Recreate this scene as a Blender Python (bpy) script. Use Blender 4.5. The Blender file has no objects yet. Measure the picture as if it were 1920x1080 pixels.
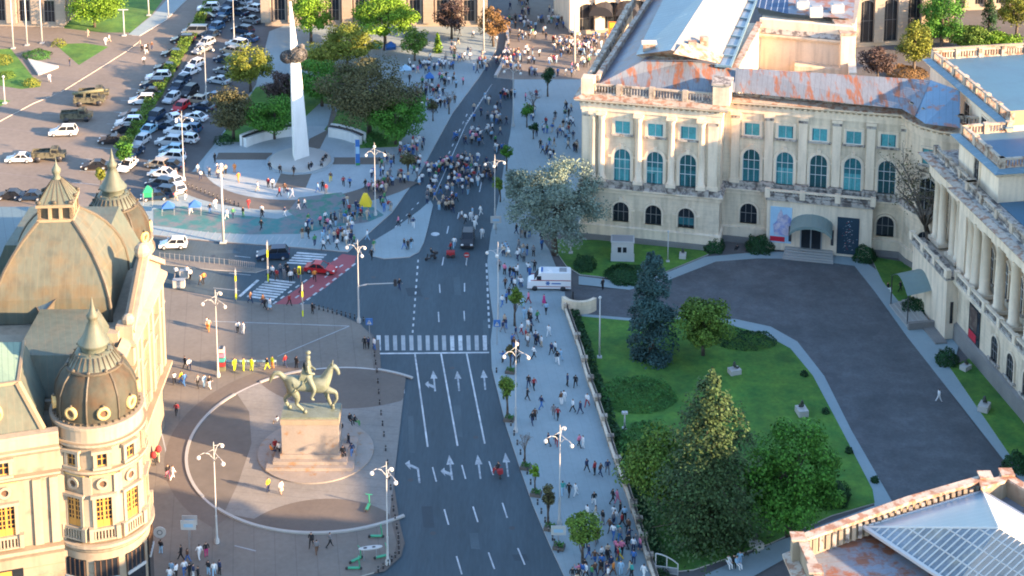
import bpy, math, random
from mathutils import Matrix, Vector
R = math.radians
sc = bpy.context.scene
# ------------------------------------------------------------------ camera
F_PX, PITCH, CAM_H = 3300.0, R(11.2), 112.0
CX, CY = 960.0, -1000 + 3300 * math.tan(R(11.2))
cd = bpy.data.cameras.new('camera')
cam = bpy.data.objects.new('camera', cd)
sc.collection.objects.link(cam)
cam.location = (0, 0, CAM_H)
cam.rotation_euler = (math.pi / 2 - PITCH, 0, 0)
cd.sensor_width = 36
cd.lens = 36 * F_PX / 1920
cd.shift_y = -(540 - CY) / 1920
cd.clip_end = 5000
sc.camera = cam
# ------------------------------------------------------------------ sky, sun, exposure
SUN_EL, SUN_AZ = R(15.2), R(23.5)       # sun to the right and a little behind the camera
to_sun = Vector((math.cos(SUN_AZ) * math.cos(SUN_EL), -math.sin(SUN_AZ) * math.cos(SUN_EL), math.sin(SUN_EL)))
w = bpy.data.worlds.new('World'); sc.world = w; w.use_nodes = True
nt = w.node_tree
bg = nt.nodes['Background']
sky = nt.nodes.new('ShaderNodeTexSky')
sky.sky_type = 'NISHITA'; sky.sun_disc = False
sky.sun_elevation = SUN_EL
sky.sun_rotation = math.atan2(to_sun.x, to_sun.y)
sky.air_density = 1.0; sky.dust_density = 0.4; sky.ozone_density = 2.0
nt.links.new(sky.outputs[0], bg.inputs[0])
bg.inputs[1].default_value = 0.105
sl = bpy.data.lights.new('sun', 'SUN')
sl.energy = 3.5; sl.angle = R(0.6); sl.color = (1.0, 0.66, 0.37)
so = bpy.data.objects.new('sun', sl); sc.collection.objects.link(so)
so.rotation_euler = to_sun.to_track_quat('Z', 'Y').to_euler()
sc.view_settings.view_transform = 'Standard'
sc.view_settings.look = 'None'
sc.view_settings.exposure = 2.75
sc.view_settings.gamma = 1
sc.cycles.max_bounces = 6
sc.cycles.filter_width = 1.9
sc.cycles.diffuse_bounces = 3
sc.cycles.glossy_bounces = 2
sc.cycles.transparent_max_bounces = 4
rnd = random.Random(7)
# ------------------------------------------------------------------ photo geometry: pixel (1920x1080) at height z -> place
def G(u, v, z=0.0):
    x = (u - CX) / F_PX; y = -(v - CY) / F_PX
    dy = math.cos(PITCH) + y * math.sin(PITCH); dz = -math.sin(PITCH) + y * math.cos(PITCH)
    t = (z - CAM_H) / dz
    return (x * t, dy * t)
def G3(u, v, z=0.0):
    a = G(u, v, z); return (a[0], a[1], z)
def hz(x, y, v):
    lo, hi = -5.0, 80.0
    for _ in range(40):
        m = (lo + hi) / 2
        a = y * math.cos(PITCH) - (m - CAM_H) * math.sin(PITCH)
        b = y * math.sin(PITCH) + (m - CAM_H) * math.cos(PITCH)
        if CY - F_PX * b / a > v: lo = m
        else: hi = m
    return lo
# ------------------------------------------------------------------ materials
MAT = {}
def mat(name, col, rough=0.8, var=0.0, scale=1.0, col2=None, cover=0.5, bump=0.0, metal=0.0, island=0.0,
        stripes=None, spec=None, sharp=0.12, detail=4.0, space='P', streak=0.0, aniso=None):
    """col; var = brightness noise; col2 = patches of a second colour; stripes=(axis, period, width, colour)"""
    m = bpy.data.materials.new(name); m.use_nodes = True
    n = m.node_tree.nodes; L = m.node_tree.links
    b = n['Principled BSDF']
    b.inputs['Roughness'].default_value = rough
    b.inputs['Metallic'].default_value = metal
    if spec is not None: b.inputs['Specular IOR Level'].default_value = spec
    b.inputs['Base Color'].default_value = (*col, 1)
    m.diffuse_color = (*col, 1)
    cur = None
    geo = n.new('ShaderNodeNewGeometry') if space == 'P' else n.new('ShaderNodeTexCoord')
    pos = geo.outputs['Position'] if space == 'P' else geo.outputs['Object']
    if aniso:
        sv = n.new('ShaderNodeVectorMath'); sv.operation = 'MULTIPLY'; L.new(pos, sv.inputs[0]); sv.inputs[1].default_value = aniso; npos = sv.outputs[0]
    else: npos = pos
    def rgb(c):
        r = n.new('ShaderNodeRGB'); r.outputs[0].default_value = (*c, 1); return r.outputs[0]
    cur = rgb(col)
    def noise(s, d=detail):
        t = n.new('ShaderNodeTexNoise'); t.inputs['Scale'].default_value = s; t.inputs['Detail'].default_value = d
        t.inputs['Roughness'].default_value = 0.62
        L.new(npos, t.inputs['Vector']); return t.outputs[0]
    def mix(f, a, c, mode='MIX'):
        x = n.new('ShaderNodeMix'); x.data_type = 'RGBA'; x.blend_type = mode
        if isinstance(f, float): x.inputs[0].default_value = f
        else: L.new(f, x.inputs[0])
        L.new(a, x.inputs[6]); L.new(c, x.inputs[7]); return x.outputs[2]
    if col2 is not None:
        r = n.new('ShaderNodeMapRange')
        L.new(noise(scale), r.inputs[0])
        r.inputs[1].default_value = cover - sharp; r.inputs[2].default_value = cover + sharp
        cur = mix(r.outputs[0], rgb(col2), cur)
    if stripes:
        ax, per, wid, sc_ = stripes
        mp = n.new('ShaderNodeVectorMath'); mp.operation = 'DOT_PRODUCT'
        L.new(pos, mp.inputs[0]); mp.inputs[1].default_value = ax
        d = n.new('ShaderNodeMath'); d.operation = 'DIVIDE'; L.new(mp.outputs['Value'], d.inputs[0]); d.inputs[1].default_value = per
        f = n.new('ShaderNodeMath'); f.operation = 'FRACT'; L.new(d.outputs[0], f.inputs[0])
        lt = n.new('ShaderNodeMath'); lt.operation = 'LESS_THAN'; L.new(f.outputs[0], lt.inputs[0]); lt.inputs[1].default_value = wid
        cur = mix(lt.outputs[0], cur, rgb(sc_))
    if var:
        for s_, k in ((scale * 0.35, 1.0), (scale * 6.0, 0.6)):
            r = n.new('ShaderNodeMapRange'); L.new(noise(s_), r.inputs[0])
            r.inputs[1].default_value = 0.3; r.inputs[2].default_value = 0.7
            r.inputs[3].default_value = 1 - var * k; r.inputs[4].default_value = 1 + var * k
            v = n.new('ShaderNodeVectorMath'); v.operation = 'SCALE'
            L.new(cur, v.inputs[0]); L.new(r.outputs[0], v.inputs['Scale']); cur = v.outputs[0]
    if streak:      # rain streaks and soot running down the stone
        sv = n.new('ShaderNodeVectorMath'); sv.operation = 'MULTIPLY'; L.new(pos, sv.inputs[0]); sv.inputs[1].default_value = (1.3, 1.3, 0.16)
        t = n.new('ShaderNodeTexNoise'); t.inputs['Scale'].default_value = 1.0; t.inputs['Detail'].default_value = 5; L.new(sv.outputs[0], t.inputs['Vector'])
        r = n.new('ShaderNodeMapRange'); L.new(t.outputs[0], r.inputs[0]); r.inputs[1].default_value = 0.45; r.inputs[2].default_value = 0.72; r.inputs[3].default_value = 1.0; r.inputs[4].default_value = 1 - streak
        v = n.new('ShaderNodeVectorMath'); v.operation = 'SCALE'; L.new(cur, v.inputs[0]); L.new(r.outputs[0], v.inputs['Scale']); cur = v.outputs[0]
    if island:
        g2 = n.new('ShaderNodeNewGeometry')
        r = n.new('ShaderNodeMapRange'); L.new(g2.outputs['Random Per Island'], r.inputs[0])
        r.inputs[3].default_value = 1 - island; r.inputs[4].default_value = 1 + island
        v = n.new('ShaderNodeVectorMath'); v.operation = 'SCALE'
        L.new(cur, v.inputs[0]); L.new(r.outputs[0], v.inputs['Scale']); cur = v.outputs[0]
    L.new(cur, b.inputs['Base Color'])
    if bump:
        bp = n.new('ShaderNodeBump'); bp.inputs['Strength'].default_value = bump; bp.inputs['Distance'].default_value = 0.05
        L.new(noise(scale * 8), bp.inputs['Height']); L.new(bp.outputs[0], b.inputs['Normal'])
    MAT[name] = m
    return m
# ------------------------------------------------------------------ mesh collector
WL = {}
class MB:
    def __init__(s, M=None):
        s.v = []; s.f = []; s.m = []; s.M = M or Matrix.Identity(4); s.mats = []; s.cur = 0; s.sm = []; s.smooth = False
    def use(s, name, smooth=None):
        if name not in s.mats: s.mats.append(name)
        s.cur = s.mats.index(name)
        if smooth is not None: s.smooth = smooth
        return s
    def add(s, vs, fs):
        o = len(s.v); M = s.M
        s.v += [M @ Vector(p) for p in vs]
        for f in fs:
            s.f.append([i + o for i in f]); s.m.append(s.cur); s.sm.append(s.smooth)
    def box(s, x0, x1, y0, y1, z0, z1):
        vs = [(x0, y0, z0), (x1, y0, z0), (x1, y1, z0), (x0, y1, z0), (x0, y0, z1), (x1, y0, z1), (x1, y1, z1), (x0, y1, z1)]
        s.add(vs, [(3, 2, 1, 0), (4, 5, 6, 7), (0, 1, 5, 4), (1, 2, 6, 5), (2, 3, 7, 6), (3, 0, 4, 7)])
    def prism(s, pts, z0, z1, top=True, bottom=False):
        a = sum(pts[i][0] * pts[(i + 1) % len(pts)][1] - pts[(i + 1) % len(pts)][0] * pts[i][1] for i in range(len(pts)))
        if a < 0: pts = pts[::-1]
        n = len(pts)
        vs = [(p[0], p[1], z0) for p in pts] + [(p[0], p[1], z1) for p in pts]
        fs = [(i, (i + 1) % n, n + (i + 1) % n, n + i) for i in range(n)]
        if top: fs.append(tuple(range(n, 2 * n)))
        if bottom: fs.append(tuple(reversed(range(n))))
        s.add(vs, fs)
    def sheet(s, pts, z):
        a = sum(pts[i][0] * pts[(i + 1) % len(pts)][1] - pts[(i + 1) % len(pts)][0] * pts[i][1] for i in range(len(pts)))
        if a < 0: pts = pts[::-1]
        s.add([(p[0], p[1], z) for p in pts], [tuple(range(len(pts)))])
    def poly(s, pts): s.add(pts, [tuple(range(len(pts)))])
    def frustum(s, pts0, z0, pts1, z1, top=True):
        n = len(pts0)
        vs = [(p[0], p[1], z0) for p in pts0] + [(p[0], p[1], z1) for p in pts1]
        fs = [(i, (i + 1) % n, n + (i + 1) % n, n + i) for i in range(n)]
        if top: fs.append(tuple(range(n, 2 * n)))
        s.add(vs, fs)
    def tube(s, p0, p1, r0, r1=None, n=6, caps=True):
        r1 = r0 if r1 is None else r1
        p0 = Vector(p0); p1 = Vector(p1); d = (p1 - p0)
        if d.length < 1e-6: return
        d.normalize(); a = d.orthogonal().normalized(); b = d.cross(a)
        vs = []
        for p, r in ((p0, r0), (p1, r1)):
            for i in range(n):
                t = 2 * math.pi * i / n
                vs.append(p + (a * math.cos(t) + b * math.sin(t)) * r)
        fs = [(i, (i + 1) % n, n + (i + 1) % n, n + i) for i in range(n)]
        if caps: fs += [tuple(reversed(range(n))), tuple(range(n, 2 * n))]
        s.add(vs, fs)
    def path(s, pts, r0, r1=None, n=6):
        r1 = r0 if r1 is None else r1
        k = len(pts) - 1
        for i in range(k):
            s.tube(pts[i], pts[i + 1], r0 + (r1 - r0) * i / k, r0 + (r1 - r0) * (i + 1) / k, n)
    def lathe(s, prof, c=(0, 0, 0), n=16, a0=0.0, a1=2 * math.pi, sx=1.0, sy=1.0):
        full = abs(a1 - a0 - 2 * math.pi) < 1e-6
        k = n if full else n + 1
        vs = []
        for (r, z) in prof:
            for i in range(k):
                t = a0 + (a1 - a0) * i / n
                vs.append((c[0] + r * sx * math.cos(t), c[1] + r * sy * math.sin(t), c[2] + z))
        fs = []
        for j in range(len(prof) - 1):
            for i in range(n):
                i2 = (i + 1) % k
                fs.append((j * k + i, j * k + i2, (j + 1) * k + i2, (j + 1) * k + i))
        s.add(vs, fs)
    def ball(s, c, r, n=8, m=5, sx=1, sy=1, sz=1):
        prof = [(r * math.sin(math.pi * j / m), -r * math.cos(math.pi * j / m) * sz) for j in range(m + 1)]
        prof[0] = (0.001, prof[0][1]); prof[-1] = (0.001, prof[-1][1])
        s.lathe(prof, c, n, sx=sx, sy=sy)
    def run(s, pts, prof, closed=False):
        """sweep a profile [(out, z)] along a 2D polyline; out is to the right of travel"""
        n = len(pts); offs = []
        for i in range(n):
            if closed: a, b, c = pts[i - 1], pts[i], pts[(i + 1) % n]
            else: a, b, c = pts[max(i - 1, 0)], pts[i], pts[min(i + 1, n - 1)]
            d1 = Vector((b[0] - a[0], b[1] - a[1])); d2 = Vector((c[0] - b[0], c[1] - b[1]))
            if d1.length < 1e-9: d1 = d2
            if d2.length < 1e-9: d2 = d1
            d1.normalize(); d2.normalize()
            n1 = Vector((d1.y, -d1.x)); n2 = Vector((d2.y, -d2.x)); m = n1 + n2
            m = m / max(m.dot(n1), 0.3) if m.length > 1e-6 else n1
            offs.append(m)
        k = len(prof); vs = []
        for i in range(n):
            for (o, z) in prof: vs.append((pts[i][0] + offs[i].x * o, pts[i][1] + offs[i].y * o, z))
        fs = []
        for i in range(n if closed else n - 1):
            j = (i + 1) % n
            for q in range(k - 1): fs.append((i * k + q, j * k + q, j * k + q + 1, i * k + q + 1))
        s.add(vs, fs)
        if not closed: s.add([vs[q] for q in range(k)], [tuple(range(k))]); s.add([vs[(n - 1) * k + q] for q in range(k)], [tuple(reversed(range(k)))])
    def build(s, name, parent=None, loc=None):
        off = Vector((0, 0, 0))
        if parent is not None: off = WL[parent.name]
        elif loc is not None: off = Vector(loc)
        me = bpy.data.meshes.new(name)
        me.from_pydata([tuple(p - off) for p in s.v], [], s.f)
        for nm in s.mats: me.materials.append(MAT[nm])
        me.polygons.foreach_set('material_index', s.m)
        me.polygons.foreach_set('use_smooth', s.sm)
        me.update()
        o = bpy.data.objects.new(name, me)
        sc.collection.objects.link(o)
        WL[o.name] = off
        if parent is not None: o.parent = parent
        else: o.location = off
        return o
def frame(x, y, ang, z=0.0):
    return Matrix.Translation((x, y, z)) @ Matrix.Rotation(ang, 4, 'Z')
def tag(o, label=None, cat=None, group=None, kind=None):
    if label: o['label'] = label
    if cat: o['category'] = cat
    if group: o['group'] = group
    if kind: o['kind'] = kind
    return o
def empty(name, loc=(0, 0, 0), label=None, cat=None, group=None):
    o = bpy.data.objects.new(name, None); sc.collection.objects.link(o)
    o.location = loc; WL[o.name] = Vector(loc); o.empty_display_size = 0.5
    return tag(o, label, cat, group)
def copy_tree(o, parent=None):
    c = o.copy(); sc.collection.objects.link(c); c.parent = parent
    for ch in o.children: copy_tree(ch, c)
    return c
def place(o, x, y, rz=0.0, z=0.0):
    o.location = (x, y, z); o.rotation_euler = (0, 0, rz); return o
def lerp(a, b, t): return tuple(a[i] + (b[i] - a[i]) * t for i in range(len(a)))
def arc(cx, cy, r, a0, a1, n): return [(cx + r * math.cos(a0 + (a1 - a0) * i / n), cy + r * math.sin(a0 + (a1 - a0) * i / n)) for i in range(n + 1)]
# ------------------------------------------------------------------ palette
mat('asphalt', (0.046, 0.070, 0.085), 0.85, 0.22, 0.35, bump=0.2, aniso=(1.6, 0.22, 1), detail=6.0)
mat('asphalt_worn', (0.10, 0.095, 0.095), 0.9, 0.16, 0.15)
mat('stone_setts', (0.18, 0.15, 0.125), 0.9, 0.17, 0.2, stripes=((0.3, 1, 0), 9.0, 0.02, (0.2, 0.17, 0.16)))
mat('setts_dark', (0.13, 0.115, 0.10), 0.9, 0.18, 0.1)
mat('paving_plaza', (0.162, 0.145, 0.125), 0.9, 0.15, 0.3, detail=6.0, stripes=((1, 0.15, 0), 2.2, 0.05, (0.135, 0.12, 0.105)))
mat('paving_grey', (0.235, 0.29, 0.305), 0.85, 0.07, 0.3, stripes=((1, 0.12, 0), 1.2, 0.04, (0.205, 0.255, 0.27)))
mat('paving_light', (0.29, 0.33, 0.345), 0.85, 0.10, 0.4)
mat('paving_brown', (0.125, 0.105, 0.09), 0.9, 0.12, 0.4)
mat('paving_pale', (0.20, 0.19, 0.175), 0.9, 0.16, 0.5, stripes=((0.15, 1, 0), 1.6, 0.06, (0.165, 0.158, 0.145)))
mat('drive_setts', (0.080, 0.086, 0.092), 0.9, 0.24, 0.5, bump=0.3, col2=(0.105, 0.11, 0.12), cover=0.42, sharp=0.12, detail=7.0)
mat('path_stone', (0.235, 0.30, 0.32), 0.85, 0.06, 0.4)
mat('kerb', (0.42, 0.40, 0.38), 0.85, 0.10, 1.0)
mat('white_stone', (0.46, 0.44, 0.41), 0.7, 0.06, 0.6)
mat('line_white', (0.46, 0.48, 0.49), 0.8, 0.3, 1.2, col2=(0.2, 0.22, 0.24), cover=0.38, sharp=0.1)
mat('line_worn', (0.30, 0.32, 0.33), 0.8, 0.2, 1.2)
mat('bus_red', (0.28, 0.07, 0.08), 0.85, 0.12, 0.5)
mat('paint_teal', (0.05, 0.21, 0.20), 0.85, 0.3, 0.8)
mat('paint_blue', (0.03, 0.26, 0.42), 0.85, 0.3, 0.9)
mat('grass', (0.088, 0.190, 0.024), 0.95, 0.34, 0.35, bump=0.7, col2=(0.034, 0.125, 0.020), cover=0.48, sharp=0.16, detail=7.0)
mat('soil', (0.09, 0.065, 0.045), 0.95, 0.2, 1.0)
mat('cream', (0.70, 0.57, 0.42), 0.85, 0.07, 0.35, col2=(0.52, 0.42, 0.31), cover=0.38, sharp=0.09, streak=0.30, stripes=((0, 0, 1), 0.62, 0.06, (0.58, 0.47, 0.35)))
mat('cream_light', (0.74, 0.60, 0.45), 0.85, 0.08, 0.6, streak=0.25)
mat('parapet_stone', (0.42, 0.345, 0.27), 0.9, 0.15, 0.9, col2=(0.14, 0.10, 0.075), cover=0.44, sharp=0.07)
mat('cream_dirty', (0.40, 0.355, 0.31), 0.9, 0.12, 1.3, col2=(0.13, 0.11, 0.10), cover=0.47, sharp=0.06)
mat('plinth_grey', (0.20, 0.19, 0.18), 0.9, 0.12, 1.0)
mat('lib_stone', (0.285, 0.235, 0.172), 0.85, 0.06, 0.4, streak=0.22, col2=(0.215, 0.155, 0.11), cover=0.38, sharp=0.06)
mat('lib_trim', (0.325, 0.27, 0.20), 0.8, 0.08, 0.6, streak=0.2)
mat('lib_ochre', (0.60, 0.40, 0.16), 0.85, 0.10, 0.5)
mat('lib_gutter', (0.26, 0.20, 0.13), 0.9, 0.12, 1.0)
mat('copper_roof', (0.095, 0.115, 0.09), 0.6, 0.12, 0.35, col2=(0.125, 0.11, 0.075), cover=0.40, sharp=0.15, streak=0.2, stripes=((1, 0.3, 0), 0.7, 0.08, (0.13, 0.125, 0.09)))
mat('copper_dome', (0.056, 0.056, 0.043), 0.7, 0.14, 0.5, spec=0.25, streak=0.3, col2=(0.075, 0.05, 0.03), cover=0.42, sharp=0.12)
mat('copper_green', (0.15, 0.22, 0.17), 0.6, 0.12, 0.5, stripes=((1, 0.3, 0), 0.6, 0.12, (0.10, 0.16, 0.13)))
mat('copper_dark', (0.085, 0.07, 0.05), 0.6, 0.1, 1.0)
mat('slate_blue', (0.10, 0.145, 0.16), 0.5, 0.1, 0.4, stripes=((1, 0.35, 0), 1.2, 0.06, (0.07, 0.10, 0.12)))
mat('zinc_rust', (0.17, 0.19, 0.22), 0.55, 0.18, 0.75, aniso=(1.3, 0.3, 0.5), col2=(0.24, 0.095, 0.05), cover=0.45, sharp=0.05, stripes=((0.974, -0.226, 0), 0.75, 0.07, (0.12, 0.13, 0.15)))
mat('zinc_rusty', (0.18, 0.21, 0.25), 0.55, 0.18, 0.5, col2=(0.22, 0.09, 0.05), cover=0.47, sharp=0.05, stripes=((-0.19, 0.98, 0), 0.8, 0.08, (0.20, 0.17, 0.17)))
mat('zinc_blue', (0.12, 0.20, 0.25), 0.45, 0.12, 0.4, col2=(0.24, 0.29, 0.31), cover=0.36, sharp=0.03, stripes=((0.226, 0.974, 0), 1.4, 0.04, (0.26, 0.32, 0.36)))
mat('zinc_pale', (0.30, 0.275, 0.25), 0.6, 0.08, 0.6, stripes=((0.226, 0.974, 0), 1.1, 0.05, (0.42, 0.37, 0.34)))
mat('zinc_dark', (0.17, 0.17, 0.20), 0.6, 0.12, 0.5, col2=(0.22, 0.13, 0.11), cover=0.4)
mat('membrane_blue', (0.055, 0.14, 0.21), 0.6, 0.06, 0.2, col2=(0.05, 0.12, 0.185), cover=0.45)
mat('tile_rust', (0.27, 0.14, 0.085), 0.8, 0.25, 1.2, col2=(0.38, 0.31, 0.25), cover=0.53, sharp=0.05)
mat('glass_teal', (0.03, 0.13, 0.15), 0.2, 0.3, 0.7)
mat('curtain_teal', (0.06, 0.27, 0.29), 0.6, 0.3, 0.6)
mat('glass_mid', (0.022, 0.075, 0.085), 0.2, 0.2, 0.5)
mat('glass_dark', (0.018, 0.022, 0.028), 0.12, 0.2, 0.5)
mat('glass_roof', (0.16, 0.19, 0.22), 0.15, 0.3, 0.5, col2=(0.30, 0.28, 0.22), cover=0.36)
mat('glass_sky', (0.19, 0.29, 0.35), 0.3, 0.06, 0.4, stripes=((-0.19, 0.98, 0), 0.9, 0.06, (0.27, 0.36, 0.41)))
mat('window_white', (0.55, 0.56, 0.55), 0.6)
mat('wood_ochre', (0.50, 0.24, 0.05), 0.6, 0.1, 1.0)
mat('wood_brown', (0.11, 0.06, 0.035), 0.6, 0.1, 1.0)
mat('metal_white', (0.44, 0.44, 0.43), 0.45, 0.05, 1.0)
mat('metal_grey', (0.25, 0.26, 0.27), 0.5)
mat('metal_dark', (0.03, 0.03, 0.035), 0.5)
mat('bronze', (0.155, 0.18, 0.14), 0.55, 0.25, 1.2, col2=(0.13, 0.15, 0.10), cover=0.42, sharp=0.10)
mat('bronze_dark', (0.05, 0.055, 0.045), 0.5, 0.2, 2.0)
mat('granite_pink', (0.255, 0.225, 0.20), 0.7, 0.14, 0.8, col2=(0.26, 0.16, 0.09), cover=0.37, sharp=0.05)
mat('memorial_white', (0.68, 0.68, 0.67), 0.6, 0.05, 0.5, streak=0.12)
mat('marble', (0.34, 0.33, 0.31), 0.5, 0.05, 0.5)
mat('globe', (0.62, 0.61, 0.58), 0.3)
mat('bark', (0.085, 0.065, 0.05), 0.9, 0.2, 2.0)
mat('bark_grey', (0.17, 0.145, 0.125), 0.9, 0.15, 2.0)
mat('solar', (0.03, 0.06, 0.13), 0.2, stripes=((0.974, -0.226, 0), 1.0, 0.12, (0.4, 0.42, 0.45)))
mat('canvas_green', (0.17, 0.225, 0.21), 0.7, 0.08, 1.0)
for nm, c, isl in (('leaf_green', (0.06, 0.17, 0.022), 0.45), ('leaf_dark', (0.022, 0.06, 0.022), 0.5), ('leaf_yellow', (0.15, 0.17, 0.025), 0.4),
                   ('leaf_lime', (0.13, 0.24, 0.02), 0.4), ('leaf_blue', (0.035, 0.075, 0.07), 0.4), ('leaf_brown', (0.085, 0.082, 0.036), 0.55),
                   ('leaf_grey', (0.155, 0.205, 0.165), 0.25), ('leaf_maroon', (0.075, 0.05, 0.045), 0.4), ('leaf_olive', (0.10, 0.17, 0.026), 0.45),
                   ('leaf_pine', (0.045, 0.08, 0.028), 0.5), ('leaf_hedge', (0.045, 0.135, 0.028), 0.5), ('leaf_bush', (0.02, 0.062, 0.022), 0.4), ('leaf_orange', (0.17, 0.10, 0.04), 0.35)):
    mat(nm, c, 0.7, 0.25, 0.5, island=isl, spec=0.2)
for nm, c in (('c_white', (0.72, 0.72, 0.72)), ('c_black', (0.018, 0.018, 0.022)), ('c_grey', (0.18, 0.19, 0.20)), ('c_silver', (0.42, 0.44, 0.46)),
              ('c_blue', (0.03, 0.10, 0.20)), ('c_navy', (0.012, 0.03, 0.065)), ('c_red', (0.42, 0.015, 0.02)), ('c_beige', (0.33, 0.27, 0.20)),
              ('c_lightblue', (0.25, 0.42, 0.52)), ('c_yellow', (0.60, 0.42, 0.03)), ('c_green', (0.03, 0.30, 0.15)), ('c_camo', (0.15, 0.15, 0.09))):
    mat(nm, c, 0.3 if nm != 'c_camo' else 0.8, 0.0)
mat('camo_paint', (0.11, 0.105, 0.07), 0.85, 0.1, 1.5, col2=(0.035, 0.035, 0.025), cover=0.48, sharp=0.03, space='O')
for nm, c in (('white', (0.70, 0.70, 0.70)), ('black', (0.015, 0.015, 0.018)), ('grey', (0.17, 0.17, 0.18)), ('dark blue', (0.02, 0.035, 0.09)),
              ('blue', (0.04, 0.14, 0.38)), ('light blue', (0.28, 0.45, 0.60)), ('red', (0.30, 0.025, 0.03)), ('pink', (0.62, 0.18, 0.28)),
              ('beige', (0.48, 0.38, 0.28)), ('brown', (0.12, 0.06, 0.035)), ('yellow', (0.75, 0.52, 0.03)), ('green', (0.05, 0.22, 0.08)),
              ('magenta', (0.45, 0.03, 0.16)), ('lime yellow', (0.62, 0.68, 0.02)), ('orange', (0.65, 0.22, 0.04)), ('teal', (0.04, 0.30, 0.28))):
    mat('cloth_' + nm, c, 0.9)
mat('skin', (0.50, 0.29, 0.20), 0.6)
mat('hair_dark', (0.02, 0.014, 0.01), 0.7)
mat('shoe', (0.06, 0.06, 0.06), 0.7)
# ================================================================== GROUND
def gp(pts, z=0.0): return [G(u, v, z) for (u, v) in pts]
def ground_sheet(name, pts, material, z, world=None):
    b = MB(); b.use(material); b.sheet(world if world else gp(pts), z)
    return tag(b.build(name), kind='structure')
def raised(name, pts, material, z=0.12):
    b = MB(); P = gp(pts)
    b.use('kerb'); b.prism(P, -0.3, z, top=False)
    b.use(material); b.sheet(P, z)
    return tag(b.build(name), kind='structure')
b = MB(); b.use('asphalt_worn'); b.sheet([(-1500, -200), (1500, -200), (1500, 3000), (-1500, 3000)], 0.0)
tag(b.build('ground'), kind='structure')
road_r = [(962, 130), (962, 200), (957, 250), (947, 300), (934, 380), (920, 440), (914, 490), (917, 540), (925, 600), (920, 640), (922, 690), (949, 800), (972, 870), (998, 945), (1026, 1012), (1040, 1043), (1085, 1140)]
lane_l = [(935, 90), (898, 147), (849, 213), (815, 275), (790, 322), (765, 358), (735, 400), (690, 440), (652, 474)]
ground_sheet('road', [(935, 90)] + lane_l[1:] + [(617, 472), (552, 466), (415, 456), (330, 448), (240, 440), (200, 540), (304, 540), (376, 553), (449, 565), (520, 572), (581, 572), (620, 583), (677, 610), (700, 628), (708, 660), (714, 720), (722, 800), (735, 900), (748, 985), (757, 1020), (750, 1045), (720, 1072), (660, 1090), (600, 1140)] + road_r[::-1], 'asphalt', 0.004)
# east plaza with the library and the equestrian statue
raised('plaza', [(240, 524), (304, 540), (376, 553), (449, 565), (520, 572), (581, 572), (620, 583), (677, 610), (697, 632), (705, 660), (711, 720), (719, 800), (732, 900), (745, 985), (754, 1020), (747, 1043), (718, 1070), (655, 1088), (560, 1130), (200, 1180), (-300, 1180), (-300, 524)], 'paving_plaza')
b = MB(); b.use('paving_brown')
b.sheet(gp([(701, 640), (711, 638), (716, 720), (724, 800), (737, 900), (750, 985), (759, 1020), (752, 1045), (722, 1073), (700, 1077), (712, 1068), (738, 1045), (744, 1020), (735, 985), (722, 900), (708, 800), (700, 700)]), 0.125)
tag(b.build('kerb_strip'), kind='structure')
# memorial plaza (south-east of the lane)
raised('pavement', [(617, 470), (652, 473), (690, 439), (735, 399), (765, 357), (790, 321), (815, 274), (849, 212), (898, 146), (930, 95), (935, 60), (905, 20), (700, -20), (505, 60), (480, 160), (405, 268), (345, 342), (330, 372), (290, 372), (240, 380), (240, 436), (330, 446), (415, 454), (552, 464)], 'paving_grey')
raised('traffic_island', [(807, 377), (787, 395), (745, 426), (702, 452), (695, 468), (699, 481), (720, 486), (767, 483), (786, 473), (795, 455), (803, 425), (812, 385)], 'paving_grey')
# west pavement beside the palace
wall_line = [(1030, 470), (1058, 540), (1062, 586), (1089, 662), (1102, 710), (1119, 757), (1135, 806), (1151, 856), (1172, 912), (1189, 965), (1202, 1004), (1213, 1046), (1235, 1110)]
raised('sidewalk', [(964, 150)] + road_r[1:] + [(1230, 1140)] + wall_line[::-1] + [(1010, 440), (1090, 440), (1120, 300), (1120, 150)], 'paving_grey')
raised('square', [(955, 40), (952, 80), (944, 115), (930, 146), (964, 150), (1120, 150), (1180, 60), (1250, -40), (960, -40)], 'stone_setts', 0.10)
ground_sheet('square_road', [(1010, 60), (1060, -30), (960, -40), (955, 30), (975, 62)], 'setts_dark', 0.105)
# upper left square
ground_sheet('parking_square', [(-400, 180), (-400, 430), (240, 436), (200, 330), (235, 275), (330, 150), (402, 0), (440, -60), (300, -60), (0, -20)], 'stone_setts', 0.005)
raised('square_pavement', [(-100, 262), (0, 228), (62, 195), (117, 172), (180, 133), (240, 95), (262, 78), (240, 62), (290, 35), (345, 0), (360, -20), (300, -40), (-150, -40), (-150, 140)], 'stone_setts')
raised('side_pavement', [(240, 66), (262, 68), (312, 38), (368, -18), (330, -18), (285, 30)], 'paving_grey', 0.125)
for nm, pts in (('lawn', [(103, 84), (160, 82), (203, 89), (148, 123)]), ('lawn', [(-40, 96), (20, 92), (48, 128), (76, 164), (40, 168), (-40, 156)]),
                ('lawn', [(120, 54), (190, 62), (245, 62), (285, 28), (315, -12), (230, -20), (130, -20)]), ('lawn', [(-20, 186), (20, 190), (-20, 212)])):
    ground_sheet(nm, pts, 'grass', 0.128)
b = MB(); b.use('white_stone')   # pale sloping slabs in the lawn
b.prism(gp([(52, 114), (110, 128), (72, 143)]), 0.1, 0.5)
tag(b.build('stone_slab'), 'pale triangular stone slab lying flat beside the small lawn', 'stone slab')
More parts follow.
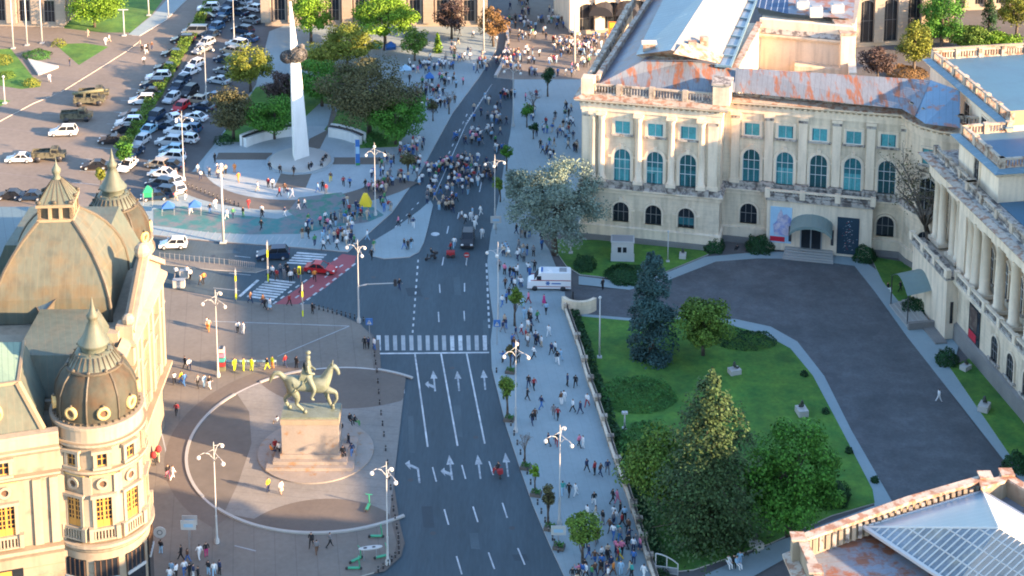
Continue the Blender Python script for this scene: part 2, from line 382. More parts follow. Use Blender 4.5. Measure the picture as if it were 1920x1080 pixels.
# park around the memorial
raised('park_lawn', [(480, 165), (560, 150), (700, 175), (800, 174), (797, 196), (745, 277), (672, 280), (655, 262), (608, 245), (640, 200), (600, 195), (545, 246), (465, 268), (408, 268)], 'grass', 0.16)
ground_sheet('park_path', [(612, 246), (580, 262), (575, 285), (600, 280), (632, 215), (624, 200)], 'paving_brown', 0.165)
# memorial disc
MC = (-34.8, 272.6)
ground_sheet('memorial_paving', None, 'paving_light', 0.128, arc(MC[0], MC[1], 15.6, 0, 2 * math.pi, 60)[:-1])
b = MB(); b.use('paving_brown')
b.sheet([(MC[0] - 14, MC[1] + 0.5), (MC[0] - 5, MC[1] + 0.5), (MC[0] - 5, MC[1] + 3.5), (MC[0] - 14, MC[1] + 3.5)], 0.133)
b.sheet([(MC[0] + 5, MC[1] - 1.5), (MC[0] + 13, MC[1] - 1.5), (MC[0] + 13, MC[1] + 1.5), (MC[0] + 5, MC[1] + 1.5)], 0.133)
b.sheet([(MC[0] - 2.5, MC[1] - 5.2), (MC[0] + 2.5, MC[1] - 5.2), (MC[0] + 2.2, MC[1] - 11), (MC[0] - 2.8, MC[1] - 11)], 0.133)
tag(b.build('memorial_inlay'), kind='structure')
b = MB(); b.use('paving_brown')
o_ = [(MC[0] + 22 * math.cos(t), MC[1] - 1 + 18.5 * math.sin(t)) for t in [R(195 + i * 7) for i in range(21)]]
i_ = [(MC[0] + 15.7 * math.cos(t), MC[1] + 15.7 * math.sin(t)) for t in [R(195 + i * 7) for i in range(21)]]
b.sheet(o_ + i_[::-1], 0.126); tag(b.build('memorial_ring'), kind='structure')
mat('painted_teal', (0.15, 0.16, 0.17), 0.85, 0.1, 0.4, col2=(0.045, 0.17, 0.165), cover=0.5, sharp=0.08)
mat('painted_green', (0.14, 0.15, 0.16), 0.85, 0.1, 0.5, col2=(0.05, 0.16, 0.12), cover=0.47, sharp=0.05)
ground_sheet('painted_paving', [(288, 394), (345, 388), (420, 402), (520, 412), (570, 398), (600, 380), (700, 390), (720, 405), (690, 418), (640, 425), (560, 440), (470, 441), (400, 438), (288, 424)], 'painted_teal', 0.140)
ground_sheet('painted_paving', [(560, 372), (640, 362), (655, 376), (600, 404), (560, 412), (540, 398)], 'painted_green', 0.145)
b = MB(); b.use('line_worn')
for i in range(24):
    u = 300 + i * 13.5; v = 430 + i * 0.95
    b.sheet(gp([(u + 9, v), (u + 11, v), (u + 2, v + 13), (u, v + 13)]), 0.146)
tag(b.build('hatched_border'), kind='structure')
# side road median and red lane
raised('median', [(240, 474), (294, 482), (364, 491), (430, 497), (500, 506), (480, 512), (400, 507), (330, 499), (240, 490)], 'paving_plaza', 0.14)
ground_sheet('bus_lane', [(514, 571), (556, 572), (610, 540), (664, 497), (668, 480), (642, 476), (600, 508), (560, 540)], 'bus_red', 0.010)
# garden drive, paths and lawns
raised('driveway', [(1050, 535), (1180, 545), (1255, 522), (1340, 488), (1420, 482), (1500, 482), (1600, 494), (1640, 540), (1700, 624), (1900, 900), (1990, 1010), (1700, 1020), (1590, 810), (1540, 710), (1490, 645), (1440, 618), (1380, 604), (1270, 597), (1180, 600), (1066, 590)], 'drive_setts', 0.10)
ground_sheet('garden_path', [(1085, 519), (1180, 531), (1240, 517), (1322, 483), (1420, 474), (1500, 473), (1612, 486), (1650, 512), (1700, 580), (1760, 590), (1800, 640), (1790, 680), (1830, 730), (1990, 930), (1990, 985), (1900, 888), (1700, 632), (1640, 548), (1602, 500), (1500, 487), (1420, 486), (1342, 492), (1255, 526), (1180, 545), (1085, 535)], 'path_stone', 0.13)
ground_sheet('garden_path', [(1090, 590), (1180, 598), (1270, 594), (1380, 600), (1445, 614), (1495, 642), (1545, 706), (1596, 808), (1680, 955), (1560, 1000), (1400, 1090), (1300, 1090), (1450, 1020), (1640, 950), (1572, 812), (1520, 712), (1478, 662), (1430, 635), (1370, 618), (1270, 606), (1180, 612), (1092, 604)], 'path_stone', 0.135)
raised('lawn', [(1080, 594), (1180, 603), (1270, 600), (1372, 612), (1432, 628), (1482, 655), (1524, 706), (1578, 808), (1636, 920), (1640, 945), (1560, 968), (1440, 1022), (1300, 1070), (1240, 1075), (1218, 1046), (1192, 965), (1154, 856), (1122, 757), (1092, 662)], 'grass', 0.15)
raised('lawn', [(1036, 450), (1140, 452), (1250, 462), (1318, 471), (1328, 478), (1240, 514), (1180, 526), (1088, 516), (1062, 500), (1048, 480)], 'grass', 0.15)
raised('lawn', [(1632, 482), (1690, 492), (1740, 520), (1764, 530), (1758, 588), (1700, 586), (1655, 530)], 'grass', 0.15)
raised('lawn', [(1780, 690), (1822, 672), (1990, 850), (1990, 960), (1895, 858)], 'grass', 0.15)
# ---- statue disc
SC = (-21.2, 187.3)
_arc = arc
def arcE(cx, cy, r, a0, a1, n): return [(cx + (p[0] - cx) * 0.935, p[1]) for p in _arc(cx, cy, r, a0, a1, n)]
def disc(name, material, z, r, sx=1.0): return ground_sheet(name, None, material, z, [(SC[0] + p[0] * sx, SC[1] + p[1]) for p in arc(0, 0, r, 0, 2 * math.pi, 72)[:-1]])
RS = 17.7
def disc_x(x, y): return x < SC[0] + 9.3 + (SC[1] - y) * -0.05
cl = [p for p in arcE(SC[0], SC[1], RS, 0, 2 * math.pi, 96)[:-1]]
cl = [(min(p[0], -13.3 + (187.3 - p[1]) * -0.0), p[1]) for p in cl]
ground_sheet('statue_paving', None, 'paving_pale', 0.135, cl)
def lens(a0, a1, r1, cxo, cyo, material, nm):
    # region of the disc cut off by a second circle
    pts = [p for p in arcE(SC[0], SC[1], RS, a0, a1, 24)]
    c2 = (SC[0] + cxo, SC[1] + cyo)
    s0 = math.atan2(pts[-1][1] - c2[1], pts[-1][0] - c2[0]); s1 = math.atan2(pts[0][1] - c2[1], pts[0][0] - c2[0])
    while s1 - s0 > math.pi: s1 -= 2 * math.pi
    while s1 - s0 < -math.pi: s1 += 2 * math.pi
    rr0 = math.hypot(pts[-1][0] - c2[0], pts[-1][1] - c2[1])
    pts += arc(c2[0], c2[1], rr0, s0, s1, 20)[1:-1]
    ground_sheet(nm, None, material, 0.141, [(min(p[0], -13.3), p[1]) for p in pts])
lens(R(232), R(302), 12, 1.0, -21.0, 'paving_brown', 'paving_leaf')
lens(R(58), R(128), 12, 1.0, 21.0, 'paving_brown', 'paving_leaf')
b = MB(); b.use('setts_dark')
pp = [p for p in arcE(SC[0], SC[1], RS, R(140), R(232), 24)]
b.sheet(pp + [(SC[0] - 9.5, SC[1] - 8), (SC[0] - 9.2, SC[1]), (SC[0] - 10.5, SC[1] + 7)], 0.139)
tag(b.build('paving_wedge'), kind='structure')
for (a0, a1, h) in ((R(141), R(218), 0.24), (R(228), R(305), 0.3), (R(105), R(128), 0.28), (R(58), R(76), 0.28)):
    b = MB(); b.use('marble'); o1 = arcE(SC[0], SC[1], RS + 0.15, a0, a1, 30); i1 = arcE(SC[0], SC[1], RS - 0.22, a0, a1, 30)
    b.prism(o1 + i1[::-1], 0.1, h)
    tag(b.build('stone_border', None, (*o1[15], .1)), {141: 'low pale stone border along the library side of the statue plaza', 228: 'low pale stone border along the near side of the statue plaza', 105: 'low pale stone border left of the horse tail', 58: 'low pale stone border right of the horse head'}[round(math.degrees(a0))], 'stone border', 'stone borders round the statue plaza')
ring = arcE(SC[0], SC[1], RS + 2.6, R(105), R(235), 40) + arcE(SC[0], SC[1], RS + 0.2, R(105), R(235), 40)[::-1]
ground_sheet('ring_path', None, 'paving_brown', 0.129, ring)
ground_sheet('ring_kerb', None, 'kerb', 0.15, arcE(SC[0], SC[1], RS + 0.12, R(58), R(302), 80) + arcE(SC[0], SC[1], RS - 0.16, R(58), R(302), 80)[::-1])
# ---- road markings
b = MB(); b.use('line_white')
def mark(pts, z=0.012): b.sheet(gp(pts), z)
def line(p, q, wpx, z=0.012):
    A = Vector(G(*p)); B = Vector(G(*q)); d = (B - A).normalized(); n = Vector((-d.y, d.x)) * wpx / 2
    b.sheet([tuple(A + n), tuple(B + n), tuple(B - n), tuple(A - n)], z)
for i in range(14):
    u0 = 706 + i * 15.3; b.use('line_white' if i in (0, 9, 10, 13) else 'line_worn')
    mark([(u0, 629), (u0 + 7.5, 629), (u0 + 8.5, 657), (u0 + 1, 657)])
b.use('line_white')
line((711, 663), (917, 661), 0.35)
for (p, q) in (((778, 664), (802, 838)), ((827, 663), (858, 836)), ((875, 663), (909, 832))): line(p, q, 0.2)
for (p, q) in (((811, 876), (818, 903)), ((866, 872), (873, 898)), ((917, 865), (925, 891)), ((833, 955), (841, 984)), ((887, 950), (896, 979)), ((942, 943), (951, 971)),
               ((856, 1043), (866, 1077)), ((916, 1036), (927, 1067)), ((971, 1028), (984, 1059)), ((822, 585), (823, 604)), ((870, 583), (871, 602)),
               ((824, 533), (825, 549)), ((871, 531), (871, 547)), ((832, 482), (829, 498)), ((876, 479), (874, 497)), ((841, 424), (838, 438)), ((905, 330), (899, 360)),
               ((861, 398), (858, 410)), ((900, 290), (896, 302)), ((930, 200), (926, 212))): line(p, q, 0.16)
for i in range(12): line((784 - i * 0.9, 487 + i * 12), (784 - i * 0.9 - 0.4, 492 + i * 12), 0.22)
for i in range(11): line((912 + i * 0.5, 494 + i * 11.5), (912 + i * 0.5 + 0.3, 500 + i * 11.5), 0.25)
for i in range(16):
    t = i / 16; a = lerp((873, 232), (924, 155), t); c = lerp((873, 232), (924, 155), t + 0.03); line(a, c, 0.2)
line((873, 235), (922, 158), 0.18)
line((812, 372), (873, 235), 0.12)
for i in range(9):
    a = lerp((700, 470), (792, 372), i / 9); c = lerp((700, 470), (792, 372), i / 9 + 0.035); line(a, c, 0.16)
    a = lerp((822, 330), (880, 205), i / 9); c = lerp((822, 330), (880, 205), i / 9 + 0.04); line(a, c, 0.18)
# patches, manholes and oil marks in the asphalt
mat('asphalt_patch', (0.036, 0.052, 0.064), 0.9, 0.12, 0.6); mat('asphalt_pale', (0.064, 0.092, 0.108), 0.9, 0.15, 0.8)
b2 = MB()
for (u, v, w_, h_, m_) in ((760, 540, 26, 16, 'asphalt_patch'), (850, 760, 14, 60, 'asphalt_pale'), (790, 950, 20, 40, 'asphalt_patch'), (905, 600, 10, 46, 'asphalt_pale'), (880, 1000, 16, 30, 'asphalt_pale'), (960, 1040, 26, 12, 'asphalt_patch'), (620, 500, 26, 8, 'asphalt_patch'), (850, 520, 12, 34, 'asphalt_pale'), (765, 780, 10, 70, 'asphalt_pale'), (380, 470, 60, 5, 'asphalt_pale'), (870, 250, 10, 40, 'asphalt_pale')):
    b2.use(m_); b2.sheet(gp([(u, v), (u + w_, v - 1), (u + w_ * 1.25, v + h_), (u + w_ * .2, v + h_ * .97)]), 0.008)
b2.use('metal_dark')
for (u, v) in ((800, 560), (848, 690), (892, 820), (812, 1000), (770, 900), (960, 990), (870, 460), (740, 530), (700, 520), (400, 480)): q = G(u, v); b2.sheet(_arc(q[0], q[1], .34, 0, 6.283, 12)[:-1], 0.0095)
tag(b2.build('asphalt_patches'), kind='structure')
mat('line_faded', (0.36, 0.385, 0.40), 0.8, 0.25, 1.5, col2=(0.16, 0.18, 0.2), cover=0.42, sharp=0.1)
# arrows
def arrow(u, v, tx, kind):
    b.use('line_faded')
    s = 1 / (Vector(G(u + 1, v)) - Vector(G(u, v))).length
    o = Vector(G(u, v)); A = Vector(G(u + tx, v - 40)); fwd = (A - o).normalized(); rt = Vector((fwd.y, -fwd.x))
    def W(x, y): q = o + rt * x * .8 + fwd * y * .92; return (q.x, q.y)
    def S(l): b.sheet([W(*p) for p in l], 0.012)
    if kind == 'up':
        S([(-0.13, 0), (0.13, 0), (0.13, 3.2), (-0.13, 3.2)]); S([(-0.55, 3.2), (0.55, 3.2), (0, 5.4)])
    if kind == 'left':
        S([(0.0, 0), (0.28, 0), (0.28, 3.3), (0.0, 3.0)]); S([(0.28, 3.3), (-0.9, 4.4), (-0.9, 3.7), (0.0, 3.0)]); S([(-0.9, 3.0), (-0.9, 5.2), (-1.6, 4.5)])
    if kind == 'both':
        S([(-0.13, 0), (0.13, 0), (0.13, 3.4), (-0.13, 3.4)]); S([(-0.55, 3.4), (0.55, 3.4), (0, 5.6)])
        S([(-0.13, 0.8), (-0.13, 1.6), (-0.9, 2.2), (-0.9, 1.5)]); S([(-0.9, 0.9), (-0.9, 2.8), (-1.5, 2.1)])
for (u, v, k) in ((756, 738, 'left'), (816, 734, 'both'), (861, 733, 'up'), (910, 731, 'up')): arrow(u, v, -4, k)
for (u, v, k) in ((785, 906, 'left'), (848, 900, 'both'), (901, 898, 'up'), (953, 894, 'up')): arrow(u, v, -5, k)
b.use('line_white')
# manhole disc, zebra crossings over the side road, stop line, bus lane dashes
b.sheet(arc(G(816, 439)[0], G(816, 439)[1], 0.65, 0, 6.28, 14)[:-1], 0.012)
for i in range(5): line((556 - i * 4.5, 474 + i * 4.6), (612 - i * 4.5, 478 + i * 4.4), 0.5)
for i in range(8): line((502 - i * 5.5, 524 + i * 4.5), (553 - i * 5.5, 530 + i * 4.5), 0.5)
line((449, 556), (484, 525), 0.45)
line((530, 466), (516, 478), 0.45, 0.15)
for i in range(9):
    t = i / 9
    a = lerp((563, 572), (672, 490), t); c = lerp((563, 572), (672, 490), t + 0.06); line(a, c, 0.3, 0.014)
    a = lerp((512, 570), (640, 478), t); c = lerp((512, 570), (640, 478), t + 0.05); line(a, c, 0.3, 0.014)
for i in range(4):
    a = lerp((545, 565), (655, 488), i / 4 + 0.08); c = lerp((545, 565), (655, 488), i / 4 + 0.14); line(a, c, 0.25, 0.014)
b.use('line_worn')
for (p, q) in (((430, 512), (470, 516)), ((400, 540), (450, 545)), ((440, 480), (470, 483))): line(p, q, 0.15, 0.012)
for (p, q) in (((400, 604), (655, 613)), ((655, 613), (520, 670)), ((300, 800), (330, 930)), ((440, 1025), (480, 1035))): line(p, q, 0.16, 0.128)
for i in range(9):  # parking bay lines in the square
    line((290 - i * 13, 170 + i * 22), (240 - i * 13, 166 + i * 22), 0.15, 0.012)
tag(b.build('road_markings'), kind='structure')
b = MB(); b.use('marble')
b.run([G(929, 146), G(940, 126), G(947, 108), G(952, 78), G(951, 50)], [(-0.3, 0.0), (-0.3, 0.5), (0.3, 0.5), (0.3, 0.0)])
tag(b.build('kerb_line'), 'curving pale kerb wall along the road at the sunny square', 'kerb wall')
# ================================================================== BUILDING PIECES
def archpts(cx, z0, w, h, arched, n=8):
    r = w / 2
    if not arched: return [(cx - r, z0), (cx + r, z0), (cx + r, z0 + h), (cx - r, z0 + h)]
    zs = z0 + h - r
    return [(cx - r, z0), (cx + r, z0)] + [(cx + r * math.cos(math.pi * i / n), zs + r * math.sin(math.pi * i / n)) for i in range(n + 1)]
WR = random.Random(21)
def window(M, cx, z0, w, h, arched, parent, glass='glass_teal', framem='window_white', surround='cream_light', sw=0.28, sill=True, y=0.0,
           curtain=None, vb=3, hb=(0.38, 0.66), name='window', keystone=False, ring=0.2):
    b = MB(M)
    P = archpts(cx, z0, w, h, arched)
    b.use(glass); b.poly([(p[0], y - 0.03, p[1]) for p in P])
    if curtain:
        b.use(curtain); c = curtain and P
        lo = WR.choice((0.0, 0.0, 0.12, 0.3)) if arched else 0.0; hh = h * (WR.choice((0.5, 0.62, 0.62, 0.7)) if arched else WR.choice((1.0, 1.0, .8)))
        for s_ in (-1, 1):
            l2 = z0 + h * (lo if WR.random() < .7 else 0); xa, xb = sorted((cx + s_ * .04, cx + s_ * w / 2 * WR.choice((.98, .98, .8))))
            b.poly([(xa, y - 0.045, l2), (xb, y - 0.045, l2), (xb, y - 0.045, z0 + hh), (xa, y - 0.045, z0 + hh)])
    b.use(framem); t = 0.07
    for i in range(1, vb):
        xx = cx - w / 2 + w * i / vb
        top = z0 + h - (w / 2 - math.sqrt(max(0, (w / 2) ** 2 - (xx - cx) ** 2)) if arched else 0)
        b.box(xx - t / 2, xx + t / 2, y - 0.10, y - 0.05, z0, top)
    for q in hb:
        b.box(cx - w / 2, cx + w / 2, y - 0.11, y - 0.05, z0 + h * q - t / 2, z0 + h * q + t / 2)
    # frame ring round the glass
    def ringp(o1, o2, d0, d1, m):
        b.use(m)
        A = archpts(cx, z0 - (0 if arched else o1), w + 2 * o1, h + (o1 if arched else 2 * o1), arched)
        B = archpts(cx, z0 - (0 if arched else o2), w + 2 * o2, h + (o2 if arched else 2 * o2), arched)
        n = len(A); vs = [(p[0], d1, p[1]) for p in A] + [(p[0], d1, p[1]) for p in B] + [(p[0], d0, p[1]) for p in A] + [(p[0], d0, p[1]) for p in B]
        fs = []
        for i in range(n):
            j = (i + 1) % n
            fs.append((i, j, n + j, n + i)); fs.append((n + i, n + j, 3 * n + j, 3 * n + i)); fs.append((i, j, 2 * n + j, 2 * n + i))
        b.add(vs, fs)
    ringp(-0.07, 0.0, y, y - 0.12, framem)
    ringp(0.0, sw, y, y - ring, surround)
    if sill:
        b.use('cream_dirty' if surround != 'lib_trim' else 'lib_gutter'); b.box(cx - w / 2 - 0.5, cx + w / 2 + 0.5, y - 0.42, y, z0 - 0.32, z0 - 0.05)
    if keystone:
        b.use(surround); b.box(cx - 0.28, cx + 0.28, y - 0.34, y, z0 + h, z0 + h + 0.75)
        for s in (-1, 1): b.box(cx + s * (w / 2 + 0.55) - 0.3, cx + s * (w / 2 + 0.55) + 0.3, y - 0.25, y, z0 + h - w / 2 - 0.15, z0 + h - w / 2 + 0.15)
    return b.build(name, parent)
def balustrade(b, pts, z, h=1.25, per=4.8, m='cream_light', md='cream_dirty', inset=0.0):
    b.use(md); b.run(pts, [(-0.22, z), (0.22, z), (0.22, z + 0.28), (-0.22, z + 0.28), (-0.22, z)])
    b.use(m); b.run(pts, [(-0.2, z + h - 0.24), (0.22, z + h - 0.24), (0.22, z + h), (-0.2, z + h), (-0.2, z + h - 0.24)])
    for i in range(len(pts) - 1):
        A = Vector(pts[i]); B = Vector(pts[i + 1]); L = (B - A).length
        if L < 0.6: continue
        d = (B - A) / L; ang = math.atan2(d.y, d.x); M0 = b.M
        b.M = M0 @ Matrix.Translation((A.x, A.y, 0)) @ Matrix.Rotation(ang, 4, 'Z')
        n = max(1, round(L / per))
        for k in range(n + 1):
            x = L * k / n
            b.use(m); b.box(x - 0.38, x + 0.38, -0.34, 0.34, z, z + h + 0.12)
        b.use(md)
        m_ = int(L / 0.42)
        for k in range(m_):
            x = (k + 0.5) * L / m_
            b.box(x - 0.09, x + 0.09, -0.1, 0.1, z + 0.28, z + h - 0.24)
        b.M = M0
def dentils(b, pts, z, out, m='cream_light', step=0.62, s=0.26, h=0.3):
    b.use(m)
    for i in range(len(pts) - 1):
        A = Vector(pts[i]); B = Vector(pts[i + 1]); L = (B - A).length
        if L < 0.3: continue
        d = (B - A) / L; ang = math.atan2(d.y, d.x); M0 = b.M
        b.M = M0 @ Matrix.Translation((A.x, A.y, 0)) @ Matrix.Rotation(ang, 4, 'Z')
        n = max(1, int(L / step))
        for k in range(n):
            x = (k + 0.5) * L / n
            b.box(x - s / 2, x + s / 2, -out, 0.0, z, z + h)
        b.M = M0
def column(M, x, y, z0, z1, r, parent, m='cream_light', name='column'):
    b = MB(M); b.use(m, False)
    b.box(x - r * 1.4, x + r * 1.4, y - r * 1.4, y + r * 1.4, z0, z0 + 0.5)
    b.use(m, True)
    H = z1 - z0
    b.lathe([(r * 1.25, 0.5), (r * 1.25, 0.75), (r, 0.9), (r, H * 0.35), (r * 0.86, H - 1.3), (r * 0.95, H - 1.25), (r * 1.0, H - 0.9), (r * 1.35, H - 0.35)], (x, y, z0), 14)
    b.use(m, False)
    b.box(x - r * 1.45, x + r * 1.45, y - r * 1.45, y + r * 1.45, z1 - 0.36, z1)
    return b.build(name, parent)
def pilaster(b, x, z0, z1, w=1.2, d=0.28, y=0.0, m='cream_light', md='cream_dirty'):
    b.use(m); b.box(x - w / 2, x + w / 2, y - d, y, z0 + 0.6, z1 - 1.3); b.box(x - w / 2 - 0.15, x + w / 2 + 0.15, y - d - 0.15, y, z0, z0 + 0.6)
    for k in range(3): b.use(md if k == 1 else m); b.box(x - w / 2 - 0.06 * k - 0.02, x + w / 2 + 0.06 * k + 0.02, y - d - 0.08 * k - 0.04, y, z1 - 1.3 + k * 0.433, z1 - 1.3 + (k + 1) * 0.433)
# ================================================================== ROYAL PALACE (main block and west-facing wing)
PA = frame(10.2, 243.3, R(-13.05))
palace = empty('palace', (31, 237, 0), 'cream neoclassical palace with arched windows and rusty metal roof behind the garden drive', 'palace')
def A2(x, y): p = PA @ Vector((x, y, 0)); return (p.x, p.y)
PAi = PA.inverted()
def toA(x, y): p = PAi @ Vector((x, y, 0)); return (p.x, p.y)
curve_w = [(55.9, 236.8), (56.4, 234.6), (57.6, 232.4), (59.6, 230.7), (62.0, 229.8), (65.0, 229.2)]
curve = [toA(*p) for p in curve_w]
front = [(0, 46), (0, 0), (20.3, 0), (20.3, 4.0)] + curve          # travel with outside on the right
b = MB(PA)
b.use('cream'); b.run(front, [(0, 0), (0, 22.3)])
b.use('plinth_grey'); b.run(front, [(0.0, 0), (0.3, 0), (0.3, 0.9), (0, 1.0)])
b.use('cream_light'); b.run(front, [(0, 1.0), (0.22, 1.0), (0.22, 2.25), (0.34, 2.3), (0.34, 2.5), (0, 2.6)])
for z in (3.2, 3.9, 4.6, 5.3, 6.0): pass
wall = b.build('wall', palace)
b = MB(PA)
b.use('cream_light'); b.run(front, [(0, 7.6), (0.25, 7.7), (0.25, 8.1), (0.55, 8.3), (0.55, 8.55), (0, 8.6)])
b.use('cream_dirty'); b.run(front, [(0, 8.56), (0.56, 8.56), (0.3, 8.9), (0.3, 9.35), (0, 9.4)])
b.use('cream_light'); b.run(front, [(0, 20.2), (0.18, 20.2), (0.18, 20.7), (0.28, 20.75), (0.28, 21.3), (0, 21.3)])
dentils(b, front, 21.32, 0.6, step=0.8, s=0.36, h=0.28)
b.use('cream_light'); b.run(front, [(0, 21.6), (0.75, 21.62), (1.0, 21.85), (1.05, 22.05), (0.0, 22.1)])
b.use('tile_rust'); b.run(front, [(1.08, 22.06), (1.08, 22.14), (0.0, 22.45), (-0.6, 22.45)])
b.build('cornice', palace)
b = MB(PA)
inner = [(0.5, 44), (0.5, 0.6), (19.8, 0.6), (19.8, 4.7)] + [(p[0] - 0.1, p[1] + 0.8) for p in curve]
balustrade(b, inner, 22.4, 1.6, 4.8, 'parapet_stone', 'cream_dirty')
b.use('cream'); b.box(19.0, 21.4, -0.1, 3.0, 22.4, 25.4); b.use('cream_dirty'); b.box(18.8, 21.6, -0.3, 3.2, 25.4, 25.7)
b.use('cream'); b.box(-0.2, 1.6, 0.2, 2.2, 22.4, 24.8)
b.build('balustrade', palace)
for i, x in enumerate((6.04, 10.85, 15.65)):
    window(PA, x, 16.95, 2.25, 1.95, False, palace, 'glass_teal', curtain='curtain_teal', hb=(), vb=2, sw=0.4)
    window(PA, x, 9.7, 2.45, 4.95, True, palace, 'glass_mid' if i == 2 else 'glass_teal', curtain='curtain_teal' if i != 2 else 'glass_teal', keystone=True, sw=0.42)
    window(PA, x - 0.1, 3.4, 2.4, 3.0, True, palace, 'glass_dark', framem='plinth_grey', keystone=True, hb=(0.5,), sill=False, curtain='glass_teal' if i == 2 else None, ring=0.3)
for i in range(5):
    x = 24.4 + i * 4.83
    window(PA, x, 16.75, 2.2, 1.95, False, palace, 'glass_teal', curtain='curtain_teal', hb=(), vb=2, y=4.0, sw=0.35)
    window(PA, x, 9.7, 2.5, 5.0, True, palace, 'glass_mid' if i in (0, 2, 4) else 'glass_teal', curtain='glass_teal' if i == 0 else None if i in (2, 4) else 'curtain_teal', keystone=True, y=4.0, sw=0.38)
for x in (24.2, 43.8):
    window(PA, x, 3.2, 2.5, 3.1, True, palace, 'glass_dark', framem='plinth_grey', keystone=False, hb=(0.5,), y=4.0, sill=False, ring=0.3)
for x in (22.0, 26.85, 31.7, 36.5, 41.3, 46.1): b = MB(PA); pilaster(b, x, 9.4, 20.2, y=4.0); b.build('pilaster', palace)
for x in (0.9, 19.2): b = MB(PA); pilaster(b, x, 9.4, 20.2, 1.4); b.build('pilaster', palace)
for x in (3.4, 8.45, 13.25, 18.0): b = MB(PA); b.use('cream_dirty'); b.box(x - 0.8, x + 0.8, -0.85, 0, 8.6, 9.6); b.build('pedestal', palace)
for x in (26.85, 31.7, 36.5, 41.3): b = MB(PA); b.use('cream_dirty'); b.box(x - 1.0, x + 1.0, 2.9, 4.0, 8.6, 10.0); b.build('pedestal', palace)
for x in (6.0, 10.8, 15.6): b = MB(PA); b.use('cream'); b.box(x - 1.2, x + 1.2, -0.12, 0, 2.6, 3.3); b.build('window_apron', palace)
for x in (10.5, 15.4): b = MB(PA); b.use('plinth_grey'); b.box(x - 0.9, x + 0.9, -0.36, 0, 0.45, 0.95); b.build('vent', palace)
for x in (3.0, 4.0 - 0.1 + 4.55, 13.25, 17.6): column(PA, x, -0.35, 9.6, 20.2, 0.5, palace)
column(PA, 1.75, -0.35, 9.6, 20.2, 0.45, palace)
# windows on the curved corner
for k, (x0, y0, x1, y1) in enumerate(((57.0, 233.4, 59.8, 230.6),)):
    cxw, cyw = (x0 + x1) / 2 - 0.25, (y0 + y1) / 2 - 0.3
    MC_ = frame(cxw, cyw, math.atan2(y1 - y0, x1 - x0) + 0.25)
    window(MC_, 0.1, 16.4, 1.9, 2.3, False, palace, 'glass_teal', curtain='curtain_teal', hb=(), vb=2, framem='plinth_grey')
    window(MC_, 0.1, 9.6, 2.3, 4.8, True, palace, 'glass_dark', keystone=True)
    window(MC_, 0.1, 3.2, 2.3, 3.2, True, palace, 'glass_dark', framem='plinth_grey', hb=(0.5,))
MC_ = frame(62.5, 229.5, R(-14))
window(MC_, 0.0, 9.6, 2.2, 4.8, True, palace, 'cream', framem='cream_light', keystone=True, hb=(), vb=1)
# entrance porch
b = MB(PA); b.use('cream_light'); b.box(27.0, 42.0, 2.2, 4.0, 0.2, 7.9)
b.use('cream_dirty'); b.box(26.8, 42.2, 1.9, 4.0, 7.9, 8.3); b.box(26.9, 42.1, 2.0, 4.0, 8.7, 9.0)
balustrade(b, [(27.0, 2.2), (42.0, 2.2)], 8.3, 1.2, 5.0, 'cream_light', 'cream_dirty')
b.use('marble')
for k in range(5): b.box(29.8 - 0.05 * k, 36.6 + 0.05 * k, 2.2 - 0.55 * (k + 1), 2.2 - 0.55 * k, 0.0, 0.95 - k * 0.17)
b.build('entrance_porch', palace)
b = MB(PA); b.use('glass_dark'); b.box(32.0, 34.9, 2.10, 2.19, 0.95, 4.9); b.use('metal_grey')
for x in (31.95, 33.4, 34.9): b.box(x - 0.09, x + 0.09, 2.04, 2.16, 0.95, 4.9)
b.box(31.9, 35.0, 2.04, 2.16, 4.2, 4.35); b.box(31.9, 35.0, 2.04, 2.16, 4.85, 5.0)
b.build('door', palace)
b = MB(PA); b.use('canvas_green', True)   # barrel awning
n = 10; fr = []; bk = []
for i in range(n + 1):
    t = math.pi * (0.12 + 0.76 * i / n)
    x = 33.5 - 3.0 * math.cos(t) / math.cos(math.pi * 0.12); z = 4.3 + 2.0 * (math.sin(t) - 0.3)
    fr.append((x, -1.0, z)); bk.append((x, 2.2, z + 0.5))
for i in range(n): b.poly([fr[i], fr[i + 1], bk[i + 1], bk[i]])
b.use('canvas_green', False)
for s in (0, 1):
    c = fr if s == 0 else fr
for i in range(n): b.poly([fr[i], (fr[i][0], -1.0, fr[i][2] - 0.45), (fr[i + 1][0], -1.0, fr[i + 1][2] - 0.45), fr[i + 1]])
b.use('metal_dark'); b.box(30.3, 30.7, 0.6, 1.0, 2.4, 4.6); b.box(36.3, 36.7, 0.6, 1.0, 2.4, 4.6)
b.build('awning', palace)
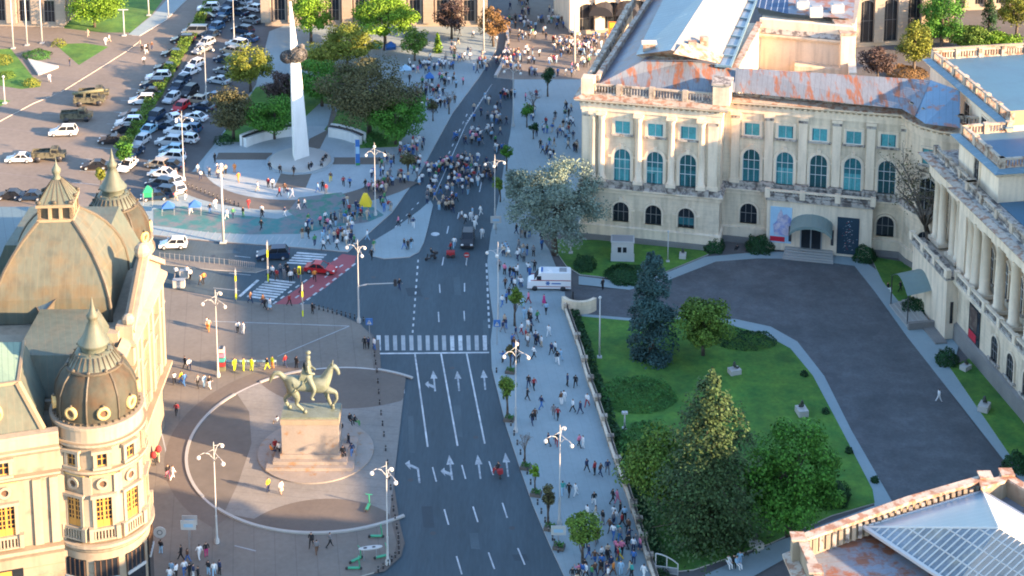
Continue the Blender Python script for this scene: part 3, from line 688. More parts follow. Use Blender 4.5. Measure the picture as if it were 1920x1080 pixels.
def poster(x0, x1, z0, z1, y, M, kind, parent):
    b = MB(M)
    if kind == 'brown':
        mat('poster_brown', (0.07, 0.045, 0.04), 0.5, 0.2, 1.0, col2=(0.22, 0.17, 0.13), cover=0.42)
        mat('poster_red', (0.50, 0.015, 0.04), 0.5)
        b.use('glass_dark'); b.box(x0, x1, y - 0.12, y, z0, z1); b.use('poster_brown'); b.box(x0 + .3, x1 - .8, y - 0.14, y - .12, z0 + 1.6, z1 - .4); b.use('poster_red'); b.box(x0 + .15, x1 - .9, y - 0.15, y - 0.12, z0 + 0.2, z0 + 1.3)
    elif kind == 'light':
        mat('poster_sky', (0.34, 0.52, 0.66), 0.5, 0.08, 0.8)
        mat('poster_fig', (0.52, 0.46, 0.52), 0.5, 0.2, 1.0, col2=(0.20, 0.24, 0.46), cover=0.5, sharp=0.1)
        mat('poster_red', (0.50, 0.015, 0.04), 0.5)
        b.use('poster_sky'); b.box(x0, x1, y - 0.12, y, z0, z1)
        b.use('poster_fig')
        w_ = x1 - x0; h_ = z1 - z0
        b.poly([(x0 + w_ * q[0], y - 0.13, z0 + h_ * q[1]) for q in ((0.2, 0.22), (0.95, 0.2), (0.98, 0.7), (0.75, 0.82), (0.6, 0.78), (0.5, 0.95), (0.36, 0.8), (0.3, 0.6), (0.14, 0.5))])
        b.use('poster_red'); b.box(x0 + 0.05, x0 + w_ * 0.7, y - 0.15, y - 0.12, z0 + 0.2, z0 + h_ * 0.17)
    else:
        mat('poster_dark', (0.02, 0.055, 0.08), 0.5, 0.1, 1.0, col2=(0.42, 0.50, 0.56), cover=0.42, sharp=0.04)
        mat('poster_dark2', (0.015, 0.04, 0.065), 0.5)
        b.use('poster_dark2'); b.box(x0, x1, y - 0.12, y, z0, z1)
        w_ = x1 - x0; h_ = z1 - z0; r = random.Random(3)
        for k in range(60):
            t = r.random(); xx = x0 + w_ * (0.5 + r.gauss(0, 0.13) * (1.2 - t * 0.6)); zz = z0 + h_ * (0.08 + 0.85 * t); s = r.uniform(0.05, 0.14)
            if not x0 + 0.1 < xx < x1 - 0.1: continue
            b.use(r.choice(['window_white', 'c_lightblue', 'window_white', 'cloth_red'])); b.poly([(xx - s, y - 0.13, zz), (xx + s, y - 0.13, zz + s * 0.3), (xx + s * 0.4, y - 0.13, zz + s)])
    return b.build('poster', parent)
poster(27.5, 30.6, 1.4, 6.9, 2.2, PA, 'light', palace); poster(37.1, 40.2, 0.6, 6.2, 2.2, PA, 'dark', palace)
# roofs
def R3(l): return [G3(*q) for q in l]
b = MB(); b.use('zinc_rust')
b.poly(R3([(1122, 158, 23.4), (1345, 180, 23.4), (1292, 114, 26.6), (1210, 112, 26.6)]))
b.poly(R3([(1345, 180, 23.4), (1378, 172, 23.6), (1380, 128, 25.6), (1292, 114, 26.6)]))
b.poly(R3([(1376, 172, 23.4), (1690, 204, 23.4), (1715, 218, 23.4), (1745, 150, 26.0), (1380, 127, 26.0)]))
mat('zinc_rust_shaded', (0.15, 0.23, 0.31), 0.5, 0.12, 0.5, col2=(0.32, 0.15, 0.11), cover=0.42, sharp=0.04, stripes=((0.974, -0.226, 0), 0.9, 0.07, (0.11, 0.17, 0.22)))  # bluer copy of the rusty zinc with the attic's shadow put in
b.use('zinc_rust_shaded'); b.poly(R3([(1715, 218, 23.3), (1735, 232, 23.3), (1800, 240, 23.0), (1800, 170, 26.0), (1745, 150, 26.0)]))
b.use('zinc_dark'); b.poly(R3([(1122, 158, 23.4), (1210, 112, 26.4), (1270, 92, 26.4), (1330, -40, 26.4), (1262, -60, 23.4), (1222, 0, 23.4)]))  # shadow on the west slope is put into its darker zinc
b.use('tile_rust'); b.run([tuple(p[:2]) for p in R3([(1120, 155, 23.3), (1222, 0, 23.3), (1262, -60, 23.3)])], [(-0.35, 22.4), (-0.35, 24.4), (0.35, 24.4), (0.35, 22.4)])
b.use('zinc_blue'); b.poly(R3([(1192, 103, 26.6), (1258, 94, 28.8), (1342, -36, 28.8), (1258, -30, 26.6)]))  # sky reflection on the left slope is put into its blue
b.use('zinc_pale'); b.poly(R3([(1258, 94, 28.8), (1349, 112, 26.3), (1412, -20, 26.3), (1342, -36, 28.8)]))  # sunlight on the right slope is put into its paler zinc
b.use('tile_rust'); b.poly(R3([(1258, 94, 28.78), (1192, 103, 26.58), (1210, 112, 26.0), (1349, 113, 26.0), (1349, 112, 26.25)]))
b.use('tile_rust'); b.poly(R3([(1262, 101, 28.6), (1349, 119, 26.25), (1357, 103, 26.35), (1280, 80, 29.0)]))
b.use('tile_rust'); bx = G(1222, 97); 
q = G(1217, 96, 27.0); b.box(q[0] - 0.9, q[0] + 0.9, q[1] - 0.4, q[1] + 0.4, 26.0, 28.2); b.use('cream_light'); b.box(q[0] - 1.1, q[0] + 1.1, q[1] - 0.6, q[1] + 0.6, 28.2, 28.5)
for (u, v) in ((1298, 90), (1320, 82)):
    q = G(u, v, 27.5); b.use('tile_rust'); b.box(q[0] - 0.6, q[0] + 0.6, q[1] - 0.5, q[1] + 0.5, 26.6, 28.6)
roof = b.build('roof', palace)
b = MB(); b.use('glass_roof'); S = R3([(1342, 124, 26.1), (1369, 126, 26.1), (1422, -10, 26.1), (1396, -14, 26.1)])
b.poly(S)
b.use('zinc_blue')
for i in range(9):
    a = lerp(S[0], S[3], i / 8); c = lerp(S[1], S[2], i / 8); b.tube((a[0], a[1], 26.2), (c[0], c[1], 26.2), 0.22, n=4)
b.tube(S[0], S[3], 0.25, n=4); b.tube(S[1], S[2], 0.25, n=4)
b.build('skylight', palace)
# back courtyard wing with golden walls
bl = G(1425, 40, 25.5); br = G(1602, 56, 25.5); fl = G(1376, 130, 25.5); frr = G(1606, 150, 25.5)
b = MB(); b.use('cream_light')
yb = 60
b.prism([bl, br, (br[0] + 6, br[1] + 28), (bl[0] + 6, bl[1] + 28)], 0, 24.6)
b.prism([fl, bl, (bl[0] - 3, bl[1]), (fl[0] - 3, fl[1])], 5, 25.2)
b.prism([(br[0] - 2.2, br[1] - 1.2), (br[0], br[1] - 1.2), br, (br[0] - 2.2, br[1] + .5)], 0, 25.0)
b.use('cream_light'); b.run([bl, br], [(0, 22.9), (0.5, 23.0), (0.9, 23.5), (0.9, 23.8), (0, 23.9)])
b.run([bl, br], [(0.0, 24.6), (0.3, 24.6), (0.3, 26.0), (-0.4, 26.0), (-0.4, 24.6)])
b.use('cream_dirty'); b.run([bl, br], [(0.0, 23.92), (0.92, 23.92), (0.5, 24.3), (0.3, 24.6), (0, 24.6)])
b.use('tile_rust'); b.run([fl, bl], [(-0.5, 25.2), (-0.5, 25.5), (0.5, 25.5), (0.5, 25.2)]); b.box(br[0] - 2.4, br[0] + .2, br[1] - 1.4, br[1] + 28, 25.0, 25.4)  # orange sunlight on the east top is put into the rust colour
c0 = lerp(fl, frr, 0.48); c1 = lerp(fl, frr, 0.68)
b.use('zinc_pale'); b.prism([fl, frr, lerp(frr, br, 0.35), lerp(fl, bl, 0.35)], 10, 15.5)
b.use('cream'); p_ = G(1490, 118, 20); b.prism([p_, (p_[0] + 7, p_[1] - 1.5), (p_[0] + 8, p_[1] + 4), (p_[0] + 1, p_[1] + 5.5)], 12, 19.5); 
b.use('cream_light'); b.prism([(p_[0] + 7.4, p_[1] - 6), (p_[0] + 8.6, p_[1] - 6), (p_[0] + 10.5, p_[1] + 6), (p_[0] + 9.3, p_[1] + 6)], 12, 20.5)
b.use('cream_light'); b.run([bl, br], [(0.03, 10.0), (0.05, 22.9)])
b.build('courtyard_wing', palace)
b = MB(); b.use('solar'); b.poly(R3([(1372, 4, 25.7), (1478, 26, 25.7), (1478, -30, 27.5), (1372, -50, 27.5)]))
b.use('zinc_rusty'); b.poly(R3([(1478, 26, 25.7), (1600, 36, 25.7), (1606, -40, 27.5), (1478, -30, 27.5)]))
b.use('zinc_pale'); b.poly(R3([(1425, 27, 24.65), (1604, 44, 24.65), (1620, -40, 24.65), (1390, -50, 24.65)]))
b.build('roof', palace)
for (u, v) in ((1530, 14), (1570, 10), (1505, 4)):
    q = G(u, v, 27); b = MB(); b.use('metal_white'); b.box(q[0] - 1.0, q[0] + 1.0, q[1] - 0.7, q[1] + 0.7, 25.5, 27.2); b.use('metal_grey'); b.box(q[0] - .7, q[0] + .7, q[1] - .5, q[1] + .5, 27.2, 27.3); b.build('roof_unit', palace)
# ------------------------------------------------------------------ wing with the tall columns
PBa = math.atan2(-0.986, 0.165)
PB = frame(57.3, 216.8, PBa)
wing = empty('palace_wing', (66, 205, 0), 'cream palace wing with tall columns and blue flat roof at the right edge', 'palace wing')
W0 = [(-7, 6), (-7, 0), (78, 0)]
b = MB(PB); b.use('cream'); b.prism([(-7, 0), (78, 0), (78, 30), (-7, 30)], 0, 8.6)
b.use('plinth_grey'); b.run(W0[1:], [(0, 0), (0.45, 0), (0.4, 2.3), (0, 2.5)])
b.use('cream_light'); b.run(W0[1:], [(0, 7.6), (0.3, 7.7), (0.9, 8.2), (0.95, 8.7), (-0.4, 8.75)])
b.use('cream'); b.box(4.6, 78, 2.4, 30, 8.7, 20.8); b.box(-7, 5, 3.2, 30, 8.7, 20.8)
b.use('cream_light'); b.box(-7, 4.4, -1.6, 0, 0.2, 8.6); b.use('cream_dirty'); b.box(-7.3, 4.8, -2.0, 0.1, 8.6, 9.0)
b.build('wall', wing)
b = MB(PB)
ed = [(-7.5, 8), (-7.5, 0.4), (4.4, 0.4), (4.4, -0.4), (78, -0.4)]
b.use('cream_light'); b.run(ed, [(-4, 18.4), (0, 18.4), (0, 19.6), (0.2, 19.7), (0.2, 20.0), (0, 20.0)])
dentils(b, ed, 20.0, 0.55, step=0.8, s=0.36, h=0.28)
b.use('cream_light'); b.run(ed, [(0, 20.25), (0.9, 20.3), (1.2, 20.7), (0, 20.75)])
b.use('tile_rust'); b.run(ed, [(1.25, 20.7), (1.25, 20.8), (0.2, 21.0), (-4, 21.0)])
b.use('cream_dirty'); b.run(ed, [(-4.0, 21.02), (0.1, 21.02)])
b.build('cornice', wing)
b = MB(PB); balustrade(b, [(-7, 1.1), (5.0, 1.1), (5.0, 0.4), (78, 0.4)], 21.0, 1.15, 4.2, 'parapet_stone')
balustrade(b, [(-7.1, -1.7), (4.6, -1.7)], 9.0, 1.0, 3.5); balustrade(b, [(4.9, -0.5), (78, -0.5)], 8.7, 1.1, 4.2)
b.build('balustrade', wing)
for x in (-6.3, -4.6, -0.9, 0.9): column(PB, x, 1.4, 9.0, 18.4, 0.62, wing)
for i in range(15):
    x = 6.2 + i * 4.2
    column(PB, x, 0.7, 9.0, 18.4, 0.68, wing)
    if i == 0: column(PB, x + 1.7, 0.7, 9.0, 18.4, 0.68, wing)
b = MB(PB); b.use('cream_light'); b.box(3.0, 5.2, 0.2, 2.6, 9.0, 18.4); b.build('corner_pier', wing)
for i in range(9): window(PB, 8.5 + i * 4.2, 10.2, 1.9, 4.6, True, wing, 'glass_dark', y=2.4, keystone=True)
for x in (-2.8,): window(PB, x, 10.2, 1.7, 4.6, True, wing, 'glass_dark', y=3.2, keystone=True)
for i in range(9):
    if i > 0: window(PB, 11.5 + i * 4.4, 3.2, 1.9, 3.2, True, wing, 'glass_dark', framem='plinth_grey', keystone=False)
b = MB(PB); b.use('glass_dark'); b.box(4.4, 4.48, -1.0, -0.6, 2.4, 5.4); b.build('window', wing)
poster(8.2, 11.4, 2.4, 7.4, 0.0, PB, 'brown', wing)
b = MB(PB); b.use('marble')   # steps and side awning
for k in range(5): b.box(-6.0, 0.5, -2.1 - 0.6 * (k + 1), -2.1 - 0.6 * k, 0.0, 0.95 - k * 0.17)
b.use('plinth_grey'); b.box(0.7, 1.2, -5.2, -1.6, 0, 1.1); b.box(1.2, 5.4, -3.2, -1.6, 0, 0.35)
b.build('steps', wing)
b = MB(PB); b.use('canvas_green', True)
pr = [(-6.2 + 6.0 * i / 8, 4.3 + 1.4 * math.sin(math.pi * i / 8)) for i in range(9)]
for i in range(8): b.poly([(pr[i][0], -5.0, pr[i][1]), (pr[i + 1][0], -5.0, pr[i + 1][1]), (pr[i + 1][0], -1.6, pr[i + 1][1] + 0.5), (pr[i][0], -1.6, pr[i][1] + 0.5)])
b.use('metal_dark', False); b.tube((-6.1, -4.8, 0.2), (-6.1, -4.8, 4.3), 0.08); b.tube((-0.3, -4.8, 0.2), (-0.3, -4.8, 4.3), 0.08)
b.build('awning', wing)
# attic blocks, plus unseen taller ones added to shade plaza and garden
b = MB(PB); b.use('cream_light'); b.box(-29, -2.7, 9.2, 42, 8, 26.2); b.box(-2.65, 9.4, 2.3, 42, 20.9, 25.2); b.box(16, 60, 10, 42, 20.9, 33.5); b.box(60.1, 72, 6, 42, 20.9, 30.5); b.box(72.1, 100, 6, 42, 8.6, 28)
b.build('attic_and_shade_blocks', wing)
b = MB(PB)
for pl, zt in (([(-29, 42), (-29, 9.2), (-2.7, 9.2), (-2.7, 9.5)], 26.2), ([(-2.6, 9.0), (-2.6, 2.3), (9.4, 2.3), (9.4, 42)], 25.2)):
    b.use('cream_light'); b.run(pl, [(0, zt - 0.7), (0.5, zt - 0.5), (0.9, zt), (0, zt + 0.02)])
    b.use('zinc_blue'); b.run(pl, [(0.95, zt + 0.0), (0.95, zt + 0.08), (0.0, zt + 0.45), (0.0, zt + 0.4)])
b.build('cornice', wing)
b = MB(PB)
balustrade(b, [(-29, 42), (-28.7, 9.6), (-3.0, 9.6)], 26.5, 1.4, 3.6, 'parapet_stone', 'tile_rust')
balustrade(b, [(-2.4, 9.0), (-2.4, 2.7), (9.1, 2.7), (9.1, 40)], 25.5, 1.4, 3.6, 'parapet_stone', 'tile_rust')
b.use('lib_ochre'); b.box(-3.2, -2.8, 9.4, 42, 26.2, 28.1)  # ochre holds the golden sunlight on this end parapet
b.use('lib_stone'); b.box(-29.2, -28.8, 9.4, 42, 26.2, 28.2)
b.build('parapet', wing)
b = MB(PB); b.use('membrane_blue'); b.box(-28.8, -3.2, 10.0, 42, 26.25, 26.6); b.box(-2.3, 9.0, 3.2, 42, 25.25, 25.6)
b.use('white_stone'); b.box(-28.7, -3.2, 36.5, 37.6, 26.65, 27.6)
b.use('membrane_blue'); b.box(9.5, 78, 2.5, 30, 20.85, 21.1)
b.build('roof', wing)
for x in (-21, -15.5, -10): window(PB, x, 21.6, 1.7, 3.0, False, wing, 'glass_dark', framem='cream_dirty', y=9.2, hb=(0.6,), vb=2, sw=0.2, sill=False)
window(PB, 3.2, 21.6, 1.5, 3.0, False, wing, 'glass_dark', framem='cream_dirty', y=2.3, hb=(), vb=2, sw=0.2, sill=False)
# ------------------------------------------------------------------ nearest wing, only its roof in the picture
ZC = 22.4
nw = empty('palace_pavilion', (36, 128, 0), 'rusty palace roof with a big glass skylight at the bottom right corner', 'palace wing')
pc = [G(1495, 1004, 24.4), G(1700, 931, 24.4), G(1846, 889, 24.4), G(1850, 900, 24.4), G(1872, 894, 24.4), G(1886, 884, 24.4), (60, 117), (56, 98), (27.6, 98)]
b = MB(); b.use('cream'); b.prism(pc, 0, ZC); b.prism([(49.5, 112), (78, 108), (80, 136), (49.5, 139)], 0, 23.5); b.build('wall', nw)  # second prism is an unseen block added to shade the lower plaza
pcr = [pc[8], pc[0], pc[1], pc[2], pc[3], pc[4], pc[5], pc[6]]
b = MB(); b.use('cream_light'); rv = pcr[::-1]
b.run(rv, [(0, ZC - 1.2), (0.5, ZC - 1.0), (1.0, ZC - 0.4), (1.0, ZC - 0.2), (0, ZC - 0.1)])
b.use('tile_rust'); b.run(rv, [(1.05, ZC - 0.22), (1.05, ZC - 0.1), (0.0, ZC + 0.2)])
b.use('zinc_dark'); b.run(rv, [(0.9, ZC - 3.2), (1.6, ZC - 3.2), (1.6, ZC - 3.0), (0.0, ZC - 2.6)])
b.build('cornice', nw)
b = MB(); b.use('lib_stone'); b.run(rv, [(-0.05, ZC), (-0.05, 24.1), (-0.55, 24.1), (-0.55, ZC)])
b.use('tile_rust'); b.run(rv, [(0.1, 24.1), (0.1, 24.35), (-0.7, 24.35), (-0.7, 24.1)])  # orange sunlight along the parapet top is put into the coping colour
for k, (t0, nseg) in enumerate(((0, 30),)):
    for i in range(nseg):
        p = lerp(pc[0], pc[2], (i + 0.5) / nseg); b.use('cream_dirty' if i % 2 else 'lib_trim'); b.box(p[0] - 0.16, p[0] + 0.16, p[1] - 0.75, p[1] - 0.52, ZC + 0.3, 24.0)
for p in (pc[0], pc[2], pc[5], (pc[0][0] + 0.7, pc[0][1] - 4.4)):
    b.use('lib_stone'); b.box(p[0] - 0.5, p[0] + 0.5, p[1] - 0.75, p[1] + 0.25, ZC, 24.4); b.use('tile_rust'); b.box(p[0] - 0.6, p[0] + 0.6, p[1] - 0.85, p[1] + 0.35, 24.4, 24.55)
b.build('parapet', nw)
b = MB(); b.use('zinc_rusty'); b.sheet([(p[0], p[1]) for p in pc], ZC + 0.08); b.build('roof', nw)
E1 = G3(1620, 988, 23.6); E2 = G3(1842, 921, 23.6); dv = Vector((E2[0] - E1[0], E2[1] - E1[1])); dn = Vector((dv.y, -dv.x)).normalized()
E4 = (E1[0] + dn.x * 1 + 1.6, E1[1] - 21, 23.6); E3 = (E2[0] + 11, E2[1] - 19, 23.6)
E4 = G3(1790, 1100, 23.6); E3 = (E4[0] + (E2[0] - E1[0]), E4[1] + (E2[1] - E1[1]), 23.6)
A1 = G3(1872, 990, 27.0); Amid = ((E1[0] + E2[0] + E3[0] + E4[0]) / 4, (E1[1] + E2[1] + E3[1] + E4[1]) / 4, 27.0)
b = MB(); b.use('glass_sky'); b.poly([E1, E2, A1])
b.use('glass_roof'); b.poly([E4, E1, A1, (A1[0] + E4[0] - E1[0], A1[1] + E4[1] - E1[1], 27.0)])
mat('louvre', (0.74, 0.73, 0.71), 0.5, stripes=((0.9, 0.42, 0.0), 0.55, 0.32, (0.50, 0.47, 0.44)))
b.use('louvre'); b.poly([E2, E3, A1])
b.use('metal_white'); b.poly([E3, E4, (A1[0] + E4[0] - E1[0], A1[1] + E4[1] - E1[1], 27.0), A1])
glassr = b.build('skylight', nw)
b = MB(); b.use('metal_white'); A1v = Vector(A1)
for (p, q, r) in ((E1, E2, 0.12), (E2, A1, 0.12), (E1, A1, 0.10), (E1, E4, 0.22), (E2, E3, 0.15)): b.tube(p, q, r, n=5)
A4 = (A1[0] + E4[0] - E1[0], A1[1] + E4[1] - E1[1], 27.0)
dR = Vector(E4) - Vector(E1)
nb = 17
for i in range(1, nb + 16):     # rafters climb the slope from the eave towards the ridge, cut by the hip
    t = i / nb
    base = Vector(E1) + dR * t
    top = Vector(E1) + (A1v - Vector(E1)) * 1.0 + dR * (t - 0.0) - dR * 0
    # parallel to the far eave direction projected on the slope
    up = (Vector(E2) - Vector(E1)); up.z = 0
    nrm = dR.cross(A1v - Vector(E1)).normalized()
    up3 = up - nrm * up.dot(nrm); L_ = (27.0 - 23.6) / max(up3.z, 1e-3)
    # clip at the hip line E1-A1
    k = 1.0
    tt = t
    s_end = L_
    # hip: points E1 + a(A1-E1); solve base + s*up3 = E1 + a*(A1-E1)
    a2 = Vector((A1v.x - E1[0], A1v.y - E1[1])); bv = Vector((-dR.x * t, -dR.y * t)); u2 = Vector((up3.x, up3.y))
    det = u2.x * (-a2.y) - u2.y * (-a2.x)
    if abs(det) > 1e-6:
        s = (bv.x * (-a2.y) - bv.y * (-a2.x)) / det
        if 0 < s < s_end: s_end = s
    b.tube(base, base + up3 * s_end, 0.085, n=4)
for q in (0.33, 0.62, 0.85):
    p0 = Vector(E1) + (A1v - Vector(E1)) * q; b.tube(p0, p0 + dR * 1.4, 0.07, n=4)
b.build('skylight_frame', glassr) if False else b.build('skylight_frame', nw)
# ================================================================== LIBRARY WITH DOMES (lower left)
TX, TY, TR = -41.2, 160.0, 4.3
lib = empty('library', (-46, 180, 0), 'sunlit cream stone library with three copper domes at the left edge', 'library')
LN = frame(TX, TY, R(17))
def cyl_frame(cx, cy, r, deg):
    """frame on a drum: local x tangential, -y outward; deg is measured from the side facing the camera, positive to the right"""
    a = R(-90 + deg)
    return Matrix.Translation((cx + r * math.cos(a), cy + r * math.sin(a), 0)) @ Matrix.Rotation(a + math.pi / 2, 4, 'Z')
def lib_window(M, z0, w, h, big, parent, glass='glass_dark', y=0.0, x=0.0):
    b = MB(M)
    b.use(glass); b.box(x - w / 2, x + w / 2, y - 0.02, y + 0.1, z0, z0 + h)
    b.use('wood_ochre')
    n = 4 if big else 2; m = 6 if big else 2
    for i in range(n + 1): xx = x - w / 2 + w * i / n; b.box(xx - 0.05, xx + 0.05, y - 0.07, y - 0.02, z0, z0 + h)
    for j in range(m + 1): zz = z0 + h * j / m; b.box(x - w / 2, x + w / 2, y - 0.065, y - 0.02, zz - 0.045, zz + 0.045)
    if big: b.box(x - w / 2, x + w / 2, y - 0.06, y - 0.02, z0, z0 + h * 0.22); b.box(x - 0.12, x + 0.12, y - 0.09, y - 0.02, z0, z0 + h)
    b.use('lib_trim')
    for s in (-1, 1): b.box(x + s * (w / 2 + 0.17) - 0.17, x + s * (w / 2 + 0.17) + 0.17, y - 0.28, y, z0 - 0.1, z0 + h)
    b.box(x - w / 2 - 0.5, x + w / 2 + 0.5, y - 0.45, y, z0 + h, z0 + h + 0.3)
    b.box(x - w / 2 - 0.4, x + w / 2 + 0.4, y - 0.4, y, z0 - 0.3, z0 - 0.05)
    if big:
        b.box(x - w / 2 - 0.7, x + w / 2 + 0.7, y - 0.55, y, z0 - 1.3, z0 - 1.15)
        for k in range(9): xx = x - w / 2 - 0.5 + (w + 1) * k / 8; b.box(xx - 0.07, xx + 0.07, y - 0.45, y - 0.3, z0 - 1.15, z0 - 0.3)
        for s in (-1, 1): b.box(x + s * (w / 2 + 0.55) - 0.22, x + s * (w / 2 + 0.55) + 0.22, y - 0.6, y, z0 - 1.3, z0 + 0.1)
        # round opening above
        b.use('lib_trim'); zc = z0 + h + 1.35
        pts = [(x + 0.62 * math.cos(t), zc + 0.62 * math.sin(t)) for t in [2 * math.pi * i / 14 for i in range(14)]]
        p2 = [(x + 0.36 * math.cos(t), zc + 0.36 * math.sin(t)) for t in [2 * math.pi * i / 14 for i in range(14)]]
        vs = [(p[0], y - 0.22, p[1]) for p in pts] + [(p[0], y - 0.22, p[1]) for p in p2] + [(p[0], y, p[1]) for p in pts] + [(p[0], y - 0.01, p[1]) for p in p2]
        fs = []
        for i in range(14): j = (i + 1) % 14; fs += [(i, j, 14 + j, 14 + i), (i, 28 + i, 28 + j, j), (14 + i, 14 + j, 42 + j, 42 + i)]
        b.add(vs, fs)
        b.use('wood_brown'); b.poly([(p[0], y - 0.03, p[1]) for p in p2])
        b.use('lib_ochre'); b.box(x - w / 2 - 0.5, x + w / 2 + 0.5, y - 0.08, y, z0 + h + 2.15, z0 + h + 2.3)
    return b.build('window', parent)
# --- drum of the corner tower
def drum(cx, cy, kz=1.0):
    b = MB(Matrix.Diagonal((1, 1, kz, 1))); b.use('lib_stone', True)
    b.lathe([(TR + 0.35, 0), (TR + 0.35, 7.4)], (cx, cy, 0), 48)
    b.lathe([(TR, 8.4), (TR, 20.6)], (cx, cy, 0), 48)
    b.use('lib_trim', False)
    b.lathe([(TR + 0.3, 7.4), (TR + 0.45, 7.7), (TR + 0.85, 8.1), (TR + 0.85, 8.4), (TR, 8.5)], (cx, cy, 0), 48)
    b.lathe([(TR, 15.5), (TR + 0.25, 15.7), (TR + 0.55, 16.0), (TR + 0.55, 16.2), (TR, 16.3)], (cx, cy, 0), 48)
    b.lathe([(TR, 18.3), (TR + 0.25, 18.5), (TR + 0.5, 18.8), (TR + 0.5, 19.0), (TR + 0.1, 19.1), (TR + 0.1, 20.3), (TR + 0.3, 20.4), (TR + 0.3, 20.7), (TR - 0.6, 20.7)], (cx, cy, 0), 48)
    b.use('lib_gutter')
    for z in (8.44, 16.24, 19.04): b.lathe([(TR + 0.02, z + 0.03), (TR + 0.5, z + 0.03)], (cx, cy, 0), 48)
    b.use('lib_gutter')
    for z in (1.2, 2.2, 3.2, 4.2, 5.2, 6.2): b.lathe([(TR + 0.36, z), (TR + 0.375, z), (TR + 0.375, z + 0.07), (TR + 0.36, z + 0.07)], (cx, cy, 0), 48)
    return b.build('tower_wall', lib)
drum(TX, TY)
for dg in (-22, 17, 55, 94):
    M = cyl_frame(TX, TY, TR, dg)
    lib_window(M, 10.1, 1.5, 3.2, True, lib, 'glass_dark')
    lib_window(M, 16.6, 0.95, 1.4, False, lib)
    b = MB(cyl_frame(TX, TY, TR + 0.36, dg)); b.use('glass_dark'); b.box(-1.15, 1.15, -0.06, 0.3, 0.2, 6.6)
    b.use('metal_white'); b.box(-1.15, 1.15, -0.2, 0.0, 4.4, 4.7); b.use('wood_brown')
    for k in range(5): b.box(-1.15 + 0.55 * k - 0.05, -1.15 + 0.55 * k + 0.05, -0.12, 0.0, 4.7, 6.6)
    b.build('window', lib)
for dg in (-42, -2.5, 36, 75):
    b = MB(cyl_frame(TX, TY, TR, dg)); b.use('lib_trim'); b.box(-0.42, 0.42, -0.22, 0.1, 8.6, 15.5)
    b.build('pilaster', lib)
def dome(cx, cy, z0, parent, k=1.0, ribs=8):
    b = MB(); b.use('copper_dome', True)
    prof = [(3.95, 0), (4.05, 1.2), (3.9, 2.6), (3.35, 3.8), (2.62, 4.6)]
    b.lathe([(r * k, z * k) for r, z in prof], (cx, cy, z0), 40)
    b.use('copper_dark', False)
    b.lathe([(2.62 * k, 4.55 * k), (2.8 * k, 4.6 * k), (2.8 * k, 4.8 * k), (2.55 * k, 4.85 * k)], (cx, cy, z0), 32)
    b.use('copper_roof', True); b.lathe([(2.55 * k, 4.85 * k), (1.7 * k, 6.1 * k), (1.3 * k, 6.15 * k)], (cx, cy, z0), 32)
    b.lathe([(1.25 * k, 6.1 * k), (1.25 * k, 6.75 * k), (1.6 * k, 6.85 * k), (1.5 * k, 7.0 * k), (1.0 * k, 7.7 * k), (0.68 * k, 8.6 * k), (0.42 * k, 9.2 * k), (0.55 * k, 9.4 * k), (0.62 * k, 9.7 * k), (0.36 * k, 10.0 * k), (0.2 * k, 10.6 * k), (0.03, 11.6 * k)], (cx, cy, z0), 16)
    b.use('copper_dark', False)
    for i in range(ribs):
        a = 2 * math.pi * i / ribs + R(-90)
        pts = [(cx + (r * k + 0.05) * math.cos(a), cy + (r * k + 0.05) * math.sin(a), z0 + z * k) for r, z in prof]
        b.path(pts, 0.11, n=5)
    for i in range(28):
        a = 2 * math.pi * i / 28
        b.tube((cx + 2.55 * k * math.cos(a), cy + 2.55 * k * math.sin(a), z0 + 4.87 * k), (cx + 1.87 * k * math.cos(a), cy + 1.87 * k * math.sin(a), z0 + 6.0 * k), 0.06, n=4)
    for i in range(10):
        a = 2 * math.pi * (i + 0.5) / 10; b.ball((cx + 2.7 * k * math.cos(a), cy + 2.7 * k * math.sin(a), z0 + 4.9 * k), 0.2, 6, 4)
        b.ball((cx + 1.88 * k * math.cos(a), cy + 1.88 * k * math.sin(a), z0 + 6.3 * k), 0.12, 6, 4)
    o = b.build('dome', parent)
    for i in range(ribs):
        dg = 22.5 + 45 * i
        M = cyl_frame(cx, cy, 4.0 * k, dg); q = MB(M)
        q.use('lib_ochre', True); q.M = M @ Matrix.Translation((0, 0, z0 + 1.3 * k)) @ Matrix.Rotation(math.pi / 2, 4, 'X')
        q.lathe([(0.62 * k, -0.2), (0.66 * k, 0.28), (0.40 * k, 0.30), (0.38 * k, 0.1)], (0, 0, 0), 14); q.use('wood_brown'); q.lathe([(0.38 * k, 0.12), (0.01, 0.12)], (0, 0, 0), 12)
        q.use('copper_dark'); q.ball((0, 0.75 * k, 0.1), 0.16, 6, 4)
        q.build('dormer', parent)
    b = MB(); b.use('copper_dark')
    b.lathe([(4.1 * k, -0.02), (4.1 * k, 0.25), (3.95 * k, 0.3)], (cx, cy, z0), 40)
    for i in range(40):
        a = 2 * math.pi * i / 40; b.ball((cx + 4.2 * k * math.cos(a), cy + 4.2 * k * math.sin(a), z0 + 0.25), 0.13, 5, 3)
    b.build('dome_rim', parent)
dome(TX, TY, 20.6, lib)
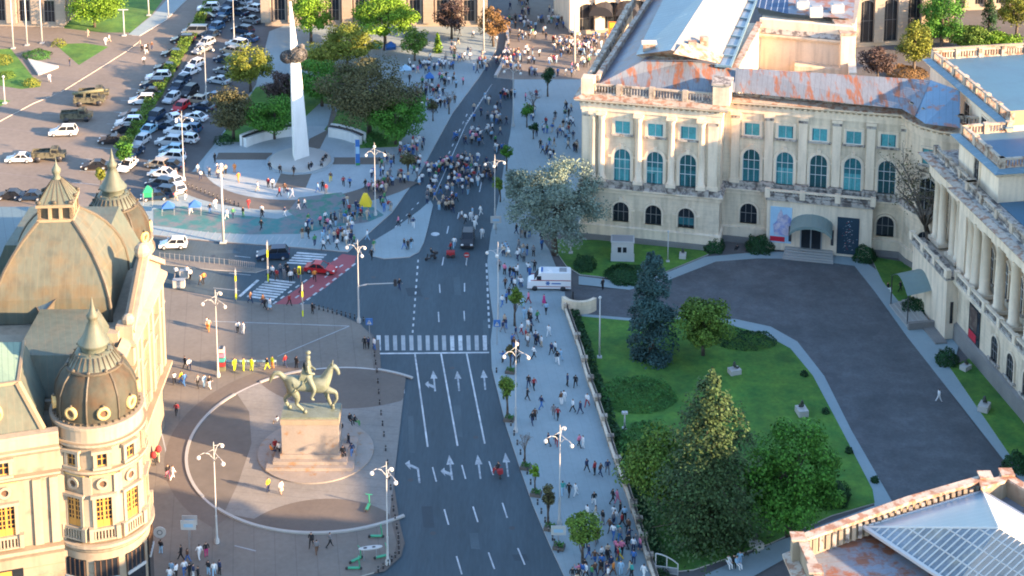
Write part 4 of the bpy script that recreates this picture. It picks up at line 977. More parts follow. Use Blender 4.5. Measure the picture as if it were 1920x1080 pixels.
# --- north wing left of the tower
b = MB(LN); b.use('lib_stone'); b.prism([(-34, -3.0), (-3.6, -3.0), (-2, 8), (-34, 11)], 0, 18.6)
b.use('lib_trim')
nf = [(-34, -3.0), (-3.9, -3.0)]
b.run(nf, [(0, 7.2), (0.25, 7.5), (0.7, 8.0), (0.7, 8.35), (0, 8.45)])
b.run(nf, [(0, 15.5), (0.2, 15.7), (0.5, 15.95), (0.5, 16.15), (0, 16.2)])
b.run(nf, [(0, 18.1), (0.25, 18.3), (0.5, 18.6), (0.5, 18.8), (0.15, 18.9), (0.15, 20.0), (0.35, 20.1), (0.35, 20.35), (-0.5, 20.4)])
b.use('lib_gutter'); b.run(nf, [(0.03, 8.46), (0.68, 8.38)]); b.run(nf, [(0.03, 16.23), (0.48, 16.18)]); b.run(nf, [(0.17, 18.93), (0.48, 18.83)])
b.use('lib_trim')
for x in (-14.6, -12.4, -6.2, -4.6): b.box(x - 0.4, x + 0.4, -3.25, -3.0, 8.5, 15.5)
b.use('lib_gutter')
for z in (1, 2, 3, 4, 5, 6): b.box(-34, -3.9, -3.03, -3.0, z, z + 0.08)
b.build('wall', lib)
for x in (-9.2, -17.6, -25.8):
    lib_window(LN, 10.0, 1.6, 3.2, True, lib, y=-3.0, x=x)
    lib_window(LN, 16.5, 1.0, 1.4, False, lib, y=-3.0, x=x)
    b = MB(LN); b.use('glass_dark'); b.box(x - 1.3, x + 1.3, -3.08, -2.9, 0.3, 6.2); b.use('metal_white'); b.box(x - 1.3, x + 1.3, -3.2, -3.02, 3.9, 4.2); b.use('wood_ochre')
    b.box(x - 1.3, x + 0.2, -3.12, -3.02, 4.3, 6.1); b.build('window', lib)
b = MB(LN); b.use('copper_roof')
b.frustum([(-34, -2.4), (-5.3, -2.4), (-4.6, 8), (-34, 10)], 20.3, [(-34, -0.6), (-7.4, -0.6), (-6.6, 7.6), (-34, 9.4)], 24.6, top=False)
b.use('copper_green'); b.frustum([(-34, -0.6), (-7.4, -0.6), (-6.6, 7.6), (-34, 9.4)], 24.6, [(-34, 4.0), (-11.5, 4.0), (-10.8, 4.8), (-34, 5.0)], 26.6)
b.use('lib_gutter'); b.run([(-34, -0.6), (-7.4, -0.6), (-6.6, 7.6)], [(-0.1, 24.5), (0.18, 24.5), (0.18, 24.8), (-0.1, 24.8)])
b.tube((-5.3, -2.4, 20.3), (-7.4, -0.6, 24.6), 0.35, n=6)
b.build('roof', lib)
for x in (-9.6, -17.8):
    q = MB(LN @ Matrix.Translation((x, -1.7, 22.3)) @ Matrix.Rotation(math.pi / 2, 4, 'X')); q.use('lib_ochre', True)
    q.lathe([(0.62, -0.6), (0.66, 0.5), (0.42, 0.5), (0.4, 0.2)], (0, 0, 0), 14); q.use('wood_brown'); q.lathe([(0.4, 0.2), (0.01, 0.2)], (0, 0, 0), 12); q.build('dormer', lib)
# --- west range, central pavilion
b = MB(Matrix.Translation((-1.1, -1.0, 0))); b.use('lib_stone')
b.box(-52, -40.8, 163.5, 176.0, 0, 19.6); b.box(-58, -40.2, 176.0, 192.2, 0, 20.2); b.box(-52, -42.8, 192.2, 199.5, 0, 19.6)
wf = [(-58, 175.98), (-40.15, 175.98), (-40.15, 192.2)]
wl1 = [(-40.75, 163.5), (-40.75, 175.9)]; wl2 = [(-42.75, 192.3), (-43.2, 199.5)]
b.use('lib_trim')
for pl in (wf, wl1, wl2):
    b.run(pl, [(0, 7.2), (0.3, 7.6), (1.2, 8.2), (1.2, 8.6), (0, 8.7)])
    b.run(pl, [(0, 15.4), (0.2, 15.7), (0.6, 16.0), (0.6, 16.3), (0, 16.35)])
    b.run(pl, [(0, 18.6), (0.3, 18.9), (1.0, 19.4), (1.0, 19.8), (0, 20.3)])
b.use('lib_gutter')
for pl in (wf, wl1, wl2): b.run(pl, [(0.05, 16.38), (0.58, 16.33)]); b.run(pl, [(0.05, 8.73), (1.18, 8.63)])
b.use('lib_trim')
for y in (164.6, 167.5, 171.5, 175.2): b.box(-40.9, -40.35, y - 0.45, y + 0.45, 8.7, 15.4)
for y in (177.2, 179.2, 183.0, 185.2, 189.0, 191.0): b.box(-40.2, -39.5, y - 0.5, y + 0.5, 8.7, 18.6)
# attic gable facing the street
b.use('lib_trim')
gz = [(176.4, 20.2), (176.4, 21.0), (184.2, 25.2), (192.0, 21.0), (192.0, 20.2)]
b.add([(-40.9, y, z) for y, z in gz] + [(-39.9, y, z) for y, z in gz], [(0, 1, 2, 3, 4), (9, 8, 7, 6, 5)] + [(i, (i + 1) % 5, 5 + (i + 1) % 5, 5 + i) for i in range(5)])
for (y0, z0, y1, z1) in ((175.8, 20.6, 184.2, 25.3), (192.6, 20.6, 184.2, 25.3)): b.tube((-39.7, y0, z0 + 0.2), (-39.7, y1, z1 + 0.2), 0.38, n=4)
b.use('lib_gutter')
for (y0, z0, y1, z1) in ((175.8, 20.6, 184.2, 25.3),): b.tube((-40.2, y0, z0 + 0.45), (-40.2, y1, z1 + 0.45), 0.3, n=4)
b.use('lib_ochre'); b.box(-40.12, -40.0, 181.6, 186.8, 10, 17.5)
b.use('lib_trim'); b.ball((-40.2, 184.2, 26.2), 0.9, 10, 6); b.ball((-40.2, 176.2, 22.0), 0.7, 8, 5)
b.box(-43.6, -41.0, 174.6, 176.0, 17.2, 21.2); b.box(-41.4, -39.6, 175.4, 176.9, 17, 21.6)
b.build('wall', lib)
for y in (166.2, 169.8, 173.4): lib_window(Matrix.Translation((-41.85, y - 1, 0)) @ Matrix.Rotation(R(90), 4, 'Z'), 10.1, 1.5, 3.2, True, lib)
for y in (178.2, 181.1, 187.1, 190.0): lib_window(Matrix.Translation((-41.25, y - 1, 0)) @ Matrix.Rotation(R(90), 4, 'Z'), 10.1, 1.3, 3.6, True, lib)
b = MB(Matrix.Translation((-1.1, -1.0, 0))); b.use('copper_roof')
b.frustum([(-51.5, 164), (-41.3, 164), (-41.3, 176), (-51.5, 176)], 19.7, [(-49.5, 166), (-43.3, 166), (-43.3, 176), (-49.5, 176)], 23.3)
b.build('roof', lib)
b = MB(Matrix.Translation((-1.1, -1.0, 0))); b.use('copper_roof')
b.frustum([(-59, 189.2), (-43.3, 189.2), (-43.8, 200), (-59, 200)], 19.7, [(-57, 189.2), (-45.8, 189.2), (-46.3, 200), (-57, 200)], 24.5)
b.build('roof', lib)
# central square dome
DX, DY, Da = -50.6, 184.0, R(4)
DM = frame(DX, DY, Da)
b = MB(DM)
prof = [(6.1, 20.3), (6.0, 21.8), (5.7, 23.4), (5.0, 25.4), (4.1, 27.4), (3.0, 29.0), (1.9, 30.3)]
prof = [(6.35, 20.3), (6.35, 21.6), (6.15, 23.0), (5.75, 24.4), (5.15, 25.8), (4.35, 27.2), (3.4, 28.5), (2.5, 29.5), (1.8, 30.2)]
mat('dome_panel', (0.105, 0.112, 0.085), 0.6, 0.08, 0.35, streak=0.25, col2=(0.135, 0.105, 0.06), cover=0.44, sharp=0.10, stripes=((1, 0.0, 0), 0.75, 0.07, (0.14, 0.125, 0.085)))
b.use('dome_panel', True)
for (r0, z0), (r1, z1) in zip(prof[:-1], prof[1:]):
    b.add([(-r0, -r0, z0), (r0, -r0, z0), (r1, -r1, z1), (-r1, -r1, z1)], [(0, 1, 2, 3)])
    b.add([(r0, -r0, z0), (r0, r0, z0), (r1, r1, z1), (r1, -r1, z1)], [(0, 1, 2, 3)])
    b.add([(r0, r0, z0), (-r0, r0, z0), (-r1, r1, z1), (r1, r1, z1)], [(0, 1, 2, 3)])
    b.add([(-r0, r0, z0), (-r0, -r0, z0), (-r1, -r1, z1), (-r1, r1, z1)], [(0, 1, 2, 3)])
b.use('copper_dark', False)
for sx in (-1, 1):
    for sy in (-1, 1):
        b.path([(sx * (r + 0.03), sy * (r + 0.03), z) for r, z in prof], 0.2, n=6)
        for (r, z) in prof[1:]: b.ball((sx * r, sy * (r + 0.1), z), 0.14, 5, 3)
b.build('dome', lib)
b = MB(DM); b.use('lib_gutter')   # cresting and tent roof on the square dome
b.box(-2.0, 2.0, -2.0, 2.0, 30.1, 30.4)
for i in range(4):
    for s in (-1, 1):
        x = -1.75 + 3.5 * i / 3; b.box(x - 0.16, x + 0.16, s * 1.75 - 0.16, s * 1.75 + 0.16, 30.4, 31.8); b.box(s * 1.75 - 0.16, s * 1.75 + 0.16, x - 0.16, x + 0.16, 30.4, 31.8)
b.use('copper_dark'); b.box(-1.5, 1.5, -1.5, 1.5, 30.4, 31.8)
b.use('lib_gutter'); b.box(-2.05, 2.05, -2.05, 2.05, 31.8, 32.1)
b.use('copper_roof'); b.frustum([(-1.9, -1.9), (1.9, -1.9), (1.9, 1.9), (-1.9, 1.9)], 32.1, [(-0.45, -0.45), (0.45, -0.45), (0.45, 0.45), (-0.45, 0.45)], 34.4)
b.use('copper_dark')
for i in range(6):
    t = -1 + 2 * i / 5
    for s in (-1, 1): b.tube((t * 1.9, s * 1.9, 32.12), (t * 0.45, s * 0.45, 34.4), 0.06, n=4); b.tube((s * 1.9, t * 1.9, 32.12), (s * 0.45, t * 0.45, 34.4), 0.06, n=4)
for sx in (-1, 0, 1):
    for s in (-1, 1): b.ball((sx * 1.7, s * 1.95, 32.4), 0.22, 6, 4); b.ball((s * 1.95, sx * 1.7, 32.4), 0.22, 6, 4)
b.use('copper_roof', True); b.lathe([(0.45, 0), (0.5, 0.2), (0.3, 0.5), (0.5, 0.9), (0.52, 1.2), (0.3, 1.5), (0.1, 1.9), (0.02, 2.6)], (0, 0, 34.3), 12)
b.build('lantern', lib)
# dormer roof on the near side of the square dome, low green roofs
b = MB(); b.use('copper_green')
b.poly(R3([(75, 597, 20.6), (202, 577, 20.6), (165, 540, 22.6), (100, 500, 23.6)]))
b.use('lib_gutter'); b.run([G(75, 597, 20.2), G(208, 576, 20.2)], [(-0.2, 20.0), (0.25, 20.0), (0.25, 20.65), (-0.2, 20.65)])
b.use('slate_blue'); 
q = [G3(24, 502, 24.0), G3(87, 477, 24.2), G3(118, 545, 23.6), G3(78, 592, 21.8)]
b.poly(q); b.use('copper_dark'); b.poly([q[0], q[3], (q[3][0], q[3][1], 19), (q[0][0], q[0][1], 19)])
b.poly([q[3], q[2], (q[2][0], q[2][1], 19), (q[3][0], q[3][1], 19)]); b.poly([q[1], q[0], (q[0][0], q[0][1], 19), (q[1][0], q[1][1], 19)])
b.use('copper_dark'); b.tube(q[0], q[3], 0.1, n=4); b.tube(q[0], q[1], 0.1, n=4); b.tube(q[2], q[3], 0.1, n=4)
b.build('dormer_roof', lib)
# far tower
drum(-49.2, 204.0, .88)
dome(-49.2, 204.0, 17.6, lib, 1.06)
# neighbouring slate roofs at the left edge
nb_ = empty('slate_building', (-62, 196, 0), 'low building with shaded blue slate roof behind the library at the left edge', 'building')
b = MB(); b.use('lib_stone'); b.box(-80, -54, 172, 212, 0, 15); b.use('white_stone'); b.box(-80, -53.5, 210, 213, 15, 17.2); b.build('wall', nb_)
b = MB(); b.use('slate_blue')
b.poly([(-53.5, 171, 15.2), (-53.5, 212, 15.2), (-60, 208, 20.5), (-60, 178, 20.5)]); b.poly([(-80, 171, 15.2), (-53.5, 171, 15.2), (-60, 178, 20.5), (-80, 178, 20.5)])
b.poly([(-80, 178, 20.5), (-60, 178, 20.5), (-60, 208, 20.5), (-80, 208, 20.5)]); b.poly([(-53.5, 212, 15.2), (-80, 212, 15.2), (-80, 208, 20.5), (-60, 208, 20.5)])
b.use('metal_grey'); b.tube((-60, 178, 20.6), (-60, 208, 20.6), 0.15, n=4); b.tube((-53.5, 171, 15.3), (-60, 178, 20.6), 0.15, n=4)
b.build('roof', nb_)
b = MB(); b.use('slate_blue'); b.box(-76, -66, 190, 200, 20.6, 22.4); b.build('roof', nb_)
# ================================================================== BUILDINGS AT THE TOP EDGE
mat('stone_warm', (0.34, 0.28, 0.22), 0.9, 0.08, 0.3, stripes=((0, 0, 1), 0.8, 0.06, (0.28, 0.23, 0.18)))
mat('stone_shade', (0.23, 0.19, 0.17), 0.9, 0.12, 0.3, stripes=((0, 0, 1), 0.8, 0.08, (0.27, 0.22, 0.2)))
def facade(name, p, q, h, n, label, cat, pier='stone_warm', wallm='stone_shade', depth=14, arch=False, glass='glass_dark', wz=1.2, wh=4.5, ww=2.2):
    A = Vector(G(*p)); B = Vector(G(*q)); L = (B - A).length; ang = math.atan2(B.y - A.y, B.x - A.x)
    root = empty(name, (A.x, A.y, 0), label, cat); M = frame(A.x, A.y, ang)
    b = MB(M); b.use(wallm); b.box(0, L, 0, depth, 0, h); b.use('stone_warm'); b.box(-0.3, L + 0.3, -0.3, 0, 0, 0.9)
    b.use(pier)
    for i in range(n + 1): x = L * i / n; b.box(x - 1.0, x + 1.0, -0.9, 0, 0.9, h - 1)
    b.box(-0.5, L + 0.5, -1.2, depth, h, h + 1.2)
    b.build('wall', root)
    for i in range(n):
        window(M, L * (i + 0.5) / n, wz, ww, wh, arch, root, glass, framem='plinth_grey', hb=(0.5,), sill=False, surround=pier)
        if h > 12: window(M, L * (i + 0.5) / n, wz + wh + 2.2, ww, wh * 0.8, False, root, glass, framem='plinth_grey', hb=(0.5,), sill=False, surround=pier)
    b = MB(M); b.use('zinc_dark'); b.box(-0.6, L + 0.6, -1.3, depth, h + 1.2, h + 1.4); b.build('roof', root)
    return root
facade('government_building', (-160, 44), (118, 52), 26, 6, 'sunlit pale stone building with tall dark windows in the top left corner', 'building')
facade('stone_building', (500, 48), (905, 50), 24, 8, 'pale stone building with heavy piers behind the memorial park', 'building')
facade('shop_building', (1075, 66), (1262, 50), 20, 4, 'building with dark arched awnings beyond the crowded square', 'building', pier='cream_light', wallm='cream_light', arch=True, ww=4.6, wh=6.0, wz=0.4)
facade('arcade_building', (1600, 88), (1775, 78), 22, 4, 'stone building with two deep dark arches behind the palace roof', 'building', arch=True, ww=3.6, wh=8.5, wz=1.0)
facade('distant_building', (1775, 20), (2050, 10), 18, 7, 'pale building behind the trees in the top right corner', 'building', ww=1.8, wh=3.0)
b = MB()
for u in (1127, 1176):   # rounded awnings over the shop arches
    x, y = G(u, 62); b.M = frame(x, y, R(-5)); b.use('metal_dark', True)
    n = 8; fr = [(2.4 * math.cos(math.pi * i / n), -2.2, 4.2 + 1.9 * math.sin(math.pi * i / n)) for i in range(n + 1)]; bk = [(p[0], -0.3, p[2] + 0.9) for p in fr]
    for i in range(n): b.poly([fr[i], fr[i + 1], bk[i + 1], bk[i]])
    b.use('metal_dark', False); b.poly(fr)
tag(b.build('shop_awnings'), 'dark rounded awnings over the shop arches beyond the square', 'awning')
b = MB(); x, y = G(1151, 66); b.M = frame(x, y, R(-5)); b.use('cloth_orange'); b.box(-1.0, 1.0, -2.5, -2.3, 0.3, 3.6); b.use('cloth_yellow'); b.box(-0.8, 0.8, -2.54, -2.5, 2.4, 3.3); b.use('cloth_brown')
for k in range(3): b.box(-0.6, 0.6, -2.53, -2.5, 0.7 + 0.5 * k, 0.9 + 0.5 * k)
b.use('metal_grey'); b.box(-1.05, -0.95, -2.45, -2.35, 0, 3.6); b.box(0.95, 1.05, -2.45, -2.35, 0, 3.6)
tag(b.build('poster_panel', None, (x, y, 0)), 'orange and yellow upright poster panel between the dark awnings', 'poster panel')
# ================================================================== MEMORIAL
mem = empty('memorial', (MC[0], MC[1], 0), 'tall white tapering obelisk pierced by a woven bronze crown on a round plinth', 'memorial')
b = MB(); b.use('memorial_white', False)
bx, by = -34.7, 272.2
def tri(r, ox, rot=0): return [(bx + ox + r * a, by + r * c) for a, c in ((-1.0, 0.75), (-0.5, -1.3), (1.05, 0.2), (0.6, 1.1))]
b.frustum(tri(1.42, 0), 0.9, tri(0.9, -0.5), 16, top=False); b.frustum(tri(0.9, -0.5), 16, tri(0.12, -1.0), 27.5)
b.build('obelisk', mem)
b = MB(); b.use('marble', True)
b.lathe([(5.1, 0.1), (5.0, 0.6), (4.2, 1.0), (0.01, 1.1)], (MC[0], MC[1] - 0.3, 0), 40, sy=1.0); b.use('paving_light', False); b.lathe([(5.6, 0.12), (5.6, 0.3), (5.0, 0.3)], (MC[0], MC[1] - 0.3, 0), 40)
b.build('plinth', mem)
mat('crown_metal', (0.13, 0.12, 0.11), 0.7, 0.3, 3.0, col2=(0.05, 0.048, 0.045), cover=0.48, sharp=0.08)
b = MB(); zc = hz(bx - 0.5, by, 103); b.use('crown_metal', True)
r_ = random.Random(5)
for (ox, oz, rr) in ((0.55, 0.15, 1.6), (-0.95, -0.25, 1.3)):
    b.ball((bx - 0.6 + ox, by - 0.2, zc + oz), rr * 0.86, 16, 12, sz=0.74)
    b.use('metal_dark' if ox < 0 else 'crown_metal')
    for k in range(46):     # woven strands
        ax = Vector((r_.gauss(0, 1), r_.gauss(0, 1), r_.gauss(0, 1))).normalized(); p = ax.orthogonal().normalized(); q = ax.cross(p)
        a0 = r_.random() * 6.28; pts = []
        for i in range(7):
            a = a0 + i * 0.32; v = (p * math.cos(a) + q * math.sin(a)) * rr * 1.0
            pts.append((bx - 0.6 + ox + v.x, by - 0.2 + v.y, zc + oz + v.z * 0.8))
        b.path(pts, 0.07, n=4)
    b.use('crown_metal')
b.ball((bx + 0.7, by - 0.2, zc + 1.5), 0.5, 8, 6)
b.build('woven_crown', mem)
for a0, a1, lab in ((R(103), R(147), 'curved white memorial wall left of the obelisk'), (R(38), R(72), 'curved white memorial wall right of the obelisk')):
    b = MB(); o1 = arc(MC[0], MC[1] - 0.5, 12.2, a0, a1, 16); i1 = arc(MC[0], MC[1] - 0.5, 11.5, a0, a1, 16)
    b.use('memorial_white'); b.prism(o1 + i1[::-1], 0.1, 1.75)
    b.use('metal_dark'); o2 = arc(MC[0], MC[1] - 0.5, 12.5, a0, a1, 16); i2 = arc(MC[0], MC[1] - 0.5, 11.95, a0, a1, 16); b.prism(o2 + i2[::-1], 1.75, 1.95)
    b.use('memorial_white'); o3 = arc(MC[0], MC[1] - 0.5, 13.0, a0, a1, 16); i3 = arc(MC[0], MC[1] - 0.5, 12.5, a0, a1, 16); b.prism(o3 + i3[::-1], 0.1, 2.1)
    p = o1[8]; tag(b.build('memorial_wall', None, (p[0], p[1], 0)), lab, 'memorial wall', 'curved walls of the memorial')
import numpy as np
# ================================================================== SKINNED FIGURES
def skin(joints, edges, sub=1):
    me = bpy.data.meshes.new('tmp'); me.from_pydata([j[:3] for j in joints], edges, [])
    o = bpy.data.objects.new('tmp', me); sc.collection.objects.link(o)
    m = o.modifiers.new('s', 'SKIN'); m.use_smooth_shade = True
    for i, j in enumerate(joints):
        r = j[3]; rr = (r, r) if not isinstance(r, tuple) else r
        me.skin_vertices[0].data[i].radius = rr
    me.skin_vertices[0].data[0].use_root = True
    if sub:
        s = o.modifiers.new('u', 'SUBSURF'); s.levels = sub; s.render_levels = sub
    dg = bpy.context.evaluated_depsgraph_get(); ev = o.evaluated_get(dg).to_mesh()
    vs = [tuple(v.co) for v in ev.vertices]; fs = [tuple(p.vertices) for p in ev.polygons]
    o.evaluated_get(dg).to_mesh_clear()
    bpy.data.objects.remove(o); bpy.data.meshes.remove(me)
    return vs, fs
# ---- equestrian statue
X0, Y0 = -23.0, 184.6
st = empty('equestrian_statue', (X0, Y0, 0), 'greenish bronze horseman on a tall stone pedestal in the round plaza', 'statue')
b = MB(frame(X0, Y0, R(0))); b.use('granite_pink')
b.box(-3.25, 3.25, -1.7, 1.7, 1.0, 5.1); b.use('lib_stone'); b.box(-3.35, 3.35, -1.8, 1.8, 5.1, 5.7); b.use('granite_pink'); b.box(-3.45, 3.45, -1.95, 1.95, 1.0, 1.5)
b.build('pedestal', st)
b = MB(); b.use('granite_pink')
el = lambda r, k: [(X0 + 0.3 + r * math.cos(t), Y0 + 1.0 + r * k * math.sin(t)) for t in [2 * math.pi * i / 48 for i in range(48)]]
b.prism(el(6.7, 1.0), 0.12, 0.3)
b.prism([(X0 - 4.9, Y0 - 3.3), (X0 + 5.0, Y0 - 3.3), (X0 + 5.0, Y0 + 3.3), (X0 - 4.9, Y0 + 3.3)], 0.3, 0.65)
b.prism([(X0 - 4.2, Y0 - 2.6), (X0 + 4.2, Y0 - 2.6), (X0 + 4.2, Y0 + 2.6), (X0 - 4.2, Y0 + 2.6)], 0.65, 1.0)
b.build('stepped_base', st)
J = [(-1.2, 0, 3.15, .86), (-2.0, 0, 3.25, .82), (0, 0, 3.0, .84), (1.0, 0, 3.15, .84), (1.6, 0, 3.5, .72), (1.95, 0, 4.3, .5), (2.2, 0, 5.0, .36), (2.55, 0, 5.25, .32), (2.95, 0, 4.65, .22), (3.05, 0, 4.15, .17),
     # tail 10-14
     (-2.75, 0, 3.7, .28), (-3.3, 0, 4.35, .24), (-3.9, 0, 4.35, .22), (-4.25, 0, 3.7, .17), (-4.45, 0, 3.2, .08),
     # hind near leg 15-18
     (-1.9, -.45, 2.5, .50), (-1.3, -.5, 1.75, .30), (-1.55, -.5, 1.05, .17), (-0.75, -.5, .22, .15),
     # hind far leg 19-22
     (-2.2, .45, 2.4, .48), (-2.3, .5, 1.7, .30), (-2.95, .5, 1.1, .17), (-2.55, .5, .2, .15),
     # front standing far 23-25
     (1.45, .4, 2.5, .36), (1.7, .42, 1.4, .19), (2.15, .42, .2, .14),
     # front raised near 26-29
     (1.7, -.4, 2.65, .36), (2.75, -.42, 2.35, .20), (2.85, -.42, 1.55, .13), (2.45, -.42, .95, .13)]
E_ = [(0, 1), (0, 2), (2, 3), (3, 4), (4, 5), (5, 6), (6, 7), (7, 8), (8, 9), (1, 10), (10, 11), (11, 12), (12, 13), (13, 14), (1, 15), (15, 16), (16, 17), (17, 18), (1, 19), (19, 20), (20, 21), (21, 22), (3, 23), (23, 24), (24, 25), (3, 26), (26, 27), (27, 28), (28, 29)]
J = J[:9] + [(j[0], j[1], j[2], j[3] * 1.22) for j in J[9:]]
vs, fs = skin(J, E_, 2)
b = MB(Matrix.Translation((X0, Y0, 5.95)) @ Matrix.Scale(1.06, 4)); b.use('bronze', True); b.add(vs, fs)
b.tube((2.35, -.15, 5.35), (2.45, -.2, 5.8), .12, .02, 5); b.tube((2.35, .15, 5.35), (2.45, .2, 5.8), .12, .02, 5)
for (x, y) in ((-0.6, -.5), (-2.4, .5), (2.3, .42)): b.tube((x, y, 0.0), (x + .03, y, .3), .24, .17, 8)
b.tube((2.35, -.42, .7), (2.42, -.42, 1.0), .22, .15, 8)
for i in range(7): b.ball((1.35 + i * .15, 0, 4.0 + i * .22), .24 - i * .01, 6, 4)
b.use('bronze', False); b.box(-3.1, 3.1, -1.5, 1.5, -0.3, -0.02)
b.build('horse', st)
J = [(-0.35, 0, 4.0, (.42, .36)), (-0.35, 0, 4.7, (.42, .33)), (-0.3, 0, 5.3, (.5, .36)), (-0.25, 0, 5.75, .2), (-0.2, 0, 6.15, (.27, .27)), (-0.2, 0, 6.45, .25),
     (-0.2, -.6, 5.4, .2), (-.1, -.75, 4.75, .17), (.55, -.5, 4.5, .13), (-0.2, .6, 5.4, .2), (-.1, .75, 4.75, .17), (.55, .4, 4.5, .13),
     (0.1, -.7, 3.7, .32), (.55, -.95, 2.9, .24), (.15, -1.0, 1.9, .17), (.5, -1.0, 1.75, .12), (0.1, .7, 3.7, .32), (.55, .95, 2.9, .24), (.15, 1.0, 1.9, .17), (.5, 1.0, 1.75, .12)]
E_ = [(0, 1), (1, 2), (2, 3), (3, 4), (4, 5), (2, 6), (6, 7), (7, 8), (2, 9), (9, 10), (10, 11), (0, 12), (12, 13), (13, 14), (14, 15), (0, 16), (16, 17), (17, 18), (18, 19)]
vs, fs = skin(J, E_, 2)
b = MB(Matrix.Translation((X0, Y0, 5.95)) @ Matrix.Scale(1.06, 4)); b.use('bronze', True); b.add(vs, fs); b.ball((-.2, 0, 6.75), .3, 10, 6, sz=.7)
b.use('bronze', False)
cap = [(-.75, 5.4), (-.95, 4.4), (-1.3, 3.6), (-.9, 3.3), (-.2, 3.9)]
for s in (-1, 1): b.poly([(x, s * .55, z) for x, z in cap])
b.add([(x, -.55, z) for x, z in cap] + [(x, .55, z) for x, z in cap], [(i, i + 1, 6 + i, 5 + i) for i in range(4)])
b.tube((-.3, -.8, 3.9), (-1.7, -1.0, 2.5), .06, n=5)
b.build('rider', st)
# ================================================================== TREES
def leaf_object(name, P, N, S, material, parent=None, loc=(0, 0, 0), asp=0.7):
    n = len(P); rs = np.random.RandomState(n)
    N = N / (np.linalg.norm(N, axis=1, keepdims=True) + 1e-9)
    t = rs.normal(size=(n, 3)); t -= (t * N).sum(1, keepdims=True) * N; t /= (np.linalg.norm(t, axis=1, keepdims=True) + 1e-9)
    q = np.cross(N, t); S = S.reshape(-1, 1)
    V = np.empty((n, 4, 3)); V[:, 0] = P - t * S * .5; V[:, 1] = P + q * S * asp * .5; V[:, 2] = P + t * S * .5; V[:, 3] = P - q * S * asp * .5
    V = V.reshape(-1, 3)
    off = WL[parent.name] if parent is not None else Vector(loc)
    V -= np.array(off)
    me = bpy.data.meshes.new(name); me.vertices.add(4 * n); me.vertices.foreach_set('co', V.astype(np.float32).ravel())
    me.loops.add(4 * n); me.loops.foreach_set('vertex_index', np.arange(4 * n, dtype=np.int32))
    me.polygons.add(n); me.polygons.foreach_set('loop_start', np.arange(0, 4 * n, 4, dtype=np.int32))
    me.update(calc_edges=True); me.validate()
    me.materials.append(MAT[material])
    o = bpy.data.objects.new(name, me); sc.collection.objects.link(o); WL[o.name] = off
    if parent is not None: o.parent = parent
    else: o.location = off
    return o
def crown_points(rs, c, rx, rz, n, clumps, cr, shape='round', hollow=0.55):
    c = np.array(c); K = clumps
    d = rs.normal(size=(K, 3)); d /= np.linalg.norm(d, axis=1, keepdims=True)
    rad = (hollow + (1 - hollow) * rs.rand(K, 1)) * (0.86 + 0.2 * rs.rand(K, 1))
    C = d * rad; C[:, 2] = np.where(C[:, 2] < -0.55, C[:, 2] * .7, C[:, 2])
    C = C * np.array([rx, rx, rz]) * (1 - cr * 0.6) + c
    k = rs.randint(0, K, n); e = rs.normal(size=(n, 3)); e /= np.linalg.norm(e, axis=1, keepdims=True)
    csz = (cr * (0.65 + 0.7 * rs.rand(K)))[k][:, None]
    rr = (0.55 + 0.5 * rs.rand(n, 1))
    P = C[k] + e * rr * csz * np.array([rx, rx, rz * .85])
    N = e + rs.normal(size=(n, 3)) * .55 + np.array([0, 0, .35])
    return P, N, C
SEED = [11]
def px_size(y, z=0): a = y * math.cos(PITCH) - (z - CAM_H) * math.sin(PITCH); return a / F_PX   # metres per photo pixel
